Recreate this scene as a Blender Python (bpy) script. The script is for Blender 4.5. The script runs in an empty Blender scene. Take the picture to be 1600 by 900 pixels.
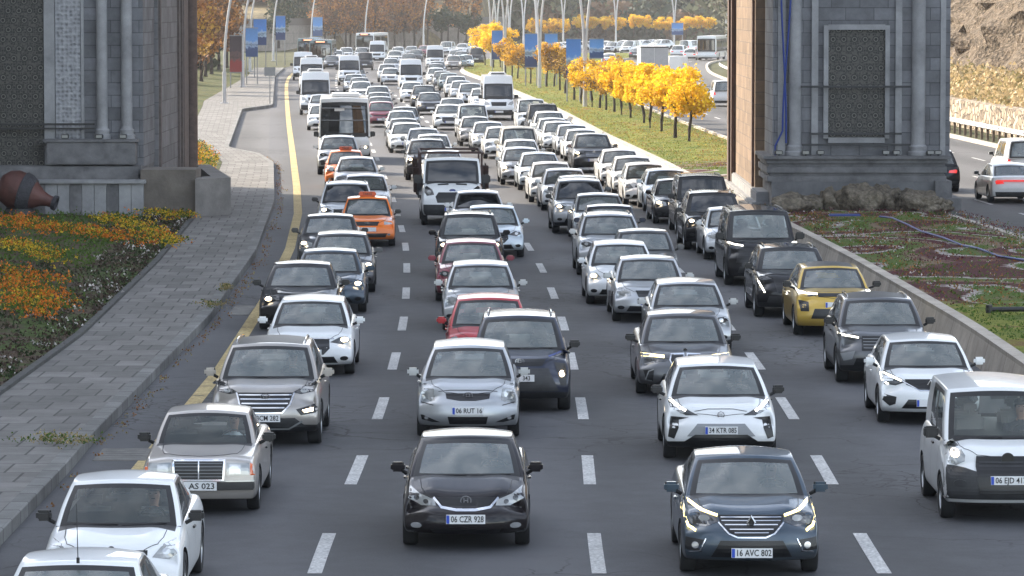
import bpy, bmesh, math, random
import numpy as np
from mathutils import Vector, Matrix
from mathutils.bvhtree import BVHTree
from mathutils.geometry import delaunay_2d_cdt

sc = bpy.context.scene
COL = sc.collection
R = math.radians
rnd = random.Random(7)
nrs = np.random.RandomState(11)

# ------------------------------------------------------------------ camera, sky, sun, exposure
CAM_H = 7.4
F_PX = 6560.0
cam_d = bpy.data.cameras.new('camera')
cam = bpy.data.objects.new('camera', cam_d)
COL.objects.link(cam)
cam_d.sensor_width = 36.0
cam_d.lens = 36.0 * F_PX / 1600.0
cam.location = (0, 0, CAM_H)
PITCH = math.atan(450.0 / F_PX)
cam.rotation_euler = (math.pi / 2 - PITCH, 0, 0)
cam_d.clip_start = 1.0
cam_d.clip_end = 6000.0
sc.camera = cam

SUN_EL, SUN_AZ = 27.0, 50.0          # azimuth measured from +Y towards -X
world = bpy.data.worlds.new("World")
sc.world = world
world.use_nodes = True
wn = world.node_tree
wn.nodes.clear()
wo = wn.nodes.new('ShaderNodeOutputWorld')
wb = wn.nodes.new('ShaderNodeBackground')
ws_ = wn.nodes.new('ShaderNodeTexSky')
ws_.sky_type = 'NISHITA'
ws_.sun_disc = False
ws_.sun_elevation = R(SUN_EL)
ws_.sun_rotation = R(-SUN_AZ)
ws_.air_density = 1.0
ws_.dust_density = 1.0
ws_.ozone_density = 1.0
wb.inputs[1].default_value = 0.12
hs_ = wn.nodes.new('ShaderNodeHueSaturation')          # overcast-softened sky: less blue
hs_.inputs['Saturation'].default_value = 0.80
wn.links.new(ws_.outputs[0], hs_.inputs['Color'])
tcw = wn.nodes.new('ShaderNodeTexCoord')                 # broken cloud
mpw = wn.nodes.new('ShaderNodeMapping'); mpw.inputs['Scale'].default_value = (1, 1, 2.2)
nzw = wn.nodes.new('ShaderNodeTexNoise'); nzw.inputs['Scale'].default_value = 3.2; nzw.inputs['Detail'].default_value = 7; nzw.inputs['Roughness'].default_value = .58
rmw = wn.nodes.new('ShaderNodeValToRGB'); rmw.color_ramp.elements[0].position = .42; rmw.color_ramp.elements[1].position = .60
bww = wn.nodes.new('ShaderNodeHueSaturation'); bww.inputs['Saturation'].default_value = .34; bww.inputs['Value'].default_value = 2.3
mxw = wn.nodes.new('ShaderNodeMix'); mxw.data_type = 'RGBA'
wn.links.new(tcw.outputs['Generated'], mpw.inputs[0]); wn.links.new(mpw.outputs[0], nzw.inputs['Vector']); wn.links.new(nzw.outputs['Fac'], rmw.inputs['Fac'])
wn.links.new(ws_.outputs[0], bww.inputs['Color'])
wn.links.new(rmw.outputs['Color'], mxw.inputs[0]); wn.links.new(hs_.outputs[0], mxw.inputs[6]); wn.links.new(bww.outputs[0], mxw.inputs[7])
wn.links.new(mxw.outputs[2], wb.inputs[0])
wn.links.new(wb.outputs[0], wo.inputs[0])

sun_d = bpy.data.lights.new('sun', 'SUN')
sun_d.energy = 4.6
sun_d.angle = R(0.6)
sun_d.color = (1.0, 0.86, 0.68)
sun = bpy.data.objects.new('sun', sun_d)
COL.objects.link(sun)
sv = Vector((-math.sin(R(SUN_AZ)) * math.cos(R(SUN_EL)), math.cos(R(SUN_AZ)) * math.cos(R(SUN_EL)), math.sin(R(SUN_EL))))
sun.rotation_euler = sv.to_track_quat('Z', 'Y').to_euler()

sc.view_settings.view_transform = 'Standard'
sc.view_settings.look = 'None'
sc.view_settings.gamma = 1.0
sc.view_settings.exposure = 1.5
sc.render.engine = 'CYCLES'
cy = sc.cycles
cy.max_bounces = 6
cy.diffuse_bounces = 2
cy.glossy_bounces = 2
cy.transmission_bounces = 2
cy.transparent_max_bounces = 10
cy.volume_bounces = 0
cy.use_denoising = True
cy.caustics_reflective = False
cy.caustics_refractive = False
cy.sample_clamp_indirect = 3.0

# ------------------------------------------------------------------ helpers
def gp(px, py, z=0.0):
    """ground point seen at pixel of the 1600x900 photo (used to measure the place)"""
    s = (py + 0.0) / (CAM_H - z)
    return ((px - 800.0) / s, F_PX / s)

def tag(o, label=None, cat=None, group=None, kind=None):
    if label: o['label'] = label
    if cat: o['category'] = cat
    if group: o['group'] = group
    if kind: o['kind'] = kind
    return o

def empty(name, loc=(0, 0, 0), rz=0.0):
    o = bpy.data.objects.new(name, None)
    o.empty_display_size = 0.3
    COL.objects.link(o)
    o.location = loc
    o.rotation_euler = (0, 0, rz)
    return o

def link(name, me, mat=None, parent=None, smooth=True):
    if mat is not None and len(me.materials) == 0:
        for m in (mat if isinstance(mat, (list, tuple)) else [mat]):
            me.materials.append(m)
    o = bpy.data.objects.new(name, me)
    COL.objects.link(o)
    if parent: o.parent = parent
    return o

def mk(verts, faces, mi=None, smooth=False, name='mesh'):
    me = bpy.data.meshes.new(name)
    me.from_pydata([tuple(v) for v in verts], [], [tuple(f) for f in faces])
    if mi is not None:
        me.polygons.foreach_set('material_index', np.array(mi, dtype=np.int32))
    if smooth:
        me.polygons.foreach_set('use_smooth', [True] * len(me.polygons))
    me.update()
    return me

class MB:
    """mesh builder collecting primitives into one mesh"""
    def __init__(s):
        s.v = []; s.f = []; s.m = []; s.mi = 0
    def add(s, vs, fs):
        o = len(s.v)
        s.v += [tuple(v) for v in vs]
        s.f += [tuple(i + o for i in f) for f in fs]
        s.m += [s.mi] * len(fs)
        return s
    def box(s, x0, x1, y0, y1, z0, z1, bev=0.0):
        if bev <= 0:
            vs = [(x, y, z) for z in (z0, z1) for y in (y0, y1) for x in (x0, x1)]
            fs = [(0, 2, 3, 1), (4, 5, 7, 6), (0, 1, 5, 4), (2, 6, 7, 3), (0, 4, 6, 2), (1, 3, 7, 5)]
            return s.add(vs, fs)
        b = bmesh.new()
        bmesh.ops.create_cube(b, size=1.0)
        for v in b.verts:
            v.co = Vector(((x0 + x1) / 2 + v.co.x * (x1 - x0), (y0 + y1) / 2 + v.co.y * (y1 - y0), (z0 + z1) / 2 + v.co.z * (z1 - z0)))
        bmesh.ops.bevel(b, geom=b.edges[:], offset=bev, segments=2, affect='EDGES')
        b.verts.index_update()
        s.add([v.co[:] for v in b.verts], [[v.index for v in f.verts] for f in b.faces])
        b.free()
        return s
    def tube(s, pts, rad, n=8, cap=True):
        pts = [Vector(p) for p in pts]
        rads = rad if isinstance(rad, (list, tuple)) else [rad] * len(pts)
        vs = []; fs = []
        up = Vector((0, 0, 1))
        for i, p in enumerate(pts):
            d = (pts[min(i + 1, len(pts) - 1)] - pts[max(i - 1, 0)])
            if d.length < 1e-9: d = up
            d.normalize()
            a = d.cross(up)
            if a.length < 1e-3: a = Vector((1, 0, 0))
            a.normalize(); b = d.cross(a)
            for k in range(n):
                t = 2 * math.pi * k / n
                vs.append(p + (a * math.cos(t) + b * math.sin(t)) * rads[i])
        for i in range(len(pts) - 1):
            for k in range(n):
                k2 = (k + 1) % n
                fs.append((i * n + k, i * n + k2, (i + 1) * n + k2, (i + 1) * n + k))
        if cap:
            fs.append(tuple(range(n - 1, -1, -1)))
            fs.append(tuple((len(pts) - 1) * n + k for k in range(n)))
        return s.add(vs, fs)
    def cyl(s, p0, p1, r, n=16):
        return s.tube([p0, p1], r, n)
    def lathe(s, prof, n=24, axis='Z', c=(0, 0, 0)):
        """prof: list of (r, h)"""
        vs = []; fs = []
        for r, h in prof:
            for k in range(n):
                t = 2 * math.pi * k / n
                a, b = r * math.cos(t), r * math.sin(t)
                p = (a, b, h) if axis == 'Z' else ((h, a, b) if axis == 'X' else (a, h, b))
                vs.append((p[0] + c[0], p[1] + c[1], p[2] + c[2]))
        for i in range(len(prof) - 1):
            for k in range(n):
                k2 = (k + 1) % n
                fs.append((i * n + k, i * n + k2, (i + 1) * n + k2, (i + 1) * n + k))
        return s.add(vs, fs)
    def mesh(s, smooth=False, ang=None):
        me = mk(s.v, s.f, s.m, smooth)
        if ang:
            me.polygons.foreach_set('use_smooth', [True] * len(me.polygons))
            me.set_sharp_from_angle(angle=R(ang))
        return me
    def build(s, name, mat, parent=None, smooth=False, ang=None):
        return link(name, s.mesh(smooth, ang), mat, parent)

# ------------------------------------------------------------------ materials
def nodemat(name):
    m = bpy.data.materials.new(name)
    m.use_nodes = True
    nt = m.node_tree
    return m, nt, nt.nodes['Principled BSDF']

def N(nt, t, **kw):
    n = nt.nodes.new('ShaderNode' + t)
    for k, v in kw.items():
        setattr(n, k, v)
    return n

def ramp(nt, stops, interp='LINEAR'):
    n = nt.nodes.new('ShaderNodeValToRGB')
    cr = n.color_ramp
    cr.interpolation = interp
    while len(cr.elements) > 1: cr.elements.remove(cr.elements[-1])
    cr.elements[0].position = stops[0][0]
    c = stops[0][1]
    cr.elements[0].color = (*c, 1) if len(c) == 3 else c
    for p, c in stops[1:]:
        e = cr.elements.new(p)
        e.color = (*c, 1) if len(c) == 3 else c
    return n

def simple(name, col, rough=0.6, metal=0.0, spec=0.5, emit=None, estr=0.0, coat=0.0, var=0.0, vscale=4.0, bump=0.0, bscale=20.0):
    m, nt, b = nodemat(name)
    b.inputs['Base Color'].default_value = (*col, 1)
    b.inputs['Roughness'].default_value = rough
    b.inputs['Metallic'].default_value = metal
    b.inputs['Specular IOR Level'].default_value = spec
    if coat: 
        b.inputs['Coat Weight'].default_value = coat
        b.inputs['Coat Roughness'].default_value = 0.03
    if emit:
        b.inputs['Emission Color'].default_value = (*emit, 1)
        b.inputs['Emission Strength'].default_value = estr
    if var > 0 or bump > 0:
        tc = N(nt, 'TexCoord')
    if var > 0:
        ns = N(nt, 'TexNoise'); ns.inputs['Scale'].default_value = vscale; ns.inputs['Detail'].default_value = 6
        ns.inputs['Roughness'].default_value = 0.65
        nt.links.new(tc.outputs['Object'], ns.inputs['Vector'])
        r_ = ramp(nt, [(0.3, tuple(c * (1 - var) for c in col)), (0.7, tuple(min(1, c * (1 + var)) for c in col))])
        nt.links.new(ns.outputs['Fac'], r_.inputs['Fac'])
        nt.links.new(r_.outputs['Color'], b.inputs['Base Color'])
    if bump > 0:
        n2 = N(nt, 'TexNoise'); n2.inputs['Scale'].default_value = bscale; n2.inputs['Detail'].default_value = 5
        nt.links.new(tc.outputs['Object'], n2.inputs['Vector'])
        bp = N(nt, 'Bump'); bp.inputs['Strength'].default_value = bump; bp.inputs['Distance'].default_value = 0.05
        nt.links.new(n2.outputs['Fac'], bp.inputs['Height'])
        nt.links.new(bp.outputs['Normal'], b.inputs['Normal'])
    return m

PAINTS = {}
def paint(key):
    if key in PAINTS: return PAINTS[key]
    table = {
        'white': ((0.74, 0.76, 0.77), 0.0), 'pearl': ((0.62, 0.64, 0.66), 0.15), 'silver': ((0.44, 0.46, 0.48), 0.55),
        'lightgrey': ((0.34, 0.36, 0.37), 0.5), 'grey': ((0.10, 0.104, 0.112), 0.5), 'darkgrey': ((0.035, 0.037, 0.042), 0.35),
        'black': ((0.007, 0.007, 0.009), 0.0), 'blackbrown': ((0.009, 0.007, 0.009), 0.0), 'navy': ((0.014, 0.020, 0.042), 0.3),
        'bluegrey': ((0.03, 0.055, 0.085), 0.4), 'red': ((0.42, 0.02, 0.03), 0.15), 'maroon': ((0.2, 0.03, 0.05), 0.3),
        'orange': ((0.85, 0.20, 0.02), 0.0), 'yellow': ((0.55, 0.36, 0.05), 0.3), 'beige': ((0.46, 0.43, 0.40), 0.45),
        'champagne': ((0.36, 0.34, 0.32), 0.5), 'iceblue': ((0.55, 0.63, 0.70), 0.2), 'teal': ((0.12, 0.18, 0.19), 0.3), 'cream': ((0.68, 0.64, 0.55), 0.1),
    }
    c, metal = table[key]
    m, nt, b = nodemat('paint_' + key)
    b.inputs['Metallic'].default_value = metal
    b.inputs['Roughness'].default_value = 0.33
    b.inputs['Coat IOR'].default_value = 1.45
    if metal < .12: b.inputs['Specular IOR Level'].default_value = .3 if max(c) > .05 else .08
    b.inputs['Coat Roughness'].default_value = 0.04
    tc = N(nt, 'TexCoord')
    # road dust lower on the flanks, fine dirt
    ns = N(nt, 'TexNoise'); ns.inputs['Scale'].default_value = 2.5; ns.inputs['Detail'].default_value = 7
    nt.links.new(tc.outputs['Object'], ns.inputs['Vector'])
    sep = N(nt, 'SeparateXYZ'); nt.links.new(tc.outputs['Object'], sep.inputs[0])
    mr = N(nt, 'MapRange'); mr.inputs[1].default_value = 0.75; mr.inputs[2].default_value = 0.18
    mr.inputs[3].default_value = 0.0; mr.inputs[4].default_value = 0.45 if max(c) > .05 else 0.12
    nt.links.new(sep.outputs['Z'], mr.inputs[0])
    mu = N(nt, 'Math', operation='MULTIPLY'); nt.links.new(mr.outputs[0], mu.inputs[0]); nt.links.new(ns.outputs['Fac'], mu.inputs[1])
    ad = N(nt, 'Math', operation='MULTIPLY_ADD'); nt.links.new(ns.outputs['Fac'], ad.inputs[0]); ad.inputs[1].default_value = 0.035 if max(c) > .05 else 0.012
    nt.links.new(mu.outputs[0], ad.inputs[2])
    mx = N(nt, 'Mix', data_type='RGBA')
    nt.links.new(ad.outputs[0], mx.inputs[0])
    mx.inputs[6].default_value = (*c, 1)
    mx.inputs[7].default_value = (0.16, 0.145, 0.125, 1)
    nt.links.new(mx.outputs[2], b.inputs['Base Color'])
    cw = N(nt, 'Math', operation='SUBTRACT'); cw.inputs[0].default_value = 1.0; cw.use_clamp = True
    cw.inputs[0].default_value = 0.75
    nt.links.new(ad.outputs[0], cw.inputs[1]); nt.links.new(cw.outputs[0], b.inputs['Coat Weight'])
    PAINTS[key] = m
    return m

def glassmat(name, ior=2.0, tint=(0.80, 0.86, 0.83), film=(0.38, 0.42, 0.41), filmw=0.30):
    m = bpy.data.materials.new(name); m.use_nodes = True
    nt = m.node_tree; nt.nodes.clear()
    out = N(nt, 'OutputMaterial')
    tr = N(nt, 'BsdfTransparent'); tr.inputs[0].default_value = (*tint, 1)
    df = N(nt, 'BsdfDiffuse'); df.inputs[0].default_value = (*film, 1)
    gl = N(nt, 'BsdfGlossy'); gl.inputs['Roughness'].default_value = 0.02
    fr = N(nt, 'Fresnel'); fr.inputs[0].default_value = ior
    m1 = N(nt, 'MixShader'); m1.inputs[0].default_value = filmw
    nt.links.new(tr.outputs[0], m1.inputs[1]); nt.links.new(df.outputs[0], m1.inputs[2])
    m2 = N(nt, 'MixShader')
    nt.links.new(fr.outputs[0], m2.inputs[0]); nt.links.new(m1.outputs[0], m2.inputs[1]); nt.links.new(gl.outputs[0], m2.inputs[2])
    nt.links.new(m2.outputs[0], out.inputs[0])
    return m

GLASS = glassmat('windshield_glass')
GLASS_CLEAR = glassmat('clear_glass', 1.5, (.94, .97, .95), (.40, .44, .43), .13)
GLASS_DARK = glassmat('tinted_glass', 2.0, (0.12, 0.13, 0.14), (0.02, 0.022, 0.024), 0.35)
M = {
    'trim': simple('black_trim', (0.014, 0.014, 0.015), 0.45),
    'plastic': simple('grey_black_plastic', (0.03, 0.031, 0.033), 0.6, var=0.3, vscale=6),
    'interior': simple('interior', (0.07, 0.07, 0.072), 0.8),
    'seatlight': simple('seat_cloth', (0.20, 0.20, 0.195), 0.9),
    'tyre': simple('tyre_rubber', (0.018, 0.018, 0.019), 0.85),
    'rim': simple('alloy_rim', (0.42, 0.43, 0.44), 0.35, 0.8),
    'chrome': simple('chrome', (0.75, 0.76, 0.78), 0.12, 1.0),
    'grille': simple('grille_black', (0.008, 0.008, 0.009), 0.35),
    'lens': simple('headlight_lens', (0.30, 0.31, 0.31), 0.12, 0.3, coat=1.0),
    'lensdark': simple('headlight_dark', (0.035, 0.037, 0.04), 0.1, 0.2, coat=1.0),
    'drl': simple('drl_white', (0.9, 0.9, 0.85), 0.3, emit=(1.0, 0.93, 0.75), estr=2.2),
    'drlyellow': simple('drl_amber', (0.9, 0.8, 0.5), 0.3, emit=(1.0, 0.80, 0.32), estr=1.7),
    'lamp_on': simple('lamp_lit', (0.9, 0.85, 0.7), 0.3, emit=(1.0, 0.78, 0.50), estr=5.0),
    'fog': simple('fog_lens', (0.45, 0.46, 0.47), 0.15, 0.5, coat=1.0),
    'amber': simple('amber_lens', (0.75, 0.13, 0.02), 0.2, coat=1.0),
    'red': simple('tail_lamp_red', (0.45, 0.01, 0.015), 0.2, coat=1.0, emit=(1, .05, .04), estr=0.25),
    'plate': simple('plate_white', (0.72, 0.73, 0.74), 0.5),
    'plateblue': simple('plate_blue', (0.02, 0.07, 0.45), 0.5),
    'ink': simple('plate_ink', (0.01, 0.01, 0.012), 0.5),
    'white': simple('white_plastic', (0.75, 0.75, 0.75), 0.5),
    'navyblue': simple('badge_blue', (0.03, 0.06, 0.25), 0.3),
    'panel': simple('grey_panel', (0.22, 0.23, 0.24), 0.4),
}
# ------------------------------------------------------------------ vehicle generator
def lerp(a, b, t): return a + (b - a) * t
def itp(x, xs, ys): return float(np.interp(x, xs, ys))

def cage(us, vs, ws, fn, tagf):
    """lattice surface of a box, warped by fn(u,v,w); tagf(side,i,j) gives the region of a cell"""
    idx = {}; verts = []
    nu, nv, nw = len(us), len(vs), len(ws)
    def vid(i, j, k):
        key = (i, j, k)
        if key not in idx:
            idx[key] = len(verts); verts.append(fn(us[i], vs[j], ws[k]))
        return idx[key]
    faces = []; mi = []
    def add(side, a, b, c, d, p, q):
        faces.append((a, b, c, d)); mi.append(tagf(side, p, q))
    for i in range(nu - 1):
        for k in range(nw - 1):
            uc, wc = (us[i] + us[i + 1]) / 2, (ws[k] + ws[k + 1]) / 2
            add('front', vid(i, 0, k), vid(i + 1, 0, k), vid(i + 1, 0, k + 1), vid(i, 0, k + 1), uc, wc)
            j = nv - 1
            add('rear', vid(i + 1, j, k), vid(i, j, k), vid(i, j, k + 1), vid(i + 1, j, k + 1), uc, wc)
        for j in range(nv - 1):
            uc, vc = (us[i] + us[i + 1]) / 2, (vs[j] + vs[j + 1]) / 2
            k = nw - 1
            add('top', vid(i, j, k), vid(i + 1, j, k), vid(i + 1, j + 1, k), vid(i, j + 1, k), uc, vc)
            add('bottom', vid(i + 1, j, 0), vid(i, j, 0), vid(i, j + 1, 0), vid(i + 1, j + 1, 0), uc, vc)
    for j in range(nv - 1):
        for k in range(nw - 1):
            vc, wc = (vs[j] + vs[j + 1]) / 2, (ws[k] + ws[k + 1]) / 2
            add('left', vid(0, j + 1, k), vid(0, j, k), vid(0, j, k + 1), vid(0, j + 1, k + 1), vc, wc)
            i = nu - 1
            add('right', vid(i, j, k), vid(i, j + 1, k), vid(i, j + 1, k + 1), vid(i, j, k + 1), vc, wc)
    return mk(verts, faces, mi)

_slots = [M['trim']] * 7
TMP = bpy.data.scenes.new('workshop')
def TVL(o):
    TMP.collection.objects.link(o)
def TDG():
    vl = TMP.view_layers[0]; vl.update(); dg = vl.depsgraph; dg.update(); return dg
def evaluated(me, mods):
    """apply modifiers through the depsgraph and return a fresh mesh"""
    o = bpy.data.objects.new('tmp', me); TVL(o)
    tmp = [o]
    if len(me.materials) == 0:
        for s_ in _slots: me.materials.append(s_)
    for m_ in mods:
        if m_[0] == 'sub':
            d = o.modifiers.new('s', 'SUBSURF'); d.levels = m_[1]; d.render_levels = m_[1]
        elif m_[0] == 'skin':
            o.modifiers.new('k', 'SKIN').use_smooth_shade = True
        else:
            c = bpy.data.objects.new('cut', m_[1]); TVL(c); tmp.append(c)
            for s_ in _slots: m_[1].materials.append(s_)
            d = o.modifiers.new('b', 'BOOLEAN'); d.operation = 'DIFFERENCE'; d.solver = 'EXACT'; d.object = c
    dg = TDG()
    out = bpy.data.meshes.new_from_object(o.evaluated_get(dg))
    for t in tmp: bpy.data.objects.remove(t)
    return out

def grab(me):
    n = len(me.vertices)
    co = np.empty(n * 3); me.vertices.foreach_get('co', co)
    return co.reshape(-1, 3), [tuple(p.vertices) for p in me.polygons], [p.material_index for p in me.polygons]

def submesh(V, F, MI, keep, remap=None):
    used = {}; vs = []; fs = []; mi = []
    for f, m_ in zip(F, MI):
        if m_ in keep:
            g = []
            for i in f:
                if i not in used: used[i] = len(vs); vs.append(V[i])
                g.append(used[i])
            fs.append(g); mi.append(remap[m_] if remap else 0)
    me = mk(vs, fs, mi, smooth=True)
    me.set_sharp_from_angle(angle=R(40))
    return me

def conform(bvh, poly, eps=0.006, res=0.045, frm=-1, yfar=None, back=0.012):
    """sheet cut to a (x,z) outline and laid on the body surface, seen from the front (frm=-1) or the rear (+1)"""
    pts = [Vector(p) for p in poly]
    bp = []
    for i, p in enumerate(pts):
        q = pts[(i + 1) % len(pts)]
        n = max(1, int((q - p).length / res))
        for k in range(n): bp.append(p.lerp(q, k / n))
    nb = len(bp)
    xs = [p.x for p in bp]; zs = [p.y for p in bp]
    extra = []
    x = min(xs) + res * .7
    def inside(x, z):
        c = False
        for i in range(nb):
            a, b = bp[i], bp[(i + 1) % nb]
            if (a.y > z) != (b.y > z) and x < (b.x - a.x) * (z - a.y) / (b.y - a.y) + a.x: c = not c
        return c
    while x < max(xs):
        z = min(zs) + res * .5
        while z < max(zs):
            if inside(x, z) and min((Vector((x, z)) - b).length for b in bp) > res * .4: extra.append(Vector((x, z)))
            z += res
        x += res
    r_ = delaunay_2d_cdt(bp + extra, [], [list(range(nb))], 1, 1e-5)
    v2, f2 = r_[0], r_[2]
    out = []
    lasty = None
    ys = []
    for v in v2:
        hit = bvh.ray_cast(Vector((v.x, frm * 8.0, v.y)), Vector((0, -frm, 0)))
        ys.append(hit[0].y if hit[0] is not None else None)
    good = [y for y in ys if y is not None]
    dy = np.median(good) if good else 0
    V = []
    for v, y in zip(v2, ys):
        if y is None:
            near = bvh.find_nearest(Vector((v.x, dy, v.y)))
            y = near[0].y
        V.append((v.x, y + frm * eps, v.y))
    F = []
    for f in f2:
        a, b, c = [Vector(V[i]) for i in f[:3]]
        nrm = (b - a).cross(c - a)
        F.append(tuple(f) if nrm.y * frm > 0 else tuple(reversed(f)))
    # rim going back to the surface
    edges = {}
    for f in F:
        for i in range(len(f)):
            e = (f[i], f[(i + 1) % len(f)])
            edges[e] = True
    rim = [e for e in edges if (e[1], e[0]) not in edges]
    mp = {}
    for a, b in rim:
        for i in (a, b):
            if i not in mp:
                mp[i] = len(V); x_, y_, z_ = V[i]; V.append((x_, y_ - frm * back, z_))
        F.append((b, a, mp[a], mp[b]))
    return mk(V, F, None, smooth=False)

_TXT = {}
def textmesh(s, size):
    k = (s, size)
    if k in _TXT: return _TXT[k]
    c = bpy.data.curves.new('t', 'FONT'); c.body = s; c.size = size; c.align_x = 'CENTER'; c.align_y = 'CENTER'
    c.resolution_u = 2; c.offset = size * 0.012
    o = bpy.data.objects.new('t', c); TVL(o)
    dg = TDG()
    me = bpy.data.meshes.new_from_object(o.evaluated_get(dg))
    V, F, _ = grab(me)
    bpy.data.objects.remove(o)
    _TXT[k] = (V, F)
    return _TXT[k]

def ell(cx, cz, rx, rz, n=14, a0=0, a1=360):
    return [(cx + rx * math.cos(R(a0 + (a1 - a0) * k / n)), cz + rz * math.sin(R(a0 + (a1 - a0) * k / n))) for k in range(n)]

def mirror(poly): return [(-x, z) for x, z in reversed(poly)]

def strip(pts, w):
    """thin outline around a polyline in (x,z)"""
    P = [Vector(p) for p in pts]; L_ = []; R_ = []
    for i, p in enumerate(P):
        d = (P[min(i + 1, len(P) - 1)] - P[max(i - 1, 0)]).normalized()
        n_ = Vector((-d.y, d.x)) * (w / 2)
        L_.append((p + n_)[:]); R_.append((p - n_)[:])
    return L_ + R_[::-1]

BASE = dict(L=4.5, W=1.78, H=1.45, zb=0.19, prof=[(0, .66), (.04, .76), (.12, .83), (.24, .93), (.3, .96), (.78, 1.0), (.92, 1.02), (1, .96)],
            yc0=.235, yr0=.385, yr1=.70, yc1=.90, Wb=1.60, Wt=1.26, bow=.22, cf=.055, cr=.05, fas=[.10, 0, .01, .05, .22], drop=.07,
            wheel=.32, wf=.185, wr=.80, belt=.93, win=((.10, .47), (.51, .84)), bowc=.16, glass='n', arcz=.05, sidew='glass', trimlow=False, rail=False,
            mir='body', rim=True, wlo=.05, whi=.925, crest=.03, roof='paint', fascia_w=[0, .25, .5, .8, 1], rearglass=True)

def make_body(P):
    L, W = P['L'], P['W']
    pv = [p[0] for p in P['prof']]; pz = [p[1] for p in P['prof']]
    def low(u, v, w):
        a = abs(u)
        ff = max(0.0, 1 - v / .22); fr = max(0.0, 1 - (1 - v) / .18)
        hw = W / 2 * (1 - P['cf'] * ff ** 2 - P['cr'] * fr ** 2)
        sp = itp(w, [0, .1, .35, .62, .85, 1], [.93, .98, 1.0, .99, .975, .90])
        zt = itp(v, pv, pz) - P['drop'] * a ** 3 * (1 if v < P['yc0'] else .6)
        if v < P['yc0']:                       # creases along the bonnet
            zt += P['crest'] * max(0, 1 - abs(a - .62) / .25) - P['crest'] * .3 * max(0, 1 - a / .4)
        zb = P['zb'] + .04 * ff + .06 * fr
        z = zb + w * (zt - zb)
        y = v * L - L / 2
        e = max(0.0, 1 - v / .10)
        y += e * (P['bow'] * a ** 2.6 + itp(w, P['fascia_w'], P['fas']))
        e2 = max(0.0, 1 - (1 - v) / .10)
        y -= e2 * (.14 * a ** 2.6 + itp(w, [0, .3, .55, 1], [.08, 0, .02, .10]))
        return (u * hw * sp, y, z)
    us = [-1, -.93, -.78, -.6, -.4, -.15, .15, .4, .6, .78, .93, 1]
    vs = [0, .012, .05, .10, .16, P['yc0'] - .01, P['yc0'] + .03, .4, .5, .62, .72, .80, .87, .94, .985, 1]
    vs = sorted(set(round(x, 4) for x in vs))
    wsl = [0, .08, .22, .42, .62, .80, .93, 1]
    def tg(side, p, q):
        if side == 'top' and P['yc0'] < q + .012 and q < P['yc1'] - .02 and abs(p) < .87: return 1
        if side == 'bottom': return 1
        if P['trimlow'] and side in ('left', 'right', 'front', 'rear') and q < .2: return 1
        return 0
    m1 = cage(us, vs, wsl, low, tg)
    wf, wr = P['wf'] * L - L / 2, P['wr'] * L - L / 2
    r_ = P['wheel']
    cut = MB(); cut.mi = 1
    for yy in (wf, wr):
        for sx in (-1, 1):
            b = MB()
            x0, x1 = sorted((sx * (W / 2 - .27), sx * (W / 2 + .2)))
            n = 22; vsx = []
            for x in (x0, x1):
                for k in range(n):
                    t = 2 * math.pi * k / n
                    vsx.append((x, yy + (r_ + .055) * math.cos(t), r_ + (r_ + .055) * math.sin(t)))
            fsx = [tuple(range(n)), tuple(range(2 * n - 1, n - 1, -1))] + [(k, n + k, n + (k + 1) % n, (k + 1) % n) for k in range(n)]
            cut.add(vsx, fsx)
    cm = cut.mesh()
    bb = bmesh.new(); bb.from_mesh(cm); bmesh.ops.recalc_face_normals(bb, faces=bb.faces[:]); bb.to_mesh(cm); bb.free()
    low_me = evaluated(m1, [('sub', 2), ('cut', cm)])
    V1, F1, MI1 = grab(low_me)
    bvh = BVHTree.FromPolygons([tuple(v) for v in V1], F1)
    # cabin
    H, zb0 = P['H'], P['belt'] - .05
    a0, a1 = P['yc0'] * L - L / 2, P['yc1'] * L - L / 2
    r0, r1 = P['yr0'] * L - L / 2, P['yr1'] * L - L / 2
    def cab(u, v, w):
        a = abs(u)
        w2 = w + .18 * w * (1 - w) * 0
        y0, y1 = lerp(a0, r0, w2), lerp(a1, r1, w2)
        y = lerp(y0, y1, v) + P['bowc'] * a ** 2.2 * max(0, 1 - v * 3.0) - .10 * a ** 2.2 * max(0, 1 - (1 - v) * 3.0)
        y -= .05 * math.sin(math.pi * w) * max(0, 1 - v * 4)
        hw = lerp(P['Wb'], P['Wt'], w) / 2 + .025 * math.sin(math.pi * w)
        hw *= 1 - .05 * v * v
        zt = H - .055 * a ** 2 - P['arcz'] * (2 * (v - .42)) ** 2
        zl = zb0 + (itp(P['yc1'], pv, pz) - P['belt'] - .02) * v * 0
        return (u * hw, y, zl + w * (zt - zl))
    us = [-1, -.955, -.925, -.90, -.45, 0, .45, .90, .925, .955, 1]
    (s0, s1), (s2, s3) = P['win']
    vs = sorted(set([0, .025, s0, s1, s2, s3, .975, 1, (s0 + s1) / 2, (s2 + s3) / 2]))
    lo, hi = P['wlo'], P['whi']
    wl = [0, lo, lo + .02, .5, hi - .02, hi, .975, 1]
    def tg2(side, p, q):
        if side == 'front':
            if abs(p) < .90 and lo + .02 < q < hi - .02: return 2
            if abs(p) < .925 and lo < q < hi: return 1
            if q < lo: return 1
        if side == 'rear' and P['rearglass']:
            if abs(p) < .90 and lo + .02 < q < hi - .02: return 4
            if abs(p) < .925 and lo < q < hi: return 1
        if side in ('left', 'right') and P['sidew'] != 'panel':
            if (s0 < p < s1 or s2 < p < s3) and lo + .02 < q < hi - .02:
                return 3 if not (P['sidew'] == 'front' and p > s1) else 0
            if s0 < p < s3 and lo < q < hi: return 1 if not (P['sidew'] == 'front' and p > s2) else 0
        if side == 'top' and P['roof'] == 'black' and abs(p) < .90 and .03 < q < .9: return 1
        if side == 'bottom': return 6
        return 0
    m2 = cage(us, vs, wl, cab, tg2)
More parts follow.
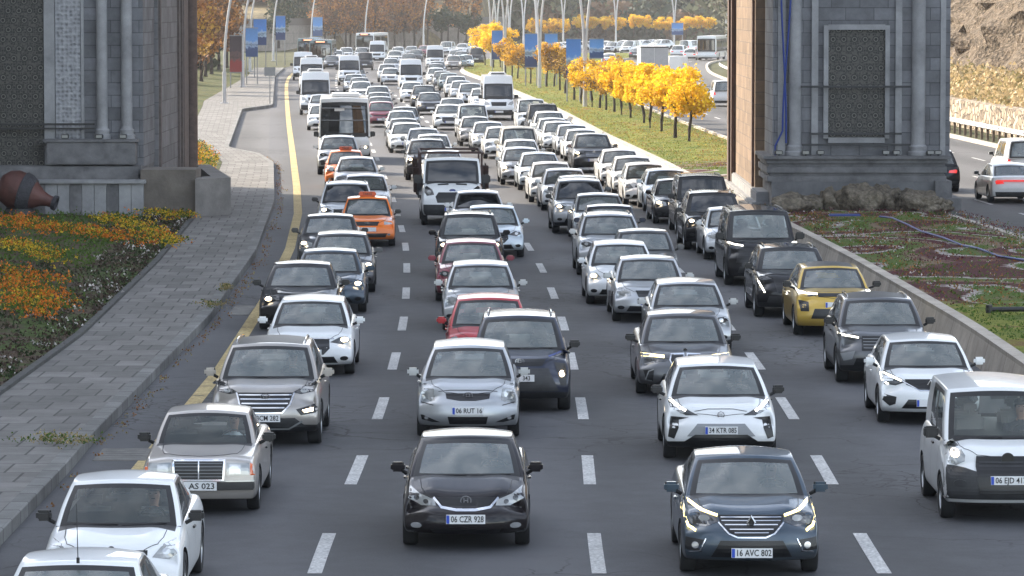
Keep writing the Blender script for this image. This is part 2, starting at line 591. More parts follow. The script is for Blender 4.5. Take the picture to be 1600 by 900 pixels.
    V2, F2, MI2 = grab(evaluated(m2, [('sub', 2)]))
    cbvh = BVHTree.FromPolygons([tuple(v) for v in V2], F2)
    n1 = len(V1)
    V = np.vstack([V1, V2]); F = F1 + [tuple(i + n1 for i in f) for f in F2]; MI = MI1 + MI2
    body = submesh(V, F, MI, (0, 1), {0: 0, 1: 1})
    return body, submesh(V, F, MI, (2,)), submesh(V, F, MI, (3,)), submesh(V, F, MI, (4,)), bvh, cbvh, cab

_W = {}
def wheel_meshes(r, w, style=0):
    k = (r, w, style)
    if k in _W: return _W[k]
    t = MB().lathe([(r * .62, -w / 2 + .02), (r * .66, -w / 2), (r * .93, -w / 2), (r * .985, -w / 2 + .02), (r, -w / 2 + .05), (r, w / 2 - .05), (r * .985, w / 2 - .02), (r * .93, w / 2), (r * .66, w / 2), (r * .62, w / 2 - .02)], 28, 'X')
    tm = t.mesh(ang=35)
    b = MB()
    for sx in (-1, 1):
        b.lathe([(r * .66, sx * (w / 2 - .012)), (r * .60, sx * (w / 2 - .01)), (r * .57, sx * (w / 2 - .05)), (r * .57, 0)], 28, 'X')
        n = 5 if style == 0 else 7
        for i in range(n):
            a = 2 * math.pi * i / n
            ca, sa = math.cos(a), math.sin(a)
            q = []
            for rr, hw in ((r * .08, .035), (r * .60, .028)):
                for s in (-1, 1):
                    q.append((sx * (w / 2 - .025), ca * rr - sa * hw * s, sa * rr + ca * hw * s))
            b.add(q, [(0, 1, 3, 2)])
            q2 = [(x - sx * .02, y, z) for x, y, z in q]
            b.add(q2, [(0, 2, 3, 1)])
        b.lathe([(0.001, sx * (w / 2 - .012)), (r * .17, sx * (w / 2 - .014)), (r * .19, sx * (w / 2 - .03))], 14, 'X')
        b.mi = 1
        b.lathe([(0.001, sx * (w / 2 - .07)), (r * .56, sx * (w / 2 - .07))], 20, 'X')
        b.mi = 0
    rm = b.mesh(ang=35)
    _W[k] = (tm, rm)
    return _W[k]

def front_set(style):
    """list of (part name, material key, mirrored, outline, lift)"""
    S = []
    def f(n, m, mir, poly, lift=.006): S.append((n, m, mir, poly, lift))
    if style == 'civic':
        f('headlight', 'lens', 1, [(.40, .60), (.60, .59), (.83, .70), (.85, .80), (.80, .84), (.62, .74), (.42, .67)])
        f('headlight_reflector', 'lensdark', 1, ell(.545, .645, .035, .03), .011)
        f('headlight_reflector', 'lensdark', 1, ell(.67, .69, .038, .033), .011)
        f('grille', 'grille', 0, [(-.40, .70), (.40, .70), (.31, .60), (.12, .575), (-.12, .575), (-.31, .60)])
        f('chrome_trim', 'chrome', 0, strip([(-.44, .70), (-.33, .585), (-.13, .555), (.13, .555), (.33, .585), (.44, .70)], .03), .012)
        f('lower_intake', 'grille', 0, [(-.48, .30), (.48, .30), (.42, .22), (-.42, .22)])
        f('fog_light', 'fog', 1, ell(.67, .345, .075, .04), .01)
        f('bumper_trim', 'lens', 0, strip([(-.80, .26), (-.6, .225), (.6, .225), (.80, .26)], .014), .012)
        S.append(('badge', 'H', 0, (0, .665), .02))
        S.append(('plate', '06 CZR 928', 0, (0, .44), .02))
    elif style == 'megane':
        f('headlight', 'lensdark', 1, [(.42, .72), (.58, .66), (.80, .67), (.865, .80), (.84, .93), (.66, .86), (.44, .80)])
        f('headlight_reflector', 'lens', 1, ell(.60, .755, .07, .04), .011)
        f('daytime_light', 'drlyellow', 1, strip([(.43, .795), (.64, .855), (.83, .925), (.855, .80), (.80, .655), (.71, .61)], .030), .02)
        f('grille', 'grille', 0, [(-.42, .80), (.42, .80), (.40, .71), (.28, .60), (.18, .56), (-.18, .56), (-.28, .60), (-.40, .71)])
        for z, hw in ((.775, .39), (.735, .38), (.69, .34), (.64, .28), (.60, .22)):
            f('grille_slat', 'chrome', 0, [(-hw, z - .006), (hw, z - .006), (hw, z + .006), (-hw, z + .006)], .011)
        f('chrome_trim', 'chrome', 0, strip([(-.42, .715), (-.29, .585), (-.18, .54), (.18, .54), (.29, .585), (.42, .715)], .018), .013)
        f('lower_intake', 'grille', 0, [(-.40, .50), (.40, .50), (.52, .28), (-.52, .28)])
        f('fog_recess', 'grille', 1, [(.58, .50), (.84, .53), (.85, .37), (.62, .34), (.70, .40)])
        f('chrome_trim', 'chrome', 1, strip([(.585, .52), (.66, .36), (.80, .34)], .014), .012)
        f('fog_light', 'fog', 1, ell(.72, .43, .045, .045), .013)
        S.append(('badge', 'diamond', 0, (0, .715), .03))
        S.append(('plate', '16 AVC 802', 0, (0, .345), .03))
    elif style == 'mg':
        f('headlight', 'lensdark', 1, [(.36, .74), (.56, .735), (.80, .84), (.84, .97), (.78, .96), (.60, .85)])
        f('daytime_light', 'drl', 1, strip([(.56, .805), (.68, .87), (.80, .935)], .04), .012)
        f('headlight_reflector', 'lens', 1, ell(.62, .79, .05, .03), .012)
        f('bumper_vent', 'grille', 1, [(.52, .70), (.80, .71), (.85, .40), (.75, .37), (.68, .55), (.67, .66)])
        f('grey_panel', 'panel', 0, [(-.38, .62), (.38, .62), (.55, .42), (-.55, .42)])
        f('lower_intake', 'grille', 0, [(-.42, .45), (.42, .45), (.66, .29), (-.66, .29)], .01)
        f('bonnet_seam', 'trim', 0, strip([(-.42, .80), (-.2, .835), (.2, .835), (.42, .80)], .008), .008)
        S.append(('badge', 'octagon', 0, (0, .745), .015))
        S.append(('plate', '34 KTR 085', 0, (0, .52), .02))
    elif style == 'auris':
        f('headlight', 'lens', 1, [(.56, .66), (.62, .64), (.82, .70), (.85, .88), (.80, .92), (.58, .88)])
        f('headlight_reflector', 'fog', 1, ell(.66, .76, .055, .075), .011)
        f('headlight_reflector', 'fog', 1, ell(.76, .79, .045, .06), .011)
        f('grille', 'grille', 0, [(-.38, .775), (.38, .775), (.36, .69), (.13, .66), (-.13, .66), (-.36, .69)])
        f('lower_intake', 'grille', 0, [(-.34, .40), (.34, .40), (.31, .27), (-.31, .27)])
        f('fog_recess', 'grille', 1, [(.46, .30), (.76, .42), (.80, .42), (.78, .34), (.60, .30)])
        f('fog_light', 'fog', 1, ell(.70, .37, .035, .03), .012)
        f('bumper_groove', 'trim', 1, strip([(.58, .585), (.84, .63)], .012), .008)
        f('bonnet_seam', 'trim', 0, strip([(-.5, .80), (-.3, .825), (.3, .825), (.5, .80)], .008), .008)
        S.append(('badge', 'ellipses', 0, (0, .745), .02))
        S.append(('plate', '06 RUT 16', 0, (0, .50), .02))
    elif style == 'old':
        f('grille_frame', 'chrome', 0, [(-.385, .81), (.385, .81), (.365, .50), (-.365, .50)], .02)
        f('grille', 'grille', 0, [(-.355, .785), (.355, .785), (.34, .525), (-.34, .525)], .03)
        for k in range(5):
            z = .56 + k * .048
            f('grille_slat', 'panel', 0, [(-.34, z), (.34, z), (.34, z + .008), (-.34, z + .008)], .034)
        f('grille_bar', 'chrome', 0, [(-.008, .53), (.008, .53), (.008, .785), (-.008, .785)], .038)
        f('headlight', 'lens', 1, [(.40, .575), (.73, .575), (.72, .755), (.40, .765)], .012)
        f('headlight_reflector', 'fog', 1, [(.44, .60), (.60, .60), (.60, .735), (.44, .74)], .018)
        f('indicator', 'amber', 1, [(.735, .58), (.81, .58), (.80, .75), (.735, .755)], .014)
        f('bumper_rubber', 'trim', 0, [(-.82, .37), (.82, .37), (.82, .49), (-.82, .49)], .03)
        f('bumper_trim', 'lens', 0, [(-.80, .49), (.80, .49), (.80, .51), (-.80, .51)], .034)
        S.append(('plate', 'AS 023', 0, (0, .43), .05))
    elif style == 'tucson':
        f('headlight', 'lensdark', 1, [(.46, .90), (.60, .87), (.85, .92), (.90, 1.04), (.84, 1.06), (.60, .98)])
        f('headlight_reflector', 'lens', 1, ell(.64, .925, .06, .035), .011)
        f('grille', 'grille', 0, [(-.46, .90), (.46, .90), (.40, .72), (.28, .60), (-.28, .60), (-.40, .72)])
        for z, hw in ((.865, .44), (.80, .41), (.735, .385), (.67, .33)):
            f('grille_slat', 'chrome', 0, [(-hw, z - .01), (hw, z - .01), (hw, z + .01), (-hw, z + .01)], .011)
        f('chrome_trim', 'chrome', 1, strip([(.48, .90), (.42, .72), (.29, .585), (0, .58)], .02), .012)
        f('fog_recess', 'grille', 1, [(.52, .64), (.86, .72), (.88, .58), (.60, .54)])
        f('fog_light', 'lamp_on', 1, [(.62, .625), (.80, .66), (.80, .605), (.66, .585)], .012)
        f('lower_intake', 'plastic', 0, [(-.50, .50), (.50, .50), (.70, .34), (-.70, .34)])
        f('skid_plate', 'lens', 0, strip([(-.62, .44), (-.40, .31), (.40, .31), (.62, .44)], .03), .012)
        S.append(('badge', 'ellipses', 0, (0, .835), .02))
        S.append(('plate', 'BCM 282', 0, (0, .50), .03))
    elif style == 'bmw':
        f('headlight', 'lensdark', 1, [(.36, .66), (.62, .63), (.84, .70), (.86, .80), (.70, .80), (.38, .76)])
        f('daytime_light', 'drlyellow', 1, strip([(.40, .74), (.60, .755), (.83, .76)], .05), .012)
        f('grille_frame', 'chrome', 1, [(.02, .80), (.28, .79), (.31, .68), (.22, .53), (.03, .53)], .01)
        f('grille', 'grille', 1, [(.04, .775), (.26, .77), (.285, .68), (.205, .55), (.05, .55)], .016)
        f('lower_intake', 'grille', 0, [(-.42, .44), (.42, .44), (.5, .28), (-.5, .28)])
        f('bumper_vent', 'grille', 1, [(.60, .52), (.80, .50), (.74, .30), (.62, .30)])
        f('chrome_trim', 'lens', 1, strip([(.60, .52), (.70, .48), (.76, .32), (.64, .30)], .022), .012)
        S.append(('badge', 'disc', 0, (0, .83), .01))
        S.append(('plate', '', 0, (0, .40), .02))
    elif style == 'doblo':
        f('headlight', 'lens', 1, [(.60, .86), (.72, .80), (.83, .84), (.87, .98), (.84, 1.12), (.76, 1.17), (.66, 1.06), (.59, .94)])
        f('headlight_bulb', 'lamp_on', 1, ell(.73, .97, .06, .06), .012)
        f('bumper', 'plastic', 0, [(-.89, .82), (-.6, .78), (-.46, .74), (.46, .74), (.6, .78), (.89, .82), (.89, .34), (-.89, .34)], .02)
        f('grille', 'grille', 0, [(-.44, .94), (.44, .94), (.46, .80), (.42, .42), (-.42, .42), (-.46, .80)], .03)
        for z in (.86, .81, .48, .44):
            f('grille_slat', 'plastic', 0, [(-.41, z - .01), (.41, z - .01), (.41, z + .01), (-.41, z + .01)], .035)
        f('fog_recess', 'grille', 1, ell(.68, .57, .09, .05), .03)
        S.append(('badge', 'discdark', 0, (0, .90), .045))
        S.append(('plate', '06 EJD 417', 0, (0, .62), .05))
    elif style == 'clio':
        f('headlight', 'lensdark', 1, [(.44, .74), (.60, .68), (.80, .70), (.85, .84), (.80, .92), (.62, .84)])
        f('daytime_light', 'drl', 1, strip([(.50, .765), (.66, .83), (.82, .885), (.82, .76), (.72, .70)], .028), .012)
        f('grille', 'grille', 0, [(-.44, .79), (.44, .79), (.42, .70), (.2, .62), (-.2, .62), (-.42, .70)])
        f('bumper_vent', 'grille', 1, [(.60, .50), (.80, .54), (.84, .44), (.72, .34), (.62, .38)])
        f('lower_intake', 'grille', 0, [(-.40, .46), (.40, .46), (.52, .30), (-.52, .30)])
        f('chrome_trim', 'chrome', 0, strip([(-.5, .77), (-.2, .61), (.2, .61), (.5, .77)], .014), .012)
        S.append(('badge', 'diamond', 0, (0, .70), .02))
        S.append(('plate', '', 0, (0, .40), .03))
    elif style == 'rav':
        f('headlight', 'lensdark', 1, [(.50, .98), (.66, .93), (.88, .98), (.90, 1.06), (.80, 1.09), (.56, 1.04)])
        f('daytime_light', 'navyblue', 1, strip([(.52, 1.0), (.70, 1.03), (.87, 1.05)], .02), .012)
        f('grille', 'grille', 0, [(-.50, 1.0), (.50, 1.0), (.40, .84), (-.40, .84)])
        f('lower_intake', 'plastic', 0, [(-.52, .80), (.52, .80), (.70, .40), (-.70, .40)])
        f('bumper_vent', 'plastic', 1, [(.62, .90), (.88, .86), (.88, .50), (.74, .50)])
        f('fog_light', 'lamp_on', 1, ell(.76, .70, .05, .05), .014)
        S.append(('badge', 'ellipses', 0, (0, .92), .02))
        S.append(('plate', '343', 0, (0, .64), .03))
    elif style == 'yellow':
        f('headlight', 'lensdark', 1, [(.40, .90), (.60, .87), (.86, .90), (.87, .99), (.60, .98), (.40, .97)])
        f('daytime_light', 'drl', 1, strip([(.42, .935), (.62, .94), (.85, .955)], .035), .013)
        f('grille', 'grille', 0, [(-.42, .97), (.42, .97), (.40, .87), (-.40, .87)], .01)
        f('bumper_vent', 'grille', 1, [(.62, .76), (.84, .80), (.80, .56), (.62, .56)])
        f('lower_intake', 'grille', 0, [(-.50, .62), (.50, .62), (.58, .40), (-.58, .40)])
        S.append(('plate', '', 0, (0, .70), .02))
    elif style == 'qash':
        f('headlight', 'lensdark', 1, [(.52, .92), (.70, .86), (.88, .94), (.90, 1.0), (.72, .99)])
        f('daytime_light', 'drl', 1, strip([(.86, .90), (.78, .76), (.70, .60)], .035), .014)
        f('grille', 'grille', 0, [(-.50, .95), (.50, .95), (.42, .62), (-.42, .62)])
        f('lower_intake', 'plastic', 0, [(-.60, .52), (.60, .52), (.66, .36), (-.66, .36)])
        S.append(('plate', '', 0, (0, .60), .02))
    elif style == 'pug':
        f('headlight', 'lensdark', 1, [(.42, .88), (.60, .84), (.86, .90), (.89, .97), (.66, .97)])
        f('daytime_light', 'drl', 1, strip([(.50, .90), (.70, .93), (.86, .95)], .03), .013)
        f('grille', 'grille', 0, [(-.44, .93), (.44, .93), (.46, .66), (-.46, .66)])
        for k in range(4):
            z = .71 + k * .055
            f('grille_slat', 'panel', 0, [(-.42, z), (.42, z), (.42, z + .012), (-.42, z + .012)], .011)
        f('bumper_vent', 'panel', 1, [(.58, .66), (.86, .60), (.80, .46), (.64, .50)])
        f('lower_intake', 'grille', 0, [(-.56, .52), (.56, .52), (.62, .36), (-.62, .36)])
        S.append(('plate', '', 0, (0, .62), .02))
    elif style == 'taxi':
        f('headlight', 'lens', 1, [(.50, .66), (.78, .68), (.82, .84), (.70, .84), (.50, .76)])
        f('grille', 'grille', 0, [(-.36, .76), (.36, .76), (.30, .64), (-.30, .64)])
        f('bumper_rubber', 'trim', 0, [(-.60, .42), (.60, .42), (.54, .30), (-.54, .30)])
        f('fog_light', 'fog', 1, ell(.64, .38, .05, .035), .012)
        S.append(('badge', 'ellipses', 0, (0, .71), .02))
        S.append(('plate', '', 0, (0, .54), .02))
    elif style == 'transit':
        f('headlight', 'lensdark', 1, [(.60, 1.02), (.84, .98), (.92, 1.10), (.90, 1.26), (.84, 1.30), (.66, 1.18)])
        f('headlight_reflector', 'lens', 1, ell(.77, 1.10, .07, .06), .012)
        f('grille', 'grille', 0, [(-.46, 1.10), (.46, 1.10), (.56, .96), (.50, .76), (-.50, .76), (-.56, .96)])
        f('bumper', 'plastic', 0, [(-.96, .70), (.96, .70), (.96, .34), (-.96, .34)], .02)
        f('bonnet_vent', 'grille', 1, [(.12, 1.335), (.48, 1.32), (.48, 1.36), (.12, 1.375)], .012)
        S.append(('badge', 'ovalblue', 0, (0, 1.16), .02))
        S.append(('plate', '', 0, (0, .55), .04))
    elif style == 'coach':
        f('headlight', 'lens', 1, [(.70, .62), (1.10, .66), (1.14, .82), (.84, .80)])
        f('headlight_bulb', 'lamp_on', 1, ell(.95, .73, .06, .05), .013)
        f('lower_intake', 'plastic', 0, [(-.5, .50), (.5, .50), (.5, .40), (-.5, .40)])
        S.append(('plate', '', 0, (0, .62), .02))
    elif style == 'citybus':
        f('headlight', 'lens', 1, [(.80, .55), (1.12, .58), (1.12, .78), (.80, .72)])
        f('grille', 'grille', 0, [(-.6, .60), (.6, .60), (.6, .45), (-.6, .45)])
        S.append(('plate', '', 0, (0, .72), .02))
    elif style == 'mvan':
        f('headlight', 'lensdark', 1, [(.48, 1.00), (.70, .95), (.90, 1.02), (.91, 1.16), (.70, 1.09)])
        f('daytime_light', 'drl', 1, strip([(.50, 1.05), (.72, 1.08), (.90, 1.13)], .035), .013)
        f('grille', 'grille', 0, [(-.62, .98), (.62, .98), (.70, .62), (-.70, .62)])
        for k in range(5):
            z = .68 + k * .06
            f('grille_slat', 'plastic', 0, [(-.62, z), (.62, z), (.62, z + .014), (-.62, z + .014)], .011)
        f('lower_intake', 'trim', 0, [(-.6, .52), (.6, .52), (.66, .36), (-.66, .36)])
        S.append(('plate', '', 0, (0, .56), .02))
    elif style == 'van':
        f('headlight', 'lens', 1, [(.56, .98), (.80, .94), (.90, 1.06), (.88, 1.20), (.66, 1.12)])
        f('grille', 'grille', 0, [(-.48, 1.14), (.48, 1.14), (.44, .90), (-.44, .90)])
        f('bumper', 'plastic', 0, [(-.92, .66), (.92, .66), (.92, .36), (-.92, .36)], .02)
        S.append(('badge', 'disc', 0, (0, 1.03), .02))
        S.append(('plate', '', 0, (0, .55), .04))
    elif style == 'minivan':
        f('headlight', 'lens', 1, [(.54, .86), (.76, .82), (.86, .94), (.84, 1.06), (.64, 1.0)])
        f('grille', 'grille', 0, [(-.44, .92), (.44, .92), (.40, .78), (-.40, .78)])
        f('lower_intake', 'plastic', 0, [(-.6, .60), (.6, .60), (.7, .36), (-.7, .36)], .012)
        S.append(('plate', '', 0, (0, .60), .03))
    else:  # generic a/b/c/d
        k = {'a': 0, 'b': 1, 'c': 2, 'd': 3}[style[0]]
        hi_ = {'s': 0.0, 'u': .16}[style[1]]
        on = style[2] == '1'
        if k == 0:
            f('headlight', 'lens', 1, [(.46, .62 + hi_), (.64, .60 + hi_), (.82, .68 + hi_), (.85, .82 + hi_), (.72, .80 + hi_), (.48, .72 + hi_)])
            f('grille', 'grille', 0, [(-.36, .74 + hi_), (.36, .74 + hi_), (.30, .60 + hi_), (-.30, .60 + hi_)])
        elif k == 1:
            f('headlight', 'lensdark', 1, [(.42, .67 + hi_), (.66, .62 + hi_), (.84, .70 + hi_), (.86, .78 + hi_), (.60, .76 + hi_)])
            f('grille', 'grille', 0, [(-.40, .75 + hi_), (.40, .75 + hi_), (.42, .56 + hi_), (.30, .44 + hi_), (-.30, .44 + hi_), (-.42, .56 + hi_)])
            f('chrome_trim', 'chrome', 0, strip([(-.5, .74 + hi_), (.5, .74 + hi_)], .014), .012)
        elif k == 2:
            f('headlight', 'lens', 1, [(.50, .64 + hi_), (.70, .60 + hi_), (.84, .70 + hi_), (.84, .84 + hi_), (.62, .78 + hi_)])
            f('grille', 'grille', 0, [(-.44, .72 + hi_), (.44, .72 + hi_), (.44, .66 + hi_), (-.44, .66 + hi_)])
        else:
            f('headlight', 'lensdark', 1, [(.44, .70 + hi_), (.80, .66 + hi_), (.86, .74 + hi_), (.84, .80 + hi_), (.46, .78 + hi_)])
            f('grille', 'grille', 0, [(-.42, .78 + hi_), (.42, .78 + hi_), (.36, .52 + hi_), (-.36, .52 + hi_)])
            for q in range(3):
                z = .58 + hi_ + q * .06
                f('grille_slat', 'chrome', 0, [(-.36, z), (.36, z), (.36, z + .012), (-.36, z + .012)], .011)
        if on:
            f('headlight_bulb', 'lamp_on', 1, ell(.70, .71 + hi_, .075, .045), .013)
        else:
            f('headlight_reflector', 'fog', 1, ell(.66, .70 + hi_, .05, .04), .012)
        f('lower_intake', 'grille', 0, [(-.50, .40 + hi_ * .6), (.50, .40 + hi_ * .6), (.58, .27 + hi_ * .4), (-.58, .27 + hi_ * .4)])
        f('fog_recess', 'grille', 1, ell(.70, .36 + hi_ * .7, .08, .045))
        S.append(('badge', 'disc', 0, (0, .80 + hi_ * 1.1 - (.07 if k != 1 else .09)), .015))
        S.append(('plate', '', 0, (0, .48 + hi_ * .6), .025))
    return S

def badge_mesh(kind, x, y, z):
    b = MB()
    def ring(rx, rz, t, yy=0.0, n=22):
        vs = []; fs = []
        for k in range(n):
            a = 2 * math.pi * k / n
            for s_, q in ((1, 0), (1 - t / rx, 0), (1 - t / rx, 1), (1, 1)):
                vs.append((x + rx * s_ * math.cos(a), y + yy - .012 * (1 - q), z + (rz * (s_ if s_ == 1 else 1 - t / rz)) * math.sin(a)))
        for k in range(n):
            k2 = (k + 1) % n
            for c in range(4):
                c2 = (c + 1) % 4
                fs.append((k * 4 + c, k * 4 + c2, k2 * 4 + c2, k2 * 4 + c))
        b.add(vs, fs)
    def disc(rx, rz, yy=0.0, n=22):
        vs = [(x + rx * math.cos(2 * math.pi * k / n), y + yy, z + rz * math.sin(2 * math.pi * k / n)) for k in range(n)]
        b.add(vs, [tuple(range(n))])
    if kind == 'H':
        ring(.076, .066, .013)
        for s in (-1, 1): b.box(x + s * .026 - .007, x + s * .026 + .007, y - .014, y, z - .036, z + .036)
        b.box(x - .026, x + .026, y - .014, y, z - .007, z + .007)
    elif kind == 'diamond':
        vs = []; 
        for (sx, sz) in ((0, .10), (.062, 0), (0, -.10), (-.062, 0)):
            vs += [(x + sx, y - .005, z + sz), (x + sx * .45, y - .005, z + sz * .5), (x + sx * .72, y - .03, z + sz * .75)]
        fs = []
        for k in range(4):
            k2 = (k + 1) % 4
            fs += [(k * 3, k * 3 + 2, k2 * 3 + 2, k2 * 3), (k * 3 + 2, k * 3 + 1, k2 * 3 + 1, k2 * 3 + 2)]
        b.add(vs, fs)
        b.mi = 1
        b.add([(x, y - .002, z + .095), (x + .06, y - .002, z), (x, y - .002, z - .095), (x - .06, y - .002, z)], [(0, 1, 2, 3)])
    elif kind == 'ellipses':
        ring(.085, .052, .012); ring(.028, .05, .010, -.004); ring(.06, .022, .009, -.008)
    elif kind == 'octagon':
        ring(.062, .062, .010, 0, 8)
        b.tube([(x - .035, y - .01, z - .03), (x - .03, y - .01, z + .03), (x, y - .01, z - .01), (x + .0, y - .01, z + .03)], .006, 5)
        b.tube([(x + .035, y - .01, z + .02), (x + .012, y - .01, z + .02), (x + .012, y - .01, z - .03), (x + .035, y - .01, z - .03), (x + .035, y - .01, z)], .006, 5)
    elif kind == 'ovalblue':
        ring(.11, .05, .010); b.mi = 2; disc(.105, .046, -.004)
    elif kind == 'discdark':
        b.mi = 1; disc(.085, .085, -.004); b.mi = 3; ring(.095, .095, .012)
    else:
        ring(.045, .045, .008); b.mi = 2 if kind == 'disc2' else 1; disc(.04, .04, -.004)
    return b.mesh()

def plate_parts(txt, x, y, z, par):
    b = MB()
    b.box(x - .262, x + .262, y - .012, y + .03, z - .060, z + .060); b.mi = 1
    b.box(x - .258, x - .218, y - .016, y - .0125, z - .056, z + .056)
    o = b.build('licence_plate', [M['plate'], M['plateblue']], par)
    if txt:
        V, F = textmesh(txt, .118)
        w = V[:, 0].max() - V[:, 0].min()
        sx = min(.44 / w, 1.15)
        cx_ = x + .022
        if len(txt) <= 4: cx_, sx = x + .12, .8
        elif not txt[0].isdigit(): cx_, sx = x + .05, min(.37 / w, 1.1)
        vs = [(cx_ + v[0] * sx, y - .018, z + v[1]) for v in V]
        link('plate_lettering', mk(vs, F), M['ink'], o)
    return o

def make_vehicle(name, spec, style, lod=0):
    """build one prototype: an Empty with its parts, left out of view until placed"""
    P = dict(BASE); P.update(spec)
    L, W, H = P['L'], P['W'], P['H']
    root = empty(name)
    body, ws_m, side_m, rear_m, bvh, cbvh, cab = make_body(P)
    bo = link('body', body, [paint('white'), M['trim']], root)
    bo.material_slots[0].link = 'OBJECT'
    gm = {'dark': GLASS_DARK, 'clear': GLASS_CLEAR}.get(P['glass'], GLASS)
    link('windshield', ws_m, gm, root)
    if len(side_m.polygons):
        Vs, Fs, Ms = grab(side_m)
        for sg in (-1, 1):
            Ms2 = [0 if Vs[f[0]][0] * sg > 0 else 9 for f in Fs]
            for (ya, yb) in ((-99, 1), (1, 99)):
                ymid = (P['win'][0][1] + P['win'][1][0]) / 2
                yc_ = lerp(P['yr0'], P['yr1'], ymid) * L - L / 2
                M3 = [0 if m_ == 0 and ((Vs[list(f)].mean(axis=0)[1] < yc_) == (ya < 0)) else 9 for m_, f in zip(Ms2, Fs)]
                if 0 in M3:
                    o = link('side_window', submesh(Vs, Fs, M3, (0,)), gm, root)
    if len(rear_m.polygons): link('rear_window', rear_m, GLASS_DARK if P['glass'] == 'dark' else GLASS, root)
    hl = {}
    done = set()
    for nm, mat, mir, poly, lift in front_set(style):
        if nm == 'badge':
            x, z = poly
            h = bvh.ray_cast(Vector((x, -9, z)), Vector((0, 1, 0)))
            y = (h[0].y if h[0] else -L / 2) - lift
            parts = link('badge', badge_mesh(mat, x, y, z), [M['chrome'], M['grille'], M['navyblue'], M['plastic']], root)
            parts['_lv'] = 1
            continue
        if nm == 'plate':
            x, z = poly
            h = bvh.ray_cast(Vector((x, -9, z)), Vector((0, 1, 0)))
            y = (h[0].y if h[0] else -L / 2) - lift
            plate_parts(mat, x, y, z, root)
            continue
        for poly_ in ([poly, mirror(poly)] if mir else [poly]):
            me = conform(bvh, poly_, lift)
            par = root
            sgn = 1 if sum(p[0] for p in poly_) > 0 else -1
            if nm in ('headlight_reflector', 'headlight_bulb', 'indicator_') and ('headlight', sgn) in hl: par = hl[('headlight', sgn)]
            if nm == 'grille_slat' and 'grille' in hl: par = hl['grille']
            o = link(nm, me, M[mat], par)
            if nm == 'headlight': hl[('headlight', sgn)] = o
            if nm == 'grille': hl['grille'] = o
            o['_lv'] = 0 if nm in ('headlight', 'grille', 'headlight_bulb', 'daytime_light', 'bumper', 'lower_intake') else 1
    # mirrors
    ym = P['yc0'] * L - L / 2 + .42
    zm = P['belt'] + .07 + P.get('mz', 0)
    ms = P.get('ms', 1.0) * .85
    for s in (-1, 1):
        b = MB()
        x0 = s * (P['Wb'] / 2 + .03); x1 = s * (W / 2 + .13 * ms + .02)
        cx_, hw = s * (W / 2 + .03 + .05 * ms), .115 * ms
        b.box(cx_ - hw, cx_ + hw, ym - .07, ym + .06, zm - .07 * ms, zm + .085 * ms * P.get('mtall', 1), .035)
        b.mi = 1
        b.tube([(x0, ym + .03, zm - .09), (cx_ - s * .06, ym + .01, zm - .05)], .028, 6)
        b.box(cx_ - hw * .85, cx_ + hw * .85, ym + .06, ym + .064, zm - .055 * ms, zm + .07 * ms * P.get('mtall', 1))
        o = b.build('wing_mirror', [paint('white') if P['mir'] == 'body' else M['trim'], M['trim']], root, ang=50)
        if P['mir'] == 'body': o.material_slots[0].link = 'OBJECT'
    # wheels
    r_ = P['wheel']; ww = P.get('tw', .20)
    tm, rm = wheel_meshes(r_, ww, 0 if P['rim'] else 1)
    for yy, fr in ((P['wf'] * L - L / 2, 1), (P['wr'] * L - L / 2, 0)):
        for s in (-1, 1):
            o = link('wheel', tm, M['tyre'], root)
            o.location = (s * (W / 2 - ww / 2 - .015), yy, r_)
            q = link('rim', rm, [M['rim'], M['trim']], o); q['_lv'] = 1
            o['_lv'] = 0 if fr else 1
    # rear lamps
    zr = min(P['prof'][-1][1] - .12, .95)
    if P.get('rear', 'c') == 'tall':
        q_ = P['Wb'] / 2 - .03; rl = [(q_ - .14, .82), (q_ + .02, .80), (q_ + .02, 1.08), (q_ - .10, 1.10)]
    else:
        q_ = W / 2 - .16; rl = [(.42, zr - .12), (q_ - .03, zr - .14), (q_, zr - .04), (q_ - .04, zr), (.46, zr - .03)]
    for poly_ in (rl, mirror(rl)):
        o = link('tail_light', conform(bvh, poly_, .008, frm=1), M['red'], root); o['_lv'] = 2
    rp = [(-.26, zr - .30), (.26, zr - .30), (.26, zr - .19), (-.26, zr - .19)]
    o = link('rear_plate', conform(bvh, rp, .012, frm=1), M['plate'], root); o['_lv'] = 2
    o = link('rear_bumper', conform(bvh, [(-.7, .24), (.7, .24), (.74, .42), (-.74, .42)], .008, frm=1), M['plastic'], root); o['_lv'] = 2
    # interior
    if P.get('inside', True):
        zf = P['belt'] - .04
        seats_y = (P['yc0'] * L - L / 2 + 1.15, P['yc0'] * L - L / 2 + 2.0)
        k = 0
        for sy in seats_y[:1 if P['glass'] == 'dark' else 2]:
            for s in (-1, 1):
                b = MB()
                b.box(s * .37 - .23, s * .37 + .23, sy - .05, sy + .07, zf - .1, zf + .14 + P.get('sz', 0), .05)
                b.box(s * .37 - .12, s * .37 + .12, sy - .02, sy + .06, zf + .17 + P.get('sz', 0), zf + .33 + P.get('sz', 0), .04)
                b.tube([(s * .37, sy + .02, zf + .1), (s * .37, sy + .02, zf + .2 + P.get('sz', 0))], .015, 5)
                o = b.build('seat', M['seatlight'], root); o['_lv'] = 1
        b = MB()
        sy = seats_y[0] - .42
        pts = [(.37 + .17 * math.cos(t), sy - .1 * math.sin(t), zf + .07 + .13 * math.sin(t)) for t in [2 * math.pi * i / 14 for i in range(15)]]
        b.tube(pts, .016, 6, cap=False)
        b.tube([(.22, sy, zf + .07), (.52, sy, zf + .07)], .018, 5)
        b.box(.33, .41, sy - .02, sy + .02, zf + .03, zf + .10)
        o = b.build('steering_wheel', M['interior'], root); o['_lv'] = 1
        # rear view mirror and dashboard brow
        ymr = P['yr0'] * L - L / 2
        b = MB()
